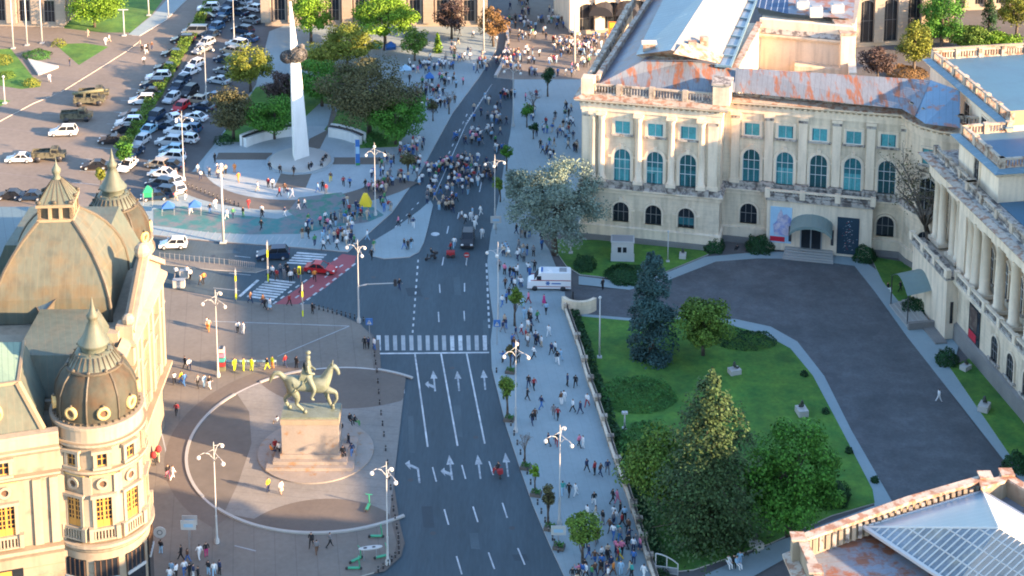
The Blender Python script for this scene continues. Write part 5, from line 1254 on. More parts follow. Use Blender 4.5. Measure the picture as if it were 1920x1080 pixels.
def tree(name, u, v, vtop, wpx, material, label, cat='tree', group=None, kind='round', density=1.0, leaf=0.34, bark='bark', low=0.22, lean=(0, 0), clumps=34, cr=0.34, hollow=0.55):
    SEED[0] += 1; rs = np.random.RandomState(SEED[0]); rr = random.Random(SEED[0])
    x, y = G(u, v); h = hz(x, y, vtop); r = wpx * px_size(y, h * .5) / 2
    root = empty(name, (x, y, 0.1), label, cat, group)
    b = MB(); b.use(bark, True); tr = max(0.09, min(0.45, h * .026))
    top = Vector((x + lean[0], y + lean[1], h * .62)); base = Vector((x, y, 0))
    b.path([base, base.lerp(top, .35) + Vector((rr.uniform(-.1, .1), rr.uniform(-.1, .1), 0)) * h * .1, base.lerp(top, .7), top], tr * 1.25, tr * .35, 7)
    if kind in ('round', 'bare'):
        cz = h * (1 + low) / 2; rz = h * (1 - low) / 2; cc = (x + lean[0] * .8, y + lean[1] * .8, cz)
        K = clumps
        area = 4 * math.pi * r * max(r, rz)
        n = int(min(20000, area * 26 * density / (leaf / .34) ** 2))
        P, N, C = crown_points(rs, cc, r, rz, n, K, cr, hollow=hollow)
        for i in range(min(K, 14)):
            c = Vector(C[i]); s = base.lerp(top, .35 + .6 * rr.random()); b.path([s, s.lerp(c, .5) + Vector((0, 0, h * .03)), c], tr * .4, tr * .08, 5)
        b.build('trunk', root)
        leaf_object('crown', P, N, leaf * (0.7 + .6 * rs.rand(n)), material, root)
    elif kind in ('cone', 'spruce', 'broad'):   # conifer with drooping whorls
        b.path([top, (x, y, h * .97)], tr * .4, tr * .1, 5); 
        n = int(min(22000, 3.1 * r * h * 30 * density)); pw = {'cone': .75, 'spruce': .45, 'broad': .5}[kind]; irr = .36 if kind != 'broad' else .62; z0 = h * low
        nb_ = int(40 + h * 5); zb = z0 + (h - z0) * np.sort(rs.rand(nb_)) ** 1.05; ab = rs.rand(nb_) * 6.283 * 7
        t = (zb - z0) / (h - z0); rb = r * np.clip((1 - t) ** pw, 0.06, 1) * (1.02 - irr / 2 + irr * (rs.rand(nb_) - .3)); rb *= np.minimum(1, 0.62 + t * 2.4)
        k = rs.randint(0, nb_, n); s = rs.rand(n) ** .6
        da = rs.normal(size=n) * (.22 + .10 * (1 - s)); a = ab[k] + da; R_ = rb[k] * s
        P = np.stack([x + R_ * np.cos(a), y + R_ * np.sin(a), zb[k] - .16 * R_ * s + rs.normal(size=n) * .12 * (1 + .25 * r)], 1)
        N = np.stack([np.cos(a) * .5, np.sin(a) * .5, np.ones(n)], 1) + rs.normal(size=(n, 3)) * .5
        for i in range(0, nb_, 3): b.tube((x, y, zb[i]), (x + rb[i] * .8 * math.cos(ab[i]), y + rb[i] * .8 * math.sin(ab[i]), zb[i] - .1 * rb[i]), tr * .25, tr * .06, 4)
        b.build('trunk', root)
        leaf_object('crown', P, N, leaf * (0.7 + .6 * rs.rand(n)), material, root)
    return root
def twigs_tree(name, u, v, vtop, wpx, label, lean=(-1, 0), n1=9, seed=3, bark='bark_grey', leafm=None, thick=1.0, group=None):
    rr = random.Random(seed); x, y = G(u, v); h = hz(x, y, vtop); r = wpx * px_size(y, h * .5) / 2
    root = empty(name, (x, y, 0.1), label, 'tree', group)
    b = MB(); b.use('bark', True); tr = max(.06, h * .022 * thick)
    pts = [Vector((x, y, 0)), Vector((x + lean[0] * .3, y, h * .2)), Vector((x + lean[0] * .7, y + lean[1] * .5, h * .38)), Vector((x + lean[0], y + lean[1], h * .5))]
    b.path(pts, tr * 1.2, tr * .7, 7); b.build('trunk', root)
    b = MB(); b.use(bark, True); T = pts[-1]; ends = []
    for i in range(n1):
        a = 6.283 * i / n1 + rr.uniform(-.3, .3); s = pts[2].lerp(T, rr.random())
        e = Vector((x + lean[0] + r * .62 * math.cos(a), y + lean[1] + r * .62 * math.sin(a), h * rr.uniform(.6, .86)))
        m = s.lerp(e, .5) + Vector((0, 0, h * .04)); b.path([s, m, e], tr * .5, tr * .16, 5)
        for j in range(7):
            s2 = m.lerp(e, rr.uniform(0, 1)); e2 = s2 + Vector((rr.gauss(0, 1), rr.gauss(0, 1), rr.uniform(-.1, 1.2))).normalized() * r * rr.uniform(.3, .55)
            b.path([s2, s2.lerp(e2, .5) + Vector((0, 0, .1)), e2], tr * .14, tr * .06, 4)
            for k in range(5):
                s3 = s2.lerp(e2, rr.uniform(.2, 1)); e3 = s3 + Vector((rr.gauss(0, 1), rr.gauss(0, 1), rr.uniform(-.3, 1))).normalized() * r * rr.uniform(.12, .28)
                b.tube(s3, e3, tr * .06, tr * .03, 3, caps=False); ends.append(e3)
    b.build('crown', root)
    if leafm:
        P = np.array([tuple(e) for e in ends]); P = np.repeat(P, 3, 0); rs = np.random.RandomState(seed); P += rs.normal(size=P.shape) * .25
        leaf_object('leaves', P, rs.normal(size=P.shape), .22 + .15 * rs.rand(len(P)), leafm, root)
    return root
def shrub(name, u, v, wpx, hm, material, label, cat='shrub', sx=1.0, sy=1.0, ang=0.0, leaf=.22, dens=1.0, cover=False, group=None, kind=None):
    SEED[0] += 1; rs = np.random.RandomState(SEED[0]); x, y = G(u, v); r = wpx * px_size(y) / 2
    rx, ry = r * sx, r * sy; n = int(min(7000, max(260, 2 * math.pi * rx * max(ry, hm) * 34 * dens * (.22 / leaf) ** 2)))
    d = rs.normal(size=(n, 3)); d[:, 2] = np.abs(d[:, 2]); d /= np.linalg.norm(d, axis=1, keepdims=True)
    if cover:
        a = rs.rand(n) * 6.283; s = np.sqrt(rs.rand(n)); P = np.stack([rx * s * np.cos(a), ry * s * np.sin(a), np.zeros(n)], 1)
        bumps = sum(np.sin(P[:, 0] * f1 + p1) * np.sin(P[:, 1] * f2 + p2) for f1, f2, p1, p2 in ((1.5, 2.1, .3, 1.), (2.9, 2.6, 2., .4), (.9, 1.3, 1., 2.)))
        P[:, 2] = hm * np.clip(1 - s ** 6, .1, 1) * (.72 + .26 * bumps) + rs.rand(n) * .15; N = rs.normal(size=(n, 3)) * .5 + np.array([0, 0, 1.])
    else:
        lump = 1 + .13 * np.sin(d[:, :1] * 5.3 + x) * np.sin(d[:, 1:2] * 4.7 + y) + .08 * np.sin(d[:, 2:3] * 9 + x + d[:, :1] * 7)
        P = d * np.array([rx, ry, hm]) * (.84 + .2 * rs.rand(n, 1)) * lump; N = d + rs.normal(size=(n, 3)) * .4
    ca, sa = math.cos(ang), math.sin(ang); Q = P.copy(); Q[:, 0] = P[:, 0] * ca - P[:, 1] * sa + x; Q[:, 1] = P[:, 0] * sa + P[:, 1] * ca + y; Q[:, 2] += .1
    o = leaf_object(name, Q, N, leaf * (.7 + .6 * rs.rand(n)), material, None, (x, y, .1))
    return tag(o, label, cat, group, kind)
T = tree
# palace garden
T('blue_spruce', 1221, 672, 476, 128, 'leaf_blue', 'tall dark blue-grey spruce in the lawn beside the garden drive', kind='spruce', low=.02, leaf=.32, density=3)
T('maple_tree', 1318, 668, 556, 132, 'leaf_olive', 'light green tree standing right beside the blue-grey spruce', density=1.3, low=.16)
T('pine_tree', 1330, 1010, 704, 290, 'leaf_pine', 'big dark pine with golden sunlit tip in the palace garden', kind='broad', low=.02, leaf=.34, density=3)
T('broadleaf_tree', 1478, 1005, 786, 215, 'leaf_green', 'full green leafy tree standing right behind the big dark pine', density=1.5, low=.05, clumps=60, cr=.26)
T('small_tree', 1235, 950, 800, 165, 'leaf_olive', 'yellow-green small tree on the left side of the big pine', density=1.1, low=.1)
shrub('undergrowth', 1215, 860, 130, 1.6, 'leaf_hedge', 'dark green undergrowth along the garden wall beside the big pine', 'undergrowth', sy=1.9, leaf=.3, cover=True, kind='stuff')
T('blossom_tree', 1040, 478, 286, 215, 'leaf_grey', 'wide pale grey-green blossoming tree at the corner of the palace', density=1.5, low=.04, leaf=.32, clumps=110, cr=.2, hollow=.35)
T('blossom_tree', 968, 395, 305, 62, 'leaf_grey', 'small pale blossoming tree beside the road kerb near the big blossoming tree', density=.9, low=.1)
twigs_tree('bare_tree', 1752, 522, 285, 190, 'leafless tree with dark leaning trunk in front of the curved palace corner', lean=(-2.0, 0), n1=12, leafm='leaf_brown')
for (u, v, w_, h_, lab) in ((1339, 470, 40, 1.9, 'small round clipped bush left of the palace entrance'), (1424, 470, 54, 2.2, 'large round clipped bush beside the light palace poster'),
                         (1621, 488, 44, 2.2, 'round clipped bush beside the dark palace poster'), (1775, 682, 42, 1.9, 'round bush below the palace wing steps'),
                         (1722, 584, 64, 1.7, 'dark bush under the side awning of the wing'), (1905, 880, 50, 2.0, 'round bush at the right frame edge beside the path'),
                         (1096, 505, 44, 2.0, 'green bush in the upper lawn near the white booth'), (1180, 520, 90, 1.2, 'low loose bushes in the upper lawn in front of the booth'),
                         (1560, 940, 70, 2.2, 'dark bush at the lower corner of the lawn'), (1250, 595, 30, 1.0, 'small yellowish bush beside the garden gate')):
    shrub('bush', u, v, w_, h_, 'leaf_bush' if 'yellow' not in lab else 'leaf_olive', lab, 'bush', sy=.9, dens=3)
shrub('shrub_bed', 1195, 745, 150, 1.3, 'leaf_hedge', 'large low bed of green shrubs on the lawn beside the garden wall', 'shrub bed', sy=.85, cover=True, leaf=.26)
shrub('shrub_bed', 1398, 642, 118, 1.1, 'leaf_dark', 'dark low shrub bed beside the curve of the drive', 'shrub bed', sy=.62, cover=True, leaf=.26)
for (u, v) in ((1508, 706), (1548, 776), (1592, 850), (1640, 905), (1450, 900)): shrub('bush', u, v, 15, .7, 'leaf_dark', 'tiny dark bush on the lawn edge beside the drive path', 'bush', group='tiny bushes along the drive path')
# memorial park
for a in ((583, 82, -14, 82, 'leaf_lime', 'bright green tree right of the obelisk top before the stone building'), (722, 95, -14, 112, 'leaf_lime', 'large bright green tree in front of the stone building piers'),
          (652, 128, 52, 92, 'leaf_yellow', 'round yellow-green tree right behind the woven crown'), (592, 152, 82, 62, 'leaf_yellow', 'small yellow-green tree just right of the obelisk shaft'),
          (470, 172, 86, 86, 'leaf_yellow', 'yellow-topped tree left of the woven crown by the parked cars'), (438, 262, 162, 86, 'leaf_brown', 'brownish tree at the left end of the memorial park'),
          (515, 262, 182, 82, 'leaf_green', 'green tree directly left of the obelisk shaft'), (527, 200, 134, 62, 'leaf_maroon', 'dark reddish tree between the green trees left of the obelisk'),
          (604, 200, 112, 84, 'leaf_green', 'mid green tree right of the obelisk shaft'), (692, 252, 102, 150, 'leaf_brown', 'big brown-green cedar in the middle of the memorial park'),
          (742, 272, 180, 92, 'leaf_green', 'rounded green tree at the right corner of the memorial park'), (642, 190, 128, 60, 'leaf_olive', 'olive tree behind the brown-green cedar'),
          (778, 115, 52, 52, 'leaf_olive', 'olive tree beside the large bright green tree near the tents'), (847, 74, -4, 62, 'leaf_maroon', 'dark greyish tree in front of the last pier of the stone building'),
          (925, 88, 8, 50, 'leaf_orange', 'sunlit orange-brown tree beside the curving road'), (177, 52, -40, 96, 'leaf_lime', 'bright green willow beside the top left building'),
          (1713, 138, 40, 66, 'leaf_yellow', 'bright yellow-green tree behind the blue palace roof'), (1645, 150, 90, 62, 'leaf_maroon', 'dark reddish tree beside the golden courtyard wall'),
          (1765, 100, -14, 84, 'leaf_green', 'green tree behind the bright yellow-green tree'), (1905, 70, -20, 74, 'leaf_yellow', 'yellow-green tree in the top right corner'),
          (1722, 60, -30, 66, 'leaf_lime', 'green tree in front of the arcade building'), (1820, 100, 48, 80, 'leaf_olive', 'low olive tree behind the flat blue roof'),
          (1880, 105, 60, 70, 'leaf_lime', 'low light green tree behind the right end of the blue roof')):
    T('leafy_tree', a[0], a[1], a[2] - 4, a[3] * (1.42 if a[0] in (438, 515, 604, 692, 742, 642, 592, 652) else 1.22), a[4], a[5], group='trees in the parks', low=.12 if a[0] != 177 else .02, density=.95, leaf=.36, clumps=40, cr=.3)
T('conifer', 1852, 92, -26, 52, 'leaf_dark', 'dark conifer in the top right corner', kind='cone', low=.1)
T('conifer', 821, 99, 62, 26, 'leaf_lime', 'small yellow-green conifer standing alone on the sunny pavement', kind='cone', low=.05, density=2)
for (u, v, w_, h_, m_, lab) in ((110, 86, 28, 1.3, 'leaf_yellow', 'round yellow-green bush beside the hedge bed'), (60, 160, 34, 1.2, 'leaf_yellow', 'yellow-green bush at the tip of the left lawn'), (4, 118, 40, 1.6, 'leaf_yellow', 'yellow-green bush at the left frame edge'),
                                (12, 145, 34, 1.0, 'leaf_olive', 'low olive bush in the left lawn'), (70, 106, 56, .9, 'leaf_hedge', 'dark clipped hedge bed below the flagpoles'), (1700, 140, 80, 1.0, 'leaf_orange', 'low orange shrubs behind the blue palace roof'),
                                (420, 268, 40, 1.2, 'leaf_dark', 'dark shrubs at the left end of the memorial wall'), (700, 268, 60, 1.4, 'leaf_hedge', 'green shrubs behind the right memorial wall'), (770, 190, 44, .6, 'leaf_green', 'bright low shrubs at the park edge')):
    shrub('bush', u, v, w_, h_, m_, lab, 'bush')
b_ = MB()
def hedge_strip(name, pts, wid, h, material, label):
    rs = np.random.RandomState(9); P = []; 
    for i in range(len(pts) - 1):
        A = np.array(pts[i]); B = np.array(pts[i + 1]); L = np.linalg.norm(B - A); n = int(L * wid * 60); t = rs.rand(n, 1); d = (B - A) / L; nn = np.array([-d[1], d[0]])
        q = A + (B - A) * t + nn * (rs.rand(n, 1) - .5) * wid; z = h * (.55 + .45 * rs.rand(n)) * (.75 + .25 * np.sin(t[:, 0] * L * .8)); P.append(np.column_stack([q, z]))
    P = np.concatenate(P); N = rs.normal(size=P.shape) * .6 + np.array([0, 0, .8])
    return tag(leaf_object(name, P, N, .26 + .2 * rs.rand(len(P)), material, None, (pts[0][0], pts[0][1], 0)), label, 'hedge')
hedge_strip('hedge', [G(232, 285), G(262, 235), G(300, 170), G(346, 90), G(402, 0)], 2.4, 1.6, 'leaf_olive', 'long narrow hedge dividing the two rows of parked cars')
hedge_strip('hedge', [(p[0] + 1.0, p[1]) for p in [G(*q) for q in wall_line[2:]]], 1.0, 1.0, 'leaf_dark', 'dark hedge growing along the inside of the palace garden wall')
T('roadside_tree', 233, 318, 262, 40, 'leaf_green', 'small green tree at the near end of the long narrow hedge', density=1.2)
T('roadside_tree', 190, 350, 312, 22, 'leaf_yellow', 'tiny yellow tree right behind the far library spire', density=1.5)
# street trees
for (u, v, vt, w_, m_, bare, lab) in ((984, 876, 798, 36, None, 1, 'bare young street tree beside the kerb below the arrows'), (1003, 925, 868, 22, 'leaf_lime', 0, 'slim light green street tree just nearer than the bare one'),
        (1027, 990, 905, 34, 'leaf_brown', 0, 'thin brownish street tree beside the nearest kerb lamp'), (1092, 1068, 962, 78, 'leaf_olive', 0, 'spreading green street tree in the crowd at the bottom'),
        (965, 612, 535, 36, 'leaf_olive', 0, 'green street tree opposite the ambulance'), (957, 690, 640, 22, 'leaf_brown', 0, 'small brown street tree beside the zebra crossing'), (951, 785, 702, 42, 'leaf_olive', 0, 'green street tree behind the middle kerb lamp'),
        (1027, 182, 125, 36, 'leaf_dark', 0, 'dark umbrella-shaped street tree at the edge of the sunlight'), (1000, 222, 160, 34, None, 1, 'bare grey street tree beside the dark umbrella-shaped one'), (988, 240, 194, 28, 'leaf_green', 0, 'round clipped green street tree near the palace corner'),
        (950, 322, 268, 30, 'leaf_green', 0, 'green street tree beside the busy road'), (842, 215, 162, 34, None, 1, 'bare street tree on the memorial side of the far road'), (765, 338, 284, 44, 'leaf_brown', 0, 'brown street tree in the middle of the memorial crowd'),
        (1000, 262, 228, 24, 'leaf_dark', 0, 'small dark street tree between the walkers near the palace'), (938, 380, 330, 30, 'leaf_olive', 0, 'olive street tree at the kerb left of the blossoming tree'), (812, 228, 185, 24, 'leaf_brown', 0, 'thin brown street tree left of the far lane')):
    if bare: twigs_tree('street_tree', u, v, vt, w_, lab, lean=(0, 0), n1=7, seed=u, group='young street trees')
    else: T('street_tree', u, v, vt, w_, m_, lab, group='young street trees', density=1.1, low=.45, clumps=12, cr=.42, leaf=.28, hollow=.3)
# ================================================================== GARDEN WALL, LAMPS, SIGNS, STREET FURNITURE
pts = [G(*q) for q in wall_line[2:]]
gw = empty('garden_wall', (pts[0][0], pts[0][1], 0), 'long low stone wall with pillars between the sidewalk and the palace garden', 'wall')
b = MB(); b.use('parapet_stone'); b.run(pts, [(-0.25, 0.1), (0.25, 0.1), (0.25, 0.65), (-0.25, 0.65), (-0.25, .1)]); b.use('cream_light'); b.run(pts, [(-0.32, 0.65), (0.32, 0.65), (0.32, .76), (-0.32, .76), (-.32, .65)])
b.use('metal_dark')
for i in range(len(pts) - 1):
    L = math.hypot(pts[i + 1][0] - pts[i][0], pts[i + 1][1] - pts[i][1]); n = int(L / .3)
    for k in range(n): p = lerp(pts[i], pts[i + 1], k / n); b.box(p[0] - .025, p[0] + .025, p[1] - .025, p[1] + .025, .76, 1.5)
b.use('metal_dark'); b.run(pts, [(-.03, 1.46), (.03, 1.46), (.03, 1.52), (-.03, 1.52)])
b.build('wall', gw)
tot = 14
for k in range(tot):
    t = k / (tot - 1) * (len(pts) - 1); i = min(int(t), len(pts) - 2); p = lerp(pts[i], pts[i + 1], t - i)
    b = MB(Matrix.Translation((p[0], p[1], 0))); b.use('parapet_stone'); b.box(-.32, .32, -.32, .32, .1, 1.25); b.box(-.4, .4, -.4, .4, 1.25, 1.4); b.build('pillar', gw)
# gate piers and curved wall by the drive
x, y = G(1075, 590)
b = MB(); b.use('cream'); o1 = arc(x + .9, y + 2.4, 2.6, R(200), R(330), 10); i1 = arc(x + .9, y + 2.4, 2.1, R(200), R(330), 10); b.prism(o1 + i1[::-1], .1, 1.9); b.use('metal_dark'); b.box(x - .1, x + .1, y + 1.5, y + 4.8, 0.1, 2.6)
tag(b.build('gate_wall', None, (x, y, 0)), 'curved cream gate wall at the garden entrance behind the ambulance', 'gate wall')
gt = empty('garden_gate', (*G(1250, 1075), 0.1), 'white curved-top metal gate beside the lawn at the bottom', 'gate')
gx, gy = G(1250, 1078); b = MB(frame(gx, gy, R(-12))); b.use('metal_white')
P_ = [(-1.15 + 2.3 * i / 8, 2.3 - 0.9 * (i / 8) ** 2) for i in range(9)]
for i in range(8): b.tube((P_[i][0], 0, P_[i][1]), (P_[i + 1][0], 0, P_[i + 1][1]), .07, n=5)
for x_, z_ in ((-1.15, 2.3), (0, 2.08), (1.15, 1.4)): b.tube((x_, 0, 0.1), (x_, 0, z_), .07, n=5)
b.tube((-1.15, 0, .9), (1.15, 0, .9), .05, n=5); b.tube((-1.15, 0, .2), (1.15, 0, .2), .05, n=5)
b.use('metal_grey'); b.box(-1.1, 1.1, -.02, .02, .2, .9); b.build('gate_frame', gt)
# globe lamps
def lamp_proto():
    r = empty('street_lamp'); b = MB(); b.use('metal_white', True)
    b.lathe([(.27, 0), (.28, .5), (.18, .7), (.14, 1.0), (.11, 3.2), (.13, 3.3), (.075, 3.4), (.05, 11.6), (.02, 11.9)], (0, 0, 0), 8); b.build('pole', r)
    for a, R_, z_ in ((R(200), 1.6, 10.4), (R(325), 1.6, 10.2), (R(75), 1.5, 10.8)):
        b = MB(Matrix.Rotation(a, 4, 'Z')); b.use('metal_white', True)
        b.path([(0.05, 0, z_ - .5), (.5, 0, z_ + .15), (1.0, 0, z_ + .3), (R_, 0, z_ + .05)], .045, .035, 5); b.path([(0.05, 0, z_ + .6), (.8, 0, z_ + .3)], .03, .02, 4)
        arm = b.build('arm', r)
        b = MB(Matrix.Rotation(a, 4, 'Z')); b.use('globe', True); b.ball((R_, 0, z_ - .2), .23, 10, 8); b.build('globe', arm)
    return r
lp = lamp_proto(); first = True
LAMPS = [(407, 1020, -10, 'nearest tall white globe lamp, beside the round statue plaza'), (409, 708, 0, 'tall white globe lamp above the police barrier on the library plaza'), (727, 1060, 110, 'tall white globe lamp at the kerb corner below the statue plaza'),
         (673, 605, 95, 'tall white globe lamp on the corner by the blue sign'), (967, 812, 10, 'globe lamp on the west sidewalk level with the first arrows'), (1049, 985, -5, 'globe lamp on the west sidewalk near the bottom crowd'),
         (934, 610, 190, 'globe lamp on the west sidewalk level with the ambulance'), (704, 405, 20, 'globe lamp among the memorial crowd'), (928, 430, 190, 'globe lamp at the kerb beside the road crowd'),
         (345, 340, 170, 'globe lamp beside the parked cars and memorial ring'), (387, 195, 150, 'globe lamp among the parked cars left of the park'), (439, 75, 190, 'globe lamp behind the parked cars near the top'),
         (962, 238, 0, 'globe lamp beside the far road in the shade')]
for (u, v, rz, lab) in LAMPS:
    o = lp if first else copy_tree(lp); first = False
    place(o, *G(u, v), R(rz)); tag(o, lab, 'street lamp', 'white globe street lamps')
def pole_thing(name, u, v, vt, r, lab, cat, m='metal_white', head=None, group=None):
    x, y = G(u, v); h = hz(x, y, vt); b = MB(); b.use(m, True); b.tube((x, y, 0.1), (x, y, h), r * 1.3, r * .7, 7)
    b.use(m, False); b.box(x - r * 3, x + r * 3, y - r * 3, y + r * 3, .1, .3)
    if head == 'ball': b.ball((x, y, h), r * 2.2, 8, 5)
    if head == 'box': b.box(x - .35, x + .35, y - .2, y + .2, h - .25, h)
    if head == 'T': b.box(x - 1.0, x + 1.0, y - .12, y + .12, h - .1, h + .06)
    return tag(b.build(name, None, (x, y, 0)), lab, cat, group)
for (u, v, vt, lab) in ((25, 92, -30, 'leftmost of the three white flagpoles'), (51, 86, -30, 'middle one of the three white flagpoles'), (79, 82, -30, 'rightmost of the three white flagpoles')): pole_thing('flagpole', u, v, vt, .13, lab, 'flagpole', head='ball', group='flagpoles by the hedge bed')
pole_thing('flagpole', 1124, 672, 558, .10, 'white flagpole in the lawn left of the spruce', 'flagpole', head='ball')
pole_thing('flagpole', 1252, 492, 434, .08, 'thin white flagpole in the upper lawn', 'flagpole', head='ball')
pole_thing('garden_light', 1171, 806, 772, .1, 'white garden light post near the shrub bed', 'garden light', head='box')
pole_thing('garden_light', 1070, 476, 458, .1, 'small white garden light under the blossoming tree', 'garden light', head='box')
pole_thing('garden_light', 1727, 555, 517, .1, 'pale garden light post near the side awning', 'garden light', head='box')
pole_thing('lamp_post', 419, 456, 310, .16, 'tall plain white mast beside the painted paving', 'mast', head='ball')
pole_thing('lamp_post', 1077, 132, -40, .20, 'tall white mast in the crowded sunny square', 'mast', head='ball')
pole_thing('lamp_post', 907, 98, -30, .14, 'tall white mast beside the orange-brown tree', 'mast', head='ball')
pole_thing('lamp_post', 233, 68, 18, .14, 'white lamp post on the top left lawn edge', 'lamp post', head='T')
pole_thing('lamp_post', 9, 195, 144, .12, 'short white lamp post at the left frame edge', 'lamp post', head='ball')
pole_thing('lamp_post', 279, 30, -20, .13, 'white lamp post beside the side pavement at the top', 'lamp post', head='T'); pole_thing('lamp_post', 316, 33, -14, .1, 'thin post at the corner of the side pavement', 'lamp post')
# traffic poles and signs
def sign(name, u, v, vt, kind, lab, cat='road sign', group=None):
    x, y = G(u, v); h = hz(x, y, vt); root = empty(name, (x, y, .1), lab, cat, group)
    b = MB(); b.use('metal_grey'); b.tube((x, y, .1), (x, y, h), .05, n=6); b.build('pole', root)
    b = MB()
    if kind == 'crossing':
        b.use('cloth_blue'); b.box(x - .45, x + .45, y - .06, y - .02, h - .9, h); b.use('line_white'); b.poly([(x - .32, y - .07, h - .78), (x + .32, y - .07, h - .78), (x, y - .07, h - .18)])
        b.use('metal_dark'); b.tube((x, y - .08, h - .62), (x, y - .08, h - .36), .05, n=5)
        b.use('cloth_blue'); b.box(x - .45, x + .45, y + .02, y + .06, h - .9, h)
    elif kind == 'noentry':
        M0 = Matrix.Translation((x, y - .05, h)) @ Matrix.Rotation(math.pi / 2, 4, 'X'); b.M = M0; b.use('cloth_red'); b.lathe([(.01, 0), (.42, 0), (.42, -.04)], (0, 0, 0), 16); b.use('line_white'); b.box(-.3, .3, -.08, .08, .01, .02)
    elif kind == 'lights':
        for s in (-1, 1):
            b.use('cloth_lime yellow' if s < 0 else 'metal_dark'); b.box(x + s * .2 - .2, x + s * .2 + .2, y - .15, y + .15, h - 1.1, h); b.use('metal_dark'); b.box(x + s * .2 - .13, x + s * .2 + .13, y - .18, y - .15, h - 1.0, h - .1)
    elif kind == 'banded':
        for k in range(5): b.use(('cloth_lime yellow', 'metal_white', 'metal_grey')[k % 3]); b.box(x - .09, x + .09, y - .09, y + .09, .4 + k * (h - .6) / 5, .4 + (k + 1) * (h - .6) / 5 - .1)
    elif kind == 'board':
        b.use('metal_white'); b.box(x - .8, x + .8, y - .08, y - .02, h - 1.1, h); b.use('cloth_light blue'); b.box(x - .5, x + .5, y - .1, y - .08, h - .8, h - .4)
    elif kind == 'round':
        b.M = Matrix.Translation((x, y - .05, h)) @ Matrix.Rotation(math.pi / 2, 4, 'X'); b.use('metal_white'); b.lathe([(.01, 0), (.65, 0), (.65, -.08)], (0, 0, 0), 18); b.use('cloth_grey'); b.lathe([(.2, .01), (.32, .01)], (0, 0, 0), 16)
    b.build('sign_plate', root); return root
sign('crossing_sign', 693, 645, 597, 'crossing', 'blue crossing sign at the left end of the zebra crossing', group='blue crossing signs')
sign('crossing_sign', 932, 648, 600, 'crossing', 'blue crossing sign at the right end of the zebra crossing', group='blue crossing signs')
sign('no_entry_sign', 875, 500, 478, 'noentry', 'round red sign with white bar on the road lane')
sign('traffic_light', 565, 545, 500, 'lights', 'lime yellow traffic light beside the red car', 'traffic light'); sign('traffic_light', 443, 566, 502, 'banded', 'banded signal pole beside the stop line', 'traffic light')
sign('traffic_light', 503, 532, 450, 'banded', 'banded signal pole in front of the dark off-road car', 'traffic light'); sign('traffic_light', 568, 598, 530, 'banded', 'slim white signal pole at the end of the red lane', 'traffic light')
sign('information_board', 355, 1030, 975, 'board', 'white information board on the plaza near the nearest globe lamp', 'sign board'); sign('information_board', 357, 1010, 966, 'board', 'white board standing just behind the information board on the plaza', 'sign board')
sign('round_sign', 301, 1032, 998, 'round', 'round white sign beside the library tower'); sign('placard', 930, 440, 405, 'board', 'white placard above the sidewalk beside the road crowd', 'placard'); sign('information_board', 1047, 1020, 985, 'board', 'white board beside the nearest kerb lamp on the sidewalk', 'sign board')
# totem of coloured boxes, banner, yellow tent, tarps, booths
def stack(name, u, v, cols, s, hh, lab, cat):
    x, y = G(u, v); b = MB(); 
    for i, c in enumerate(cols): b.use(c); k = s * (1 - .04 * i); b.box(x - k, x + k, y - k, y + k, .12 + i * hh, .12 + (i + 1) * hh - .05); 
    for i in range(len(cols)): b.use('metal_dark'); b.box(x - s * .5, x + s * .5, y - s - .01, y + s + .01, .12 + (i + 1) * hh - .06, .12 + (i + 1) * hh)
    return tag(b.build(name, None, (x, y, 0)), lab, cat)
stack('display_column', 417, 695, ['c_camo', 'cloth_red', 'cloth_teal', 'cloth_pink', 'metal_white'], .42, .62, 'column of coloured boxes beside the police barrier lamp', 'display column')
b = MB(); x, y = G(671, 312); b.use('cloth_blue'); b.box(x - .35, x + .35, y - .03, y + .03, .6, 4.6); b.use('cloth_light blue'); b.box(x - .3, x + .3, y - .05, y - .03, 2.2, 3.4); b.use('cloth_green'); b.box(x - .35, x + .35, y - .04, y + .04, .2, .6); b.use('metal_white'); b.tube((x - .38, y, 0), (x - .38, y, 4.8), .04, n=5)
tag(b.build('feather_banner', None, (x, y, 0)), 'tall blue banner at the right end of the memorial wall', 'banner')
b = MB(); x, y = G(685, 385); b.use('cloth_yellow'); b.frustum([(x - 1, y - 1), (x + 1, y - 1), (x + 1, y + 1), (x - 1, y + 1)], .1, [(x - .3, y - .3), (x + .3, y - .3), (x + .3, y + .3), (x - .3, y + .3)], 1.9)
tag(b.build('yellow_tent', None, (x, y, 0)), 'small yellow pyramid tent on the memorial pavement', 'tent')
def canopy(u, v, wm, dm, h, c, lab, name='market_tent'):
    wm *= .8; dm *= .8; h *= .9; x, y = G(u, v); b = MB(frame(x, y, R(8))); b.use(c); b.frustum([(-wm, -dm), (wm, -dm), (wm, dm), (-wm, dm)], h, [(-.1, -.1), (.1, -.1), (.1, .1), (-.1, .1)], h + .9); b.use('metal_white')
    for sx in (-1, 1):
        for sy in (-1, 1): b.tube((sx * wm * .95, sy * dm * .95, .1), (sx * wm * .95, sy * dm * .95, h), .025, n=4)
    b.use(c); b.box(-wm, wm, dm - .02, dm, 1.0, h)
    return tag(b.build(name, None, (x, y, 0)), lab, 'tent')
canopy(366, 402, 1.2, 1.0, 1.6, 'cloth_blue', 'small blue stall canopy beside the white mast'); canopy(316, 402, 1.2, 1.0, 1.4, 'cloth_blue', 'small blue stall canopy near the green tent'); canopy(278, 385, .9, .9, 2.6, 'c_green', 'tall green tent right behind the far library dome')
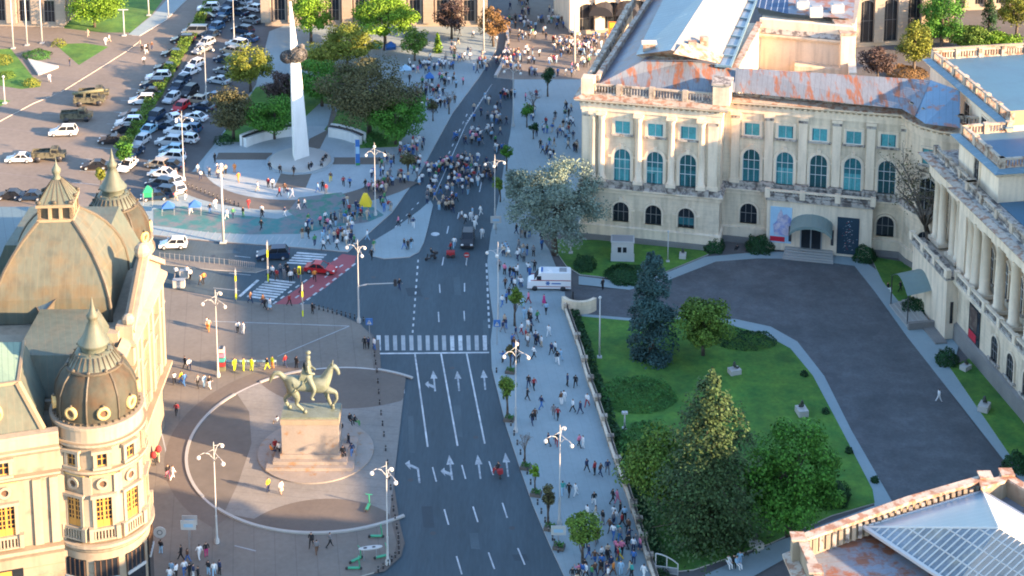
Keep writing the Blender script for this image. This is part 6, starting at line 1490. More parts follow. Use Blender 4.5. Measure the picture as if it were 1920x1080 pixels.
canopy(706, 104, 1.2, 1.2, 2.4, 'cloth_teal', 'green stall tent under the large bright tree'); canopy(733, 106, 1.3, 1.2, 2.4, 'cloth_blue', 'blue stall tent under the large bright tree'); canopy(806, 160, 1.0, 1.0, 1.8, 'cloth_blue', 'blue stall tent at the upper park corner'); canopy(1096, 45, 1.0, 1.0, 2.6, 'cloth_yellow', 'yellow stall tent beside the shop building')
canopy(760, 145, 1.4, 1.0, 1.8, 'cloth_light blue', 'pale blue stall tent on the shady park corner')
x, y = G(1167, 486); bo = empty('security_booth', (x, y, .15), 'white cabin with two small dark windows on the upper lawn', 'booth'); M = frame(x, y, R(-4)); b = MB(M); b.use('metal_white'); b.box(-1.6, 1.6, -1.0, 1.2, .3, 3.0); b.box(-1.7, 1.7, -1.1, 1.3, 3.0, 3.15); b.box(-1.7, 1.7, -1.1, 1.3, .15, .3); b.build('wall', bo)
b = MB(M); b.use('metal_grey'); b.box(-1.5, 1.5, -.9, 1.1, 3.15, 3.2); b.build('roof', bo)
for s in (-.45, .3): b = MB(M); b.use('glass_dark'); b.box(s - .25, s + .28, -1.04, -1.0, 1.5, 2.3); b.build('window', bo)
# police barrier
x0, y0 = G(425, 690); x1, y1 = G(520, 690)
b = MB(); b.use('metal_grey')
for k in range(5):
    xa = x0 + (x1 - x0) * k / 5; xb = x0 + (x1 - x0) * (k + 1) / 5 - .1
    for z_ in (.3, 1.1): b.tube((xa, y0, z_), (xb, y0, z_), .03, n=4)
    for j in range(6): xx = xa + (xb - xa) * j / 5; b.tube((xx, y0, .3), (xx, y0, 1.1), .02, n=4)
    b.use('cloth_light blue'); b.box(xa, xb, y0 - .04, y0 - .03, .85, 1.1); b.use('metal_grey')
tag(b.build('crowd_barrier', None, (x0, y0, 0)), 'light blue metal crowd barrier behind the people in yellow vests', 'barrier')
# low fences and rails of the side road
b = MB(); b.use('metal_grey')
for p, q in (((300, 486), (430, 499)), ((430, 499), (480, 506))):
    A = G(*p); B = G(*q)
    for k in range(14): c = lerp(A, B, k / 14); b.tube((c[0], c[1], .1), (c[0], c[1], 1.1), .04, n=4)
    b.tube((*A, 1.0), (*B, 1.0), .025, n=4)
tag(b.build('road_railing', None, (*G(300, 486), 0)), 'low grey railing along the median of the side road', 'railing')
for (u, v, w_, lab) in ((336, 540, 1.6, 'white box unit on the pavement beside the library'), (346, 522, 1.2, 'small pale box behind the white box unit')):
    x, y = G(u, v); b = MB(); b.use('metal_white'); b.box(x - w_ / 2, x + w_ / 2, y - .4, y + .4, .15, 1.2); b.use('metal_grey'); b.box(x - w_ / 2 - .05, x + w_ / 2 + .05, y - .45, y + .45, 1.2, 1.28); tag(b.build('utility_box', None, (x, y, 0)), lab, 'utility box')
# signal mast with long arm over the road
x, y = G(673, 600); b = MB(); b.use('metal_white', True); b.path([(x, y - .3, 5.0), (x + 1.2, y - .5, 5.4), (x + 4.8, y - 1.0, 5.8)], .1, .06, 6); b.use('metal_dark', False); b.box(x + 4.8, x + 5.2, y - 1.15, y - .85, 5.4, 6.4)
b.use('metal_white'); b.tube((x, y - .3, .1), (x, y - .3, 5.0), .1, n=6)
tag(b.build('signal_mast', None, (x, y, 0)), 'white signal mast with a long arm reaching over the road', 'signal mast')
# bollards
bp = empty('bollard'); b = MB(); b.use('metal_dark', True); b.lathe([(.10, 0), (.09, .5), (.11, .55), (.09, .65), (.02, .7)], (0, 0, 0), 8); b.build('post', bp); b = MB(); b.use('metal_white', True); b.lathe([(.1, .4), (.1, .46)], (0, 0, 0), 8); b.build('band', bp)
BL = []
L_ = [(700, 655), (707, 700), (712, 760), (720, 820), (730, 900), (738, 960), (747, 1010), (748, 1040), (728, 1062), (700, 1080)]
for i in range(len(L_) - 1):
    for k in range(3): BL.append((lerp(L_[i], L_[i + 1], k / 3), 'dark bollard with white band along the statue plaza kerb', 'bollards along the statue plaza kerb'))
L_ = [(931, 700), (958, 800), (982, 872), (1008, 948), (1036, 1015), (1050, 1045)]
for i in range(len(L_) - 1):
    for k in range(4): BL.append((lerp(L_[i], L_[i + 1], k / 4), 'dark bollard with white band along the west sidewalk kerb', 'bollards along the west sidewalk kerb'))
for k in range(12): BL.append((lerp((590, 580), (690, 606), k / 12), 'dark bollard with white band on the plaza edge facing the junction', 'bollards facing the junction'))
for k in range(14): BL.append((lerp((345, 348), (455, 392), k / 14), 'dark bollard with white band on the curved edge of the memorial ring', 'bollards on the memorial ring'))
for i, (p, lab, g) in enumerate(BL): o = bp if i == 0 else copy_tree(bp); place(o, *G(*p), 0, .12); tag(o, lab, 'bollard', g)
# planter boxes at the kerb of the west sidewalk
pl = empty('kerb_planter'); b = MB(); b.use('paving_brown'); b.box(-.6, .6, -.5, .5, 0, .35); b.build('box', pl); rs = np.random.RandomState(4); P = rs.rand(60, 3) * [1.0, .8, .35] + [-.5, -.4, .3]; WL[pl.name] = Vector((0, 0, 0)); leaf_object('plants', P, rs.normal(size=P.shape) + [0, 0, 1], .2 + .1 * rs.rand(60), 'leaf_hedge', pl)
for i, (u, v) in enumerate(((957, 700), (955, 790), (986, 880), (1005, 930), (1031, 994), (1048, 1030))):
    o = pl if i == 0 else copy_tree(pl); place(o, *G(u, v), R(-14), .12); tag(o, ('low square planter at the foot of a street tree by the kerb'), 'planter', 'planters along the kerb')
# lawn sculptures
def sculpture(u, v, k, lab, seed):
    x, y = G(u, v); root = empty('sculpture', (x, y, .15), lab, 'sculpture'); b = MB(frame(x, y, R(seed * 20))); b.use('white_stone'); b.box(-.8 * k, .8 * k, -.6 * k, .6 * k, .15, .9 * k); b.build('base', root)
    J = [(0, 0, .9, .28), (.1, 0, 1.3, .26), (-.05, 0, 1.7, .2), (0, 0, 2.0, .14), (.5, 0, .95, .16), (.8, .1, 1.0, .12), (-.3, .1, 1.4, .12)]
    vs, fs = skin([(a * k, b2 * k, c * k, r * k) for a, b2, c, r in J], [(0, 1), (1, 2), (2, 3), (0, 4), (4, 5), (1, 6)], 1)
    b = MB(frame(x, y, R(seed * 20))); b.use('bronze_dark', True); b.add(vs, fs); b.build('figure', root)
sculpture(1377, 702, .9, 'small dark bronze figure on pale base in the middle of the lawn', 1); sculpture(1503, 778, 1.0, 'dark bronze reclining figure on white base near the path', 5); sculpture(1845, 770, 1.0, 'dark bronze figure on white base below the palace wing', 3)
sculpture(1810, 694, .8, 'small bronze figure on pale base near the round bush', 2); sculpture(1280, 484, .8, 'small pale-based figure on the upper lawn near the flagpole', 4); sculpture(1417, 1028, .9, 'bronze figure on pale base under the green leafy tree', 6)
# ================================================================== VEHICLES
def car_proto(kind):
    L_, W_, H_ = {'sedan': (4.5, 1.8, 1.42), 'hatchback': (4.0, 1.75, 1.5), 'off-road car': (4.7, 1.9, 1.75), 'van': (5.2, 2.0, 2.1)}[kind]
    r = empty('parked_car'); h = L_ / 2; w = W_ / 2; belt = H_ * .62
    def slab(b, prof, wb, wt, zt):
        n = len(prof); vs = []
        for s in (-1, 1):
            for (x, z) in prof: t = (z - .3) / (zt - .3); vs.append((x, s * (wb + (wt - wb) * max(0, t)), z))
        b.add(vs, [tuple(range(n)), tuple(range(2 * n - 1, n - 1, -1))] + [(i, n + i, n + (i + 1) % n, (i + 1) % n) for i in range(n)])
    nose = .78 if kind != 'van' else .9
    body = [(-h, .32), (-h - .02, belt * .7), (-h + .12, belt), (h * .42, belt), (h * .82, belt * nose), (h - .02, belt * .62), (h, .32)]
    if kind == 'sedan': cab = [(-h * .72, belt), (-h * .42, H_), (h * .08, H_), (h * .42, belt)]
    elif kind == 'van': cab = [(-h + .1, belt), (-h + .2, H_), (h * .38, H_), (h * .66, belt)]
    else: cab = [(-h + .15, belt), (-h * .78, H_), (h * .1, H_), (h * .42, belt)]
    b = MB(); b.use('c_white'); slab(b, body, w, w * .95, belt)
    rf = [(cab[1][0] - .02, H_ - .03), (cab[1][0] + .06, H_ + .03), (cab[2][0] - .05, H_ + .03), (cab[2][0] + .02, H_ - .03)]
    slab(b, rf, w * .80, w * .78, H_)
    for t in (0.0, .5, 1.0):    # pillars
        for s in (-1, 1):
            x1 = cab[1][0] + (cab[2][0] - cab[1][0]) * t; x0 = cab[0][0] + (cab[3][0] - cab[0][0]) * (t if t else .0); b.tube((x0, s * w * .93, belt), (x1, s * w * .80, H_), .055, n=4)
    b.use('metal_dark'); b.box(-h + .1, h - .1, -w * .9, w * .9, .2, .35)
    for s in (-1, 1): b.use('c_white'); b.box(h * .38, h * .38 + .2, s * (w + .08) - .08, s * (w + .08) + .08, belt, belt + .16)
    b.build('body', r)
    b = MB(); b.use('glass_dark'); slab(b, cab, w * .90, w * .76, H_); b.build('windows', r)
    for sx in (-1, 1):
        for sy in (-1, 1):
            b = MB(Matrix.Translation((sx * L_ * .305, sy * (w - .1), .33)) @ Matrix.Rotation(math.pi / 2, 4, 'X')); b.use('metal_dark', True); b.lathe([(.01, -.13), (.33, -.13), (.34, .13), (.01, .13)], (0, 0, 0), 12); b.use('c_silver'); b.lathe([(.01, sy * -.14), (.19, sy * -.14)], (0, 0, 0), 8); b.build('wheel', r)
    for sy in (-1, 1):
        b = MB(); b.use('globe'); b.box(h - .22, h + .01, sy * w * .72 - .18, sy * w * .72 + .18, belt * .6, belt * .76); b.build('headlight', r)
        b = MB(); b.use('cloth_red'); b.box(-h - .03, -h + .1, sy * w * .78 - .13, sy * w * .78 + .13, belt * .68, belt * .9); b.build('tail_light', r)
    return r
PROTO = {k: car_proto(k) for k in ('sedan', 'hatchback', 'off-road car', 'van')}
USED = set()
def place_car(kind, col, u, v, hd, z=.02):
    o = PROTO[kind] if kind not in USED else copy_tree(PROTO[kind]); USED.add(kind)
    x, y = G(u, v); place(o, x, y, R(hd), z)
    for ch in o.children:
        if ch.name.startswith('body'):
            ch.material_slots[0].link = 'OBJECT'; ch.material_slots[0].material = MAT['c_' + col]
    return o
CN = {'white': 'white', 'black': 'black', 'grey': 'grey', 'silver': 'silver', 'blue': 'blue', 'navy': 'dark blue', 'red': 'red', 'beige': 'beige', 'lightblue': 'light blue', 'camo': 'olive'}
rows = {}
def rowcars(row, phrase, group, lst):
    cnt = {}
    tot = {}
    for (k, c, u, v, hd) in lst: tot[(k, c)] = tot.get((k, c), 0) + 1
    for (k, c, u, v, hd) in lst:     # listed from the near end of the row
        o = place_car(k, c, u, v, hd); i = cnt[(k, c)] = cnt.get((k, c), 0) + 1
        ordn = '' if tot[(k, c)] == 1 else ', %s such' % ('first', 'second', 'third', 'fourth', 'fifth', 'sixth', 'seventh', 'eighth', 'ninth')[i - 1]
        tag(o, 'parked %s %s %s%s' % (CN[c], k, phrase, ordn), 'car', group)
S, H_, O_, V_ = 'sedan', 'hatchback', 'off-road car', 'van'
rowcars('a', 'side-on left of the hedge', 'cars parked left of the hedge', [(S, 'black', 179, 316, 184), (S, 'black', 210, 268, 182), (S, 'black', 235, 248, 180), (O_, 'white', 242, 236, 183), (S, 'grey', 248, 221, 180), (O_, 'white', 267, 194, 183), (S, 'black', 281, 178, 180),
    (O_, 'navy', 288, 164, 180), (O_, 'white', 297, 150, 183), (S, 'black', 312, 131, 180), (S, 'black', 325, 105, 182), (O_, 'black', 343, 80, 180), (V_, 'grey', 366, 66, 180), (S, 'black', 385, 37, 184), (O_, 'white', 391, 20, 184)])
rowcars('b', 'nose-on right of the hedge', 'cars parked right of the hedge', [(S, 'white', 239, 316, 255), (S, 'navy', 252, 292, 255), (H_, 'silver', 265, 270, 252), (S, 'lightblue', 278, 250, 252), (O_, 'navy', 291, 226, 250), (H_, 'silver', 322, 190, 250), (S, 'navy', 334, 168, 250), (H_, 'navy', 341, 156, 245),
    (S, 'white', 356, 140, 240), (H_, 'white', 366, 126, 240), (S, 'grey', 378, 98, 240), (H_, 'silver', 386, 86, 240), (S, 'navy', 397, 70, 240), (H_, 'blue', 405, 56, 240), (S, 'navy', 415, 43, 240), (H_, 'blue', 422, 29, 240), (S, 'navy', 431, 14, 240)])
rowcars('c', 'in the middle parking rows', 'cars in the middle parking rows', [(S, 'navy', 291, 374, 190), (O_, 'navy', 304, 367, 165), (H_, 'white', 333, 358, 120), (O_, 'navy', 301, 352, 160), (H_, 'white', 322, 345, 140), (S, 'white', 304, 331, 165), (H_, 'beige', 295, 314, 160), (S, 'navy', 318, 316, 170), (O_, 'white', 321, 301, 170), (H_, 'lightblue', 322, 286, 170), (O_, 'silver', 318, 272, 170),
    (H_, 'white', 350, 266, 165), (O_, 'white', 334, 252, 165), (S, 'navy', 312, 242, 165), (H_, 'blue', 357, 246, 160), (H_, 'white', 326, 226, 120), (S, 'white', 366, 225, 160), (H_, 'red', 339, 206, 250), (S, 'navy', 380, 206, 160), (H_, 'beige', 368, 193, 160), (O_, 'black', 354, 178, 250), (S, 'blue', 400, 186, 155), (S, 'silver', 411, 156, 155), (S, 'grey', 422, 138, 150), (O_, 'navy', 423, 118, 150)])
rowcars('d', 'beside the park near the top edge', 'cars beside the park at the top', [(H_, 'beige', 432, 100, 150), (O_, 'white', 445, 88, 150), (S, 'blue', 465, 76, 150), (O_, 'navy', 455, 62, 150), (S, 'grey', 470, 42, 150), (H_, 'white', 475, 20, 150), (S, 'navy', 448, 28, 150), (S, 'silver', 455, 8, 150)])
def one(k, c, u, v, hd, lab, z=.02): tag(place_car(k, c, u, v, hd, z), lab, 'car')
one(O_, 'white', 119, 253, 184, 'white off-road car alone on the pink square near the army vehicles'); one(S, 'white', 37, 303, 182, 'white sedan on the pink square at the left edge')
one(S, 'black', 20, 372, 180, 'black sedan behind the slate roof at the left edge'); one(S, 'navy', 57, 374, 180, 'dark blue sedan behind the domed roof at the left')
one(H_, 'white', 325, 464, 183, 'white hatchback driving on the side road beside the library'); one(O_, 'navy', 512, 484, 186, 'dark blue off-road car driving on the side road'); one(S, 'red', 601, 510, -12, 'bright red sedan on the red lane beside the waiting people')
one(O_, 'black', 877, 456, 268, 'black off-road car facing the camera behind the street parade')
# army vehicles
def army(u, v, hd, missile, lab):
    x, y = G(u, v); root = empty('army_truck', (x, y, 0), lab, 'army vehicle'); M = frame(x, y, R(hd))
    b = MB(M); b.use('camo_paint'); b.prism([(-2.7, -1.05), (2.6, -1.05), (2.75, -.8), (2.75, .8), (2.6, 1.05), (-2.7, 1.05)], .7, 1.35); b.frustum([(.3, -1.0), (1.9, -1.0), (1.9, 1.0), (.3, 1.0)], 1.35, [(.4, -.85), (1.5, -.85), (1.5, .85), (.4, .85)], 2.2); b.box(-2.6, .2, -1.0, -.9, 1.35, 1.7); b.box(-2.6, .2, .9, 1.0, 1.35, 1.7); b.box(-2.7, -2.6, -1, 1, 1.35, 1.7); b.build('body', root)
    b = MB(M); b.use('glass_dark'); b.poly([(1.93, -.8, 1.45), (1.93, .8, 1.45), (1.58, .75, 2.1), (1.58, -.75, 2.1)]); b.box(.6, 1.4, -.97, -.93, 1.5, 2.0); b.build('windows', root)
    for sx in (-1.7, 1.75):
        for sy in (-1, 1): b = MB(M @ Matrix.Translation((sx, sy * .95, .5)) @ Matrix.Rotation(math.pi / 2, 4, 'X')); b.use('metal_dark', True); b.lathe([(.01, -.16), (.5, -.16), (.5, .16), (.01, .16)], (0, 0, 0), 12); b.build('wheel', root)
    if missile:
        b = MB(M); b.use('c_camo', True)
        b.path([(-2.9, 0, 2.2), (2.6, 0, 2.6)], .28, .28, 8); b.tube((2.6, 0, 2.6), (3.4, 0, 2.66), .28, .04, 8); b.use('camo_paint', False); b.box(-1.0, -.6, -.3, .3, 1.35, 2.3); b.build('launcher', root)
    return root
army(168, 196, 8, True, 'camouflage army truck carrying a long launcher on the pink square'); army(176, 184, 10, False, 'camouflage army truck just behind the one with the launcher'); army(144, 226, 8, False, 'low camouflage army vehicle in front of the army truck'); army(92, 300, 6, False, 'dusty camouflage army vehicle next to the white sedan at the left')
# ambulance
x, y = G(1030, 541); am = empty('ambulance', (x, y, .12), 'white ambulance with red stripe parked on the west sidewalk', 'ambulance'); M = frame(x, y, R(178), .12)
b = MB(M); b.use('c_white'); prof = [(-3.0, .35), (-3.0, 2.5), (-2.85, 2.65), (1.2, 2.65), (1.45, 2.5), (2.1, 1.55), (2.9, 1.25), (3.05, .9), (3.05, .35)]
n = len(prof); b.add([(p[0], -1.0, p[1]) for p in prof] + [(p[0], 1.0, p[1]) for p in prof], [tuple(range(n)), tuple(range(2 * n - 1, n - 1, -1))] + [(i, n + i, n + (i + 1) % n, (i + 1) % n) for i in range(n)])
b.use('cloth_red')
for s in (-1, 1): b.box(-2.95, 2.6, s * 1.012 - .004, s * 1.012 + .004, 1.5, 1.62); b.box(-2.95, 2.0, s * 1.012 - .004, s * 1.012 + .004, .62, .7)
b.use('cloth_blue')
for s in (-1, 1):
    for a in (0, 60, 120):
        c_, s_ = math.cos(R(a)) * .32, math.sin(R(a)) * .32; px_, pz_ = -s_ * .25, c_ * .25
        b.poly([(.2 - c_ - px_, s * 1.02, 1.15 - s_ - pz_), (.2 + c_ - px_, s * 1.02, 1.15 + s_ - pz_), (.2 + c_ + px_, s * 1.02, 1.15 + s_ + pz_), (.2 - c_ + px_, s * 1.02, 1.15 - s_ + pz_)])
    b.box(-1.6, -.3, s * 1.012 - .004, s * 1.012 + .004, 1.02, 1.2)
b.box(.9, 1.15, -.6, .6, 2.65, 2.78); b.use('c_white'); b.box(-.4, .3, -.4, .4, 2.65, 2.78); b.use('metal_grey'); b.box(-2.4, -1.4, -.5, .5, 2.65, 2.78); b.build('body', am)
b = MB(M); b.use('glass_dark'); b.poly([(1.5, -.9, 2.44), (1.5, .9, 2.44), (2.08, .92, 1.6), (2.08, -.92, 1.6)]); b.M = M @ Matrix.Translation((.03, 0, .03)); b.poly([(1.5, -.9, 2.44), (1.5, .9, 2.44), (2.08, .92, 1.6), (2.08, -.92, 1.6)]); b.M = M
for s in (-1, 1): b.box(1.1, 1.75, s * 1.01 - .01, s * 1.01 + .01, 1.62, 2.2)
b.build('windows', am)
for sx in (-1.9, 2.0):
    for sy in (-1, 1): b = MB(M @ Matrix.Translation((sx, sy * .92, .37)) @ Matrix.Rotation(math.pi / 2, 4, 'X')); b.use('metal_dark', True); b.lathe([(.01, -.13), (.37, -.13), (.37, .13), (.01, .13)], (0, 0, 0), 12); b.build('wheel', am)
# kick scooters and bicycles
sp = empty('kick_scooter'); b = MB(); b.use('c_green'); b.box(-.5, .45, -.12, .12, .12, .2); b.tube((.5, 0, .1), (.38, 0, 1.1), .05, n=5); b.tube((.38, -.3, 1.1), (.38, .3, 1.1), .04, n=5); b.build('frame', sp)
for sx in (-.6, .55): b = MB(Matrix.Translation((sx, 0, .13)) @ Matrix.Rotation(math.pi / 2, 4, 'X')); b.use('metal_dark', True); b.lathe([(.01, -.04), (.13, -.04), (.13, .04), (.01, .04)], (0, 0, 0), 8); b.build('wheel', sp)
for i, (u, v, a, lab) in enumerate(((690, 955, 80, 'green kick scooter standing on the dark leaf of the statue plaza'), (706, 1010, 0, 'green kick scooter just above the white oval board'), (716, 1048, 20, 'green kick scooter beside the foot of the corner lamp'), (668, 1054, 40, 'green kick scooter left of the white oval board'), (664, 1070, 0, 'green kick scooter closest to the bottom edge'))):
    o = sp if i == 0 else copy_tree(sp); place(o, *G(u, v), R(a), .14); o.scale = (1.25, 1.25, 1.25); tag(o, lab, 'scooter', 'green kick scooters')
x, y = G(695, 1052); b = MB(frame(x, y, R(12))); b.use('metal_grey'); b.tube((-.7, 0, .1), (-.7, 0, 1.5), .04, n=5); b.tube((.6, 0, .1), (.6, 0, 1.5), .04, n=5)
b.use('metal_white'); b.prism([(1.25 * math.cos(t), .32 * math.sin(t)) for t in [6.283 * i / 20 for i in range(20)]], 1.5, 1.6, bottom=True); b.use('metal_dark'); b.prism([(-.55 + .22 * math.cos(t), .16 * math.sin(t)) for t in [6.283 * i / 10 for i in range(10)]], 1.6, 1.61); b.prism([(.35 + .2 * math.cos(t), .15 * math.sin(t)) for t in [6.283 * i / 10 for i in range(10)]], 1.6, 1.61)
tag(b.build('oval_board', None, (x, y, 0)), 'white oval board on two thin posts beside the corner lamp', 'sign board')
def moped(u, v, hd, c, lab):
    x, y = G(u, v); root = empty('motor_scooter', (x, y, 0), lab, 'motor scooter'); M = frame(x, y, R(hd)); b = MB(M); b.use(c); b.box(-.6, .1, -.18, .18, .45, .75); b.box(.1, .5, -.2, .2, .25, .4); b.tube((.6, 0, .3), (.45, 0, 1.0), .09, n=6); b.tube((.45, -.35, 1.0), (.45, .35, 1.0), .03, n=5); b.build('body', root)
    b = MB(M); b.use(c); b.box(-1.0, -.55, -.28, .28, .8, 1.25); b.build('box', root)
    for sx in (-.6, .7): b = MB(M @ Matrix.Translation((sx, 0, .25)) @ Matrix.Rotation(math.pi / 2, 4, 'X')); b.use('metal_dark', True); b.lathe([(.01, -.06), (.25, -.06), (.25, .06), (.01, .06)], (0, 0, 0), 10); b.build('wheel', root)
moped(936, 892, 100, 'cloth_red', 'red delivery scooter riding over the lane arrows'); moped(808, 487, 200, 'metal_dark', 'dark motor scooter with rider on the empty junction')
# red handcart, balloons
x, y = G(845, 482); b = MB(); b.use('cloth_red'); b.box(x - .6, x + .6, y - .4, y + .4, .4, .9); b.use('metal_dark'); b.tube((x - .4, y - .45, .3), (x - .4, y + .45, .3), .28, n=8); b.tube((x + .4, y - .45, .3), (x + .4, y + .45, .3), .28, n=8); tag(b.build('handcart', None, (x, y, 0)), 'small red handcart on the road in front of the black off-road car', 'handcart')
for (u, v, h_, c, lab, n) in ((977, 592, 1.9, 'c_lightblue', 'bunch of pale blue and white balloons above the sidewalk crowd', 5), (1088, 1020, 3.0, 'cloth_yellow', 'yellow balloon floating over the green street tree', 1), (297, 872, 1.6, 'cloth_red', 'red balloon held beside the library tower', 2)):
    x, y = G(u, v); b = MB(); rr = random.Random(u)
    for k in range(n): b.use(c if k % 2 == 0 else ('c_white' if n > 2 else c), True); b.ball((x + rr.uniform(-.5, .5) * (n > 1), y + rr.uniform(-.4, .4) * (n > 1), h_ + rr.uniform(-.3, .3) * (n > 1)), .36, 8, 6, sz=1.15)
    b.use('metal_grey', False); b.tube((x, y, .9), (x, y, h_), .012, n=3)
    tag(b.build('balloon' if n == 1 else 'balloon_bunch', None, (x, y, .1)), lab, 'balloons' if n > 1 else 'balloon')
# ================================================================== PEOPLE
def person_mesh(kind):
    H = {'pelvis': (0, 0, .93, .15), 'belly': (0, 0, 1.1, .135), 'chest': (0, .01, 1.3, (.175, .12)), 'neck': (0, 0, 1.47, .06), 'head': (0, -.01, 1.58, .095), 'crown': (0, 0, 1.67, .085)}
    sit = kind == 'sit'
    st_ = {'walk': (.28, -.22), 'stride': (-.3, .24), 'stand': (.02, -.02), 'wave': (.03, 0), 'dress': (.12, -.1), 'sit': (0, 0)}[kind]
    J = [H['pelvis'], H['belly'], H['chest'], H['neck'], H['head'], H['crown']]; E_ = [(0, 1), (1, 2), (2, 3), (3, 4), (4, 5)]
    for s, f in ((-1, st_[0]), (1, st_[1])):
        k = len(J)
        if sit: J += [(s * .1, -.12, .88, .10), (s * .13, -.48, .86, .075), (s * .13, -.50, .48, .055), (s * .13, -.62, .44, .045)]
        else: J += [(s * .10, 0, .84, .10), (s * .105, -f * .45, .48, .07), (s * .11, -f + (.1 if f < 0 else 0), .09, .05), (s * .115, -f - .10, .04, .045)]
        E_ += [(0, k), (k, k + 1), (k + 1, k + 2), (k + 2, k + 3)]
    for s, f in ((-1, st_[1]), (1, st_[0])):
        k = len(J)
        if kind == 'wave' and s == 1: J += [(s * .2, 0, 1.38, .065), (s * .33, -.1, 1.3, .05), (s * .3, -.25, 1.5, .038), (s * .3, -.27, 1.6, .04)]
        elif sit: J += [(s * .2, 0, 1.37, .065), (s * .25, -.08, 1.12, .05), (s * .16, -.3, 1.0, .038), (s * .13, -.38, .98, .04)]
        else: J += [(s * .2, 0, 1.38, .065), (s * .26, -f * .25, 1.13, .05), (s * .26, -f * .6 - .05, .92, .036), (s * .26, -f * .7 - .06, .84, .04)]
        E_ += [(2, k), (k, k + 1), (k + 1, k + 2), (k + 2, k + 3)]
    vs, fs = skin(J, E_, 1)
    M = []
    for f in fs:
        c = [sum(vs[i][a] for i in f) / len(f) for a in range(3)]
        x, y, z = c
        hand = abs(x) > .19 and z < .93 and not sit
        if kind == 'wave' and z > 1.47 and x > .2: M.append(2)
        elif sit and y < -.3 and z > .93: M.append(2)
        elif z > 1.46: M.append(3 if (z > 1.62 or y > .02) and z > 1.52 else 2)
        elif hand: M.append(2)
        elif z > (.97 if not sit else .95): M.append(0)
        elif (not sit and z < .09) or (sit and z < .47 and y < -.55): M.append(4)
        else: M.append(1)
    if kind == 'dress':
        n = 10; o = len(vs)
        for (r, z) in ((.15, 1.0), (.22, .8), (.29, .5)):
            for i in range(n): vs.append((r * math.cos(6.283 * i / n), r * .85 * math.sin(6.283 * i / n), z))
        for j in range(2):
            for i in range(n): fs.append((o + j * n + i, o + j * n + (i + 1) % n, o + (j + 1) * n + (i + 1) % n, o + (j + 1) * n + i)); M.append(1)
        M = [2 if (m == 1 and i < len(M) - 2 * n and sum(vs[q][2] for q in fs[i]) / len(fs[i]) < .5) else m for i, m in enumerate(M)]
    me = bpy.data.meshes.new('person'); me.from_pydata(vs, [], fs); me.polygons.foreach_set('material_index', M); me.polygons.foreach_set('use_smooth', [True] * len(fs))
    for nm in ('cloth_white', 'cloth_black', 'skin', 'hair_dark', 'shoe'): me.materials.append(MAT[nm])
    me.update(); return me, vs, fs, M
PM = {k: person_mesh(k) for k in ('walk', 'stride', 'stand', 'wave', 'dress', 'sit')}
POSE = {'walk': 'walking', 'stride': 'striding', 'stand': 'standing', 'wave': 'raising a hand', 'dress': 'in a dress', 'sit': 'sitting'}
TC = {'w': 'white', 'k': 'black', 'g': 'grey', 'n': 'dark blue', 'b': 'blue', 'l': 'light blue', 'r': 'red', 'p': 'pink', 'e': 'beige', 'o': 'orange', 'y': 'yellow', 'v': 'lime yellow', 'm': 'magenta', 't': 'teal', 'f': 'green', 'u': 'brown'}
people = []
def P_(phrase, group, items, face=None, z=.12):
    for it in items.split(';'):
        f = it.split()
        if not f: continue
        u, v, c = float(f[0]), float(f[1]), f[2]; pose = f[3] if len(f) > 3 else rnd.choice(['walk', 'stride', 'walk', 'stand'])
        people.append([u, v, c[0], c[1], pose, face if face is not None else rnd.uniform(0, 6.28), z, phrase, group])
def crowd(phrase, group, poly, n, light=.45, z=.12, mind=.5):
    us = [p[0] for p in poly]; vs_ = [p[1] for p in poly]; k = 0; tries = 0; pts_ = []
    while k < n and tries < n * 60:
        tries += 1; u = rnd.uniform(min(us), max(us)); v = rnd.uniform(min(vs_), max(vs_))
        ins = False; j = len(poly) - 1
        for i in range(len(poly)):
            if (poly[i][1] > v) != (poly[j][1] > v) and u < (poly[j][0] - poly[i][0]) * (v - poly[i][1]) / (poly[j][1] - poly[i][1]) + poly[i][0]: ins = not ins
            j = i
        if not ins: continue
        q = G(u, v)
        if any((q[0] - a) ** 2 + (q[1] - b_) ** 2 < mind ** 2 for a, b_ in pts_): continue
        # people bunch together
        if pts_ and rnd.random() < .62:
            a, b_ = rnd.choice(pts_); t = rnd.uniform(0, 6.28); rr_ = rnd.uniform(.55, 1.1); q2 = (a + rr_ * math.cos(t), b_ + rr_ * math.sin(t))
            if all((q2[0] - a2) ** 2 + (q2[1] - b2) ** 2 >= mind ** 2 * .8 for a2, b2 in pts_): q = q2
        pts_.append(q); k += 1
        top = rnd.choice('wwwwlebg') if rnd.random() < light else rnd.choice('kkkkngunrbpfe')
        bot = rnd.choice('kknngbnkle'); pose = rnd.choice(['walk', 'stride', 'stand', 'stand', 'wave', 'walk', 'dress' if rnd.random() < .3 else 'walk'])
        people.append([q[0], q[1], top, bot, pose, rnd.uniform(0, 6.28), z, phrase, group, 'w'])
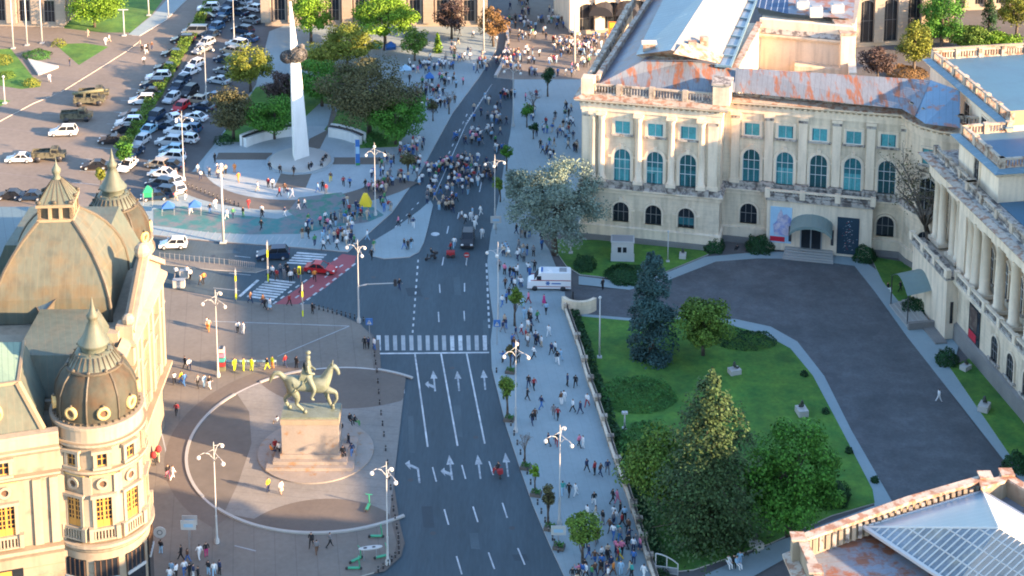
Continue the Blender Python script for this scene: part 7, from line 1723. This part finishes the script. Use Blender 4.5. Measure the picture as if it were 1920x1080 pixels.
# ---- individually placed
P_('on the statue steps', 'people on the statue steps', '508 862 on sit;524 860 wk;516 852 rk sit;561 842 lw sit;573 842 nk sit;617 862 kf;628 868 rp sit;634 856 fk;643 866 kk sit;660 862 nb;654 845 kn;656 804 kk sit;665 807 kf sit;520 808 we sit;640 820 kk sit', z=.45)
P_('on the statue plaza', 'people on the statue plaza', '503 924 yn;527 928 we dress', face=1.0)
P_('below the statue plaza', 'people below the statue plaza', '584 1028 kk;594 1040 gu;619 1028 gk')
P_('on the pink plaza', 'people on the plaza beside the library', '296 866 re;293 872 fk;315 899 kp;324 900 ww;331 780 rk;391 622 eo;388 618 wo;446 625 wk;456 628 ww;347 692 kk;355 696 wn;327 722 wk;340 722 yb;346 724 bb;371 728 gk;383 728 ll;393 730 kw')
P_('near the library tower', 'people near the bottom left corner', '302 1040 kl;340 1052 kk;352 1056 ub;374 1050 ww;387 1046 km;322 1082 lw;331 1086 wk;346 1080 wb;356 1086 kk;363 1088 nw;391 1080 kl;402 1082 wl;412 1080 nk;318 1094 wl;372 1092 kk')
P_('behind the police barrier', 'people behind the crowd barrier', '440 697 vv stand;457 697 vv stand;472 697 vv stand;511 692 vo stand;535 690 rn;556 692 kk stand;501 694 kv')
P_('at the junction corner', 'people at the corner of the plaza', '586 590 kk;493 575 un;497 581 kk;506 583 wl dress;470 570 un;543 575 rk;691 655 nk stand;684 656 kk stand;702 658 wb stand;566 550 kk;749 545 kn')
P_('in the median crowd', 'people waiting at the side road crossing', '504 530 kk;511 520 wk;519 526 ru;533 525 gg;540 520 kk;545 530 wk;553 524 uk;560 523 yr;537 514 kn;526 516 gn;590 528 ok;382 533 ok;376 536 ek;357 526 wk;351 522 ww;330 522 wg', z=.1)
P_('on the traffic island', 'people on the traffic island', '758 468 kb;765 470 kk;771 466 kl;747 425 pk;768 420 kg;775 428 nw;697 488 kk;701 470 fe;689 452 wl')
P_('on the open road', 'people on the open road', '808 484 kk sit;845 474 rk;852 466 wl;873 420 wk;883 416 ww;893 422 ww;901 405 ww;886 408 lw;866 414 wu;890 432 ww;904 448 ww;935 892 kr sit')
P_('on the west sidewalk', 'people walking on the west sidewalk', '1064 726 nk;1079 728 kk;991 728 kn;1001 732 rk;989 752 kk;1015 768 nb;1052 760 uw;1057 758 ww;1074 774 wk;1088 778 nn;1101 764 wr;1038 784 gg;1046 788 rk;998 798 kn;1003 790 uk;1028 838 nk;1043 838 kr;1086 840 pk;1093 842 ww;1100 886 nk;1115 892 rk;1126 894 un;1139 890 ng;1055 930 tl;1067 932 kk;1079 932 ww;1114 950 kw;1149 945 kk;1157 945 pp;1009 650 kn;1015 652 we;1029 632 ww;1034 666 nk;1041 664 wk;1045 684 kw;1051 678 ll;1020 575 mm dress;991 570 pr;967 635 ng;1130 545 kk;1024 590 lk;978 628 wr;986 640 rk;990 622 we;995 612 kn;983 600 ll;990 648 ek;996 630 kk')
P_('at the bottom street tree', 'people in the bottom crowd', '1151 975 wk;1163 968 kk;1171 978 lk;1153 985 wl;1166 990 rk;1178 1000 uk;1143 1000 uk;1150 1012 wb;1161 1010 tt;1175 1030 kk;1187 1034 lw;1104 1050 nb;1115 1060 ub;1128 1052 wk;1140 1055 kk;1161 1052 ty;1126 1078 ku;1137 1082 ue;1150 1080 ou;1164 1080 ll;1184 1085 tk;1207 1088 ww;1117 975 ew;1101 975 we;1098 1030 wk;1092 1085 bw;1119 1020 kk')
P_('at the lawn path', 'people sitting by the lawn path', '1365 1068 ww sit;1376 1066 kk sit;1387 1064 ll;1381 1070 lw sit')
P_('on the garden drive', 'people on the garden drive', '1760 755 ww;1688 548 kk;1664 550 kw sit;1777 616 ww;1791 612 wk;1382 478 kk sit;1551 468 kk')
P_('on the memorial paving', 'people on the memorial paving', '505 322 kk sit;525 328 kk sit;551 330 ku;579 324 kk;584 322 kn;606 312 kk;611 306 kk;603 318 gk;620 342 uy;503 353 rk;511 354 wk;534 362 uk;540 372 nl;548 372 ww;524 370 rk;447 342 oo;483 360 we;596 362 lb;605 358 kk;611 364 rg;644 350 rk;656 352 bk;685 355 kk;403 306 kk;440 325 oo')
P_('by the painted paving', 'people on the painted paving', '534 407 nw;492 410 kk;490 432 kk;491 405 wk;404 392 ww;425 412 ww;437 410 fn;456 408 kf;466 392 rr;348 375 kw;330 378 ee;394 402 kb;358 402 ww;571 392 wn;560 394 kw;655 402 rk;668 395 nn;672 400 nb;662 415 bk;645 390 nk;578 420 fe;605 455 ll;615 460 wk')
P_('near the small hedge bed', 'people on the sunny square', '267 100 kk;273 98 ww;278 96 kk;285 94 un;270 122 wk;131 125 kn;165 70 ee;205 80 we;93 155 ww;198 85 ww;275 102 kw;263 90 ee')
# ---- clusters
crowd('in the bottom crowd', 'people in the bottom crowd', [(1095, 1000), (1150, 960), (1190, 1010), (1212, 1095), (1090, 1095)], 30, .35)
crowd('in the lower junction crowd', 'crowd beside the junction', [(560, 415), (665, 408), (662, 468), (590, 474)], 42)
crowd('in the street parade', 'crowd in the middle of the road', [(800, 318), (850, 300), (925, 300), (935, 340), (900, 345), (860, 370), (850, 400), (815, 385), (800, 350)], 105, .55, 0)
crowd('in the street parade', 'crowd in the middle of the road', [(790, 340), (830, 330), (850, 395), (790, 385)], 18, .5, 0)
crowd('among the memorial walkers', 'crowd on the memorial pavement', [(722, 292), (800, 262), (790, 330), (745, 360), (690, 372), (700, 330)], 75, .38)
crowd('near the yellow tent', 'crowd near the yellow tent', [(640, 385), (735, 370), (725, 405), (650, 440)], 14, .4)
crowd('on the shaded far road', 'people on the shaded far road', [(850, 270), (900, 190), (955, 170), (950, 290), (925, 300)], 62, .5, 0)
crowd('on the shaded far pavement', 'people on the shaded far pavement', [(765, 150), (880, 150), (840, 210), (790, 215), (770, 190)], 62, .25)
crowd('beside the palace corner', 'people beside the palace corner', [(985, 185), (1080, 180), (1088, 300), (1040, 300), (985, 280)], 58, .35)
crowd('under the blossoming tree', 'people by the blossoming tree', [(935, 455), (1010, 430), (1020, 470), (1000, 525), (932, 520)], 24, .5)
crowd('on the upper west sidewalk', 'people on the upper west sidewalk', [(938, 560), (1010, 560), (1010, 680), (950, 690)], 22, .45)
crowd('by the ambulance nose', 'people by the ambulance', [(935, 500), (985, 505), (990, 540), (960, 545), (938, 530)], 9, .6)
crowd('beside the parked cars', 'people at the edge of the memorial ring', [(370, 325), (430, 320), (432, 338), (375, 340)], 10, .7)
crowd('on the sunny square', 'people on the sunny square at the top', [(955, 60), (1110, 60), (1100, 145), (930, 145)], 115, .6, .1)
crowd('near the shop arches', 'people near the shop arches', [(1075, 75), (1165, 70), (1130, 115), (1080, 140)], 60, .5, .1)
crowd('on the far dark road', 'people on the far dark road', [(950, 5), (1060, 0), (1065, 58), (955, 55)], 60, .5, .1)
crowd('on the sunny pavement', 'people on the sunny pavement', [(760, 115), (900, 95), (915, 140), (770, 145)], 60, .55)
crowd('behind the sunny pavement', 'people near the pale stone building', [(860, 65), (935, 60), (925, 92), (820, 105)], 12, .5)
for p in people:
    if len(p) < 10: q = G(p[0], p[1]); p[0], p[1] = q
people.sort(key=lambda p: p[1])
near, far = people[:300], people[300:]
from collections import Counter
def base_label(p):
    if p[4] == 'sit': return 'person in %s top and %s trousers sitting %s' % (TC[p[2]], TC[p[3]], p[7])
    if p[4] == 'dress': return 'person in %s top and %s skirt %s' % (TC[p[2]], TC[p[3]], p[7])
    return 'person in %s top and %s trousers %s' % (TC[p[2]], TC[p[3]], p[7])
cnt = Counter(base_label(p) for p in near); seen = Counter()
ORD = ['nearest', 'second nearest', 'third nearest', 'fourth nearest', 'fifth nearest', 'sixth nearest', 'seventh nearest', 'eighth nearest', 'ninth nearest', 'tenth nearest', 'eleventh nearest', 'twelfth nearest']
for p in near:
    me = PM[p[4]][0]; o = bpy.data.objects.new('person', me); sc.collection.objects.link(o)
    s = rnd.uniform(.96, 1.08)
    o.location = (p[0], p[1], p[6] if p[4] != 'sit' else p[6] - .12); o.rotation_euler = (0, 0, p[5]); o.scale = (s * 1.12, s * 1.12, s)
    for k, c in ((0, p[2]), (1, p[3])): o.material_slots[k].link = 'OBJECT'; o.material_slots[k].material = MAT['cloth_' + TC[c]]
    l = base_label(p); i = seen[l]; seen[l] += 1
    if cnt[l] > 1: l = 'person in %s top and %s %s %s, %s such' % (TC[p[2]], TC[p[3]], 'skirt' if p[4] == 'dress' else 'trousers', p[7], ORD[min(i, 11)])
    if len(l.split()) > 16: l = l.replace(' trousers', '', 1).replace(' such', '')
    tag(o, l, 'person', p[8])
b = MB(); NM = ['cloth_' + TC[c] for c in TC] + ['skin', 'hair_dark', 'shoe']; b.mats = NM
for p in far:
    me, vs, fs, M = PM[p[4]]; c, s = math.cos(p[5]), math.sin(p[5]); o = len(b.v)
    b.v += [Vector((p[0] + (x * c - y * s) * 1.12, p[1] + (x * s + y * c) * 1.12, z + p[6])) for x, y, z in vs]
    m = {0: NM.index('cloth_' + TC[p[2]]), 1: NM.index('cloth_' + TC[p[3]]), 2: NM.index('skin'), 3: NM.index('hair_dark'), 4: NM.index('shoe')}
    for f, k in zip(fs, M): b.f.append([i + o for i in f]); b.m.append(m[k]); b.sm.append(True)
tag(b.build('crowd'), 'distant crowd of small figures on the far road and square', 'crowd', kind='stuff')
print('people', len(near), len(far), 'objects', len(sc.objects))
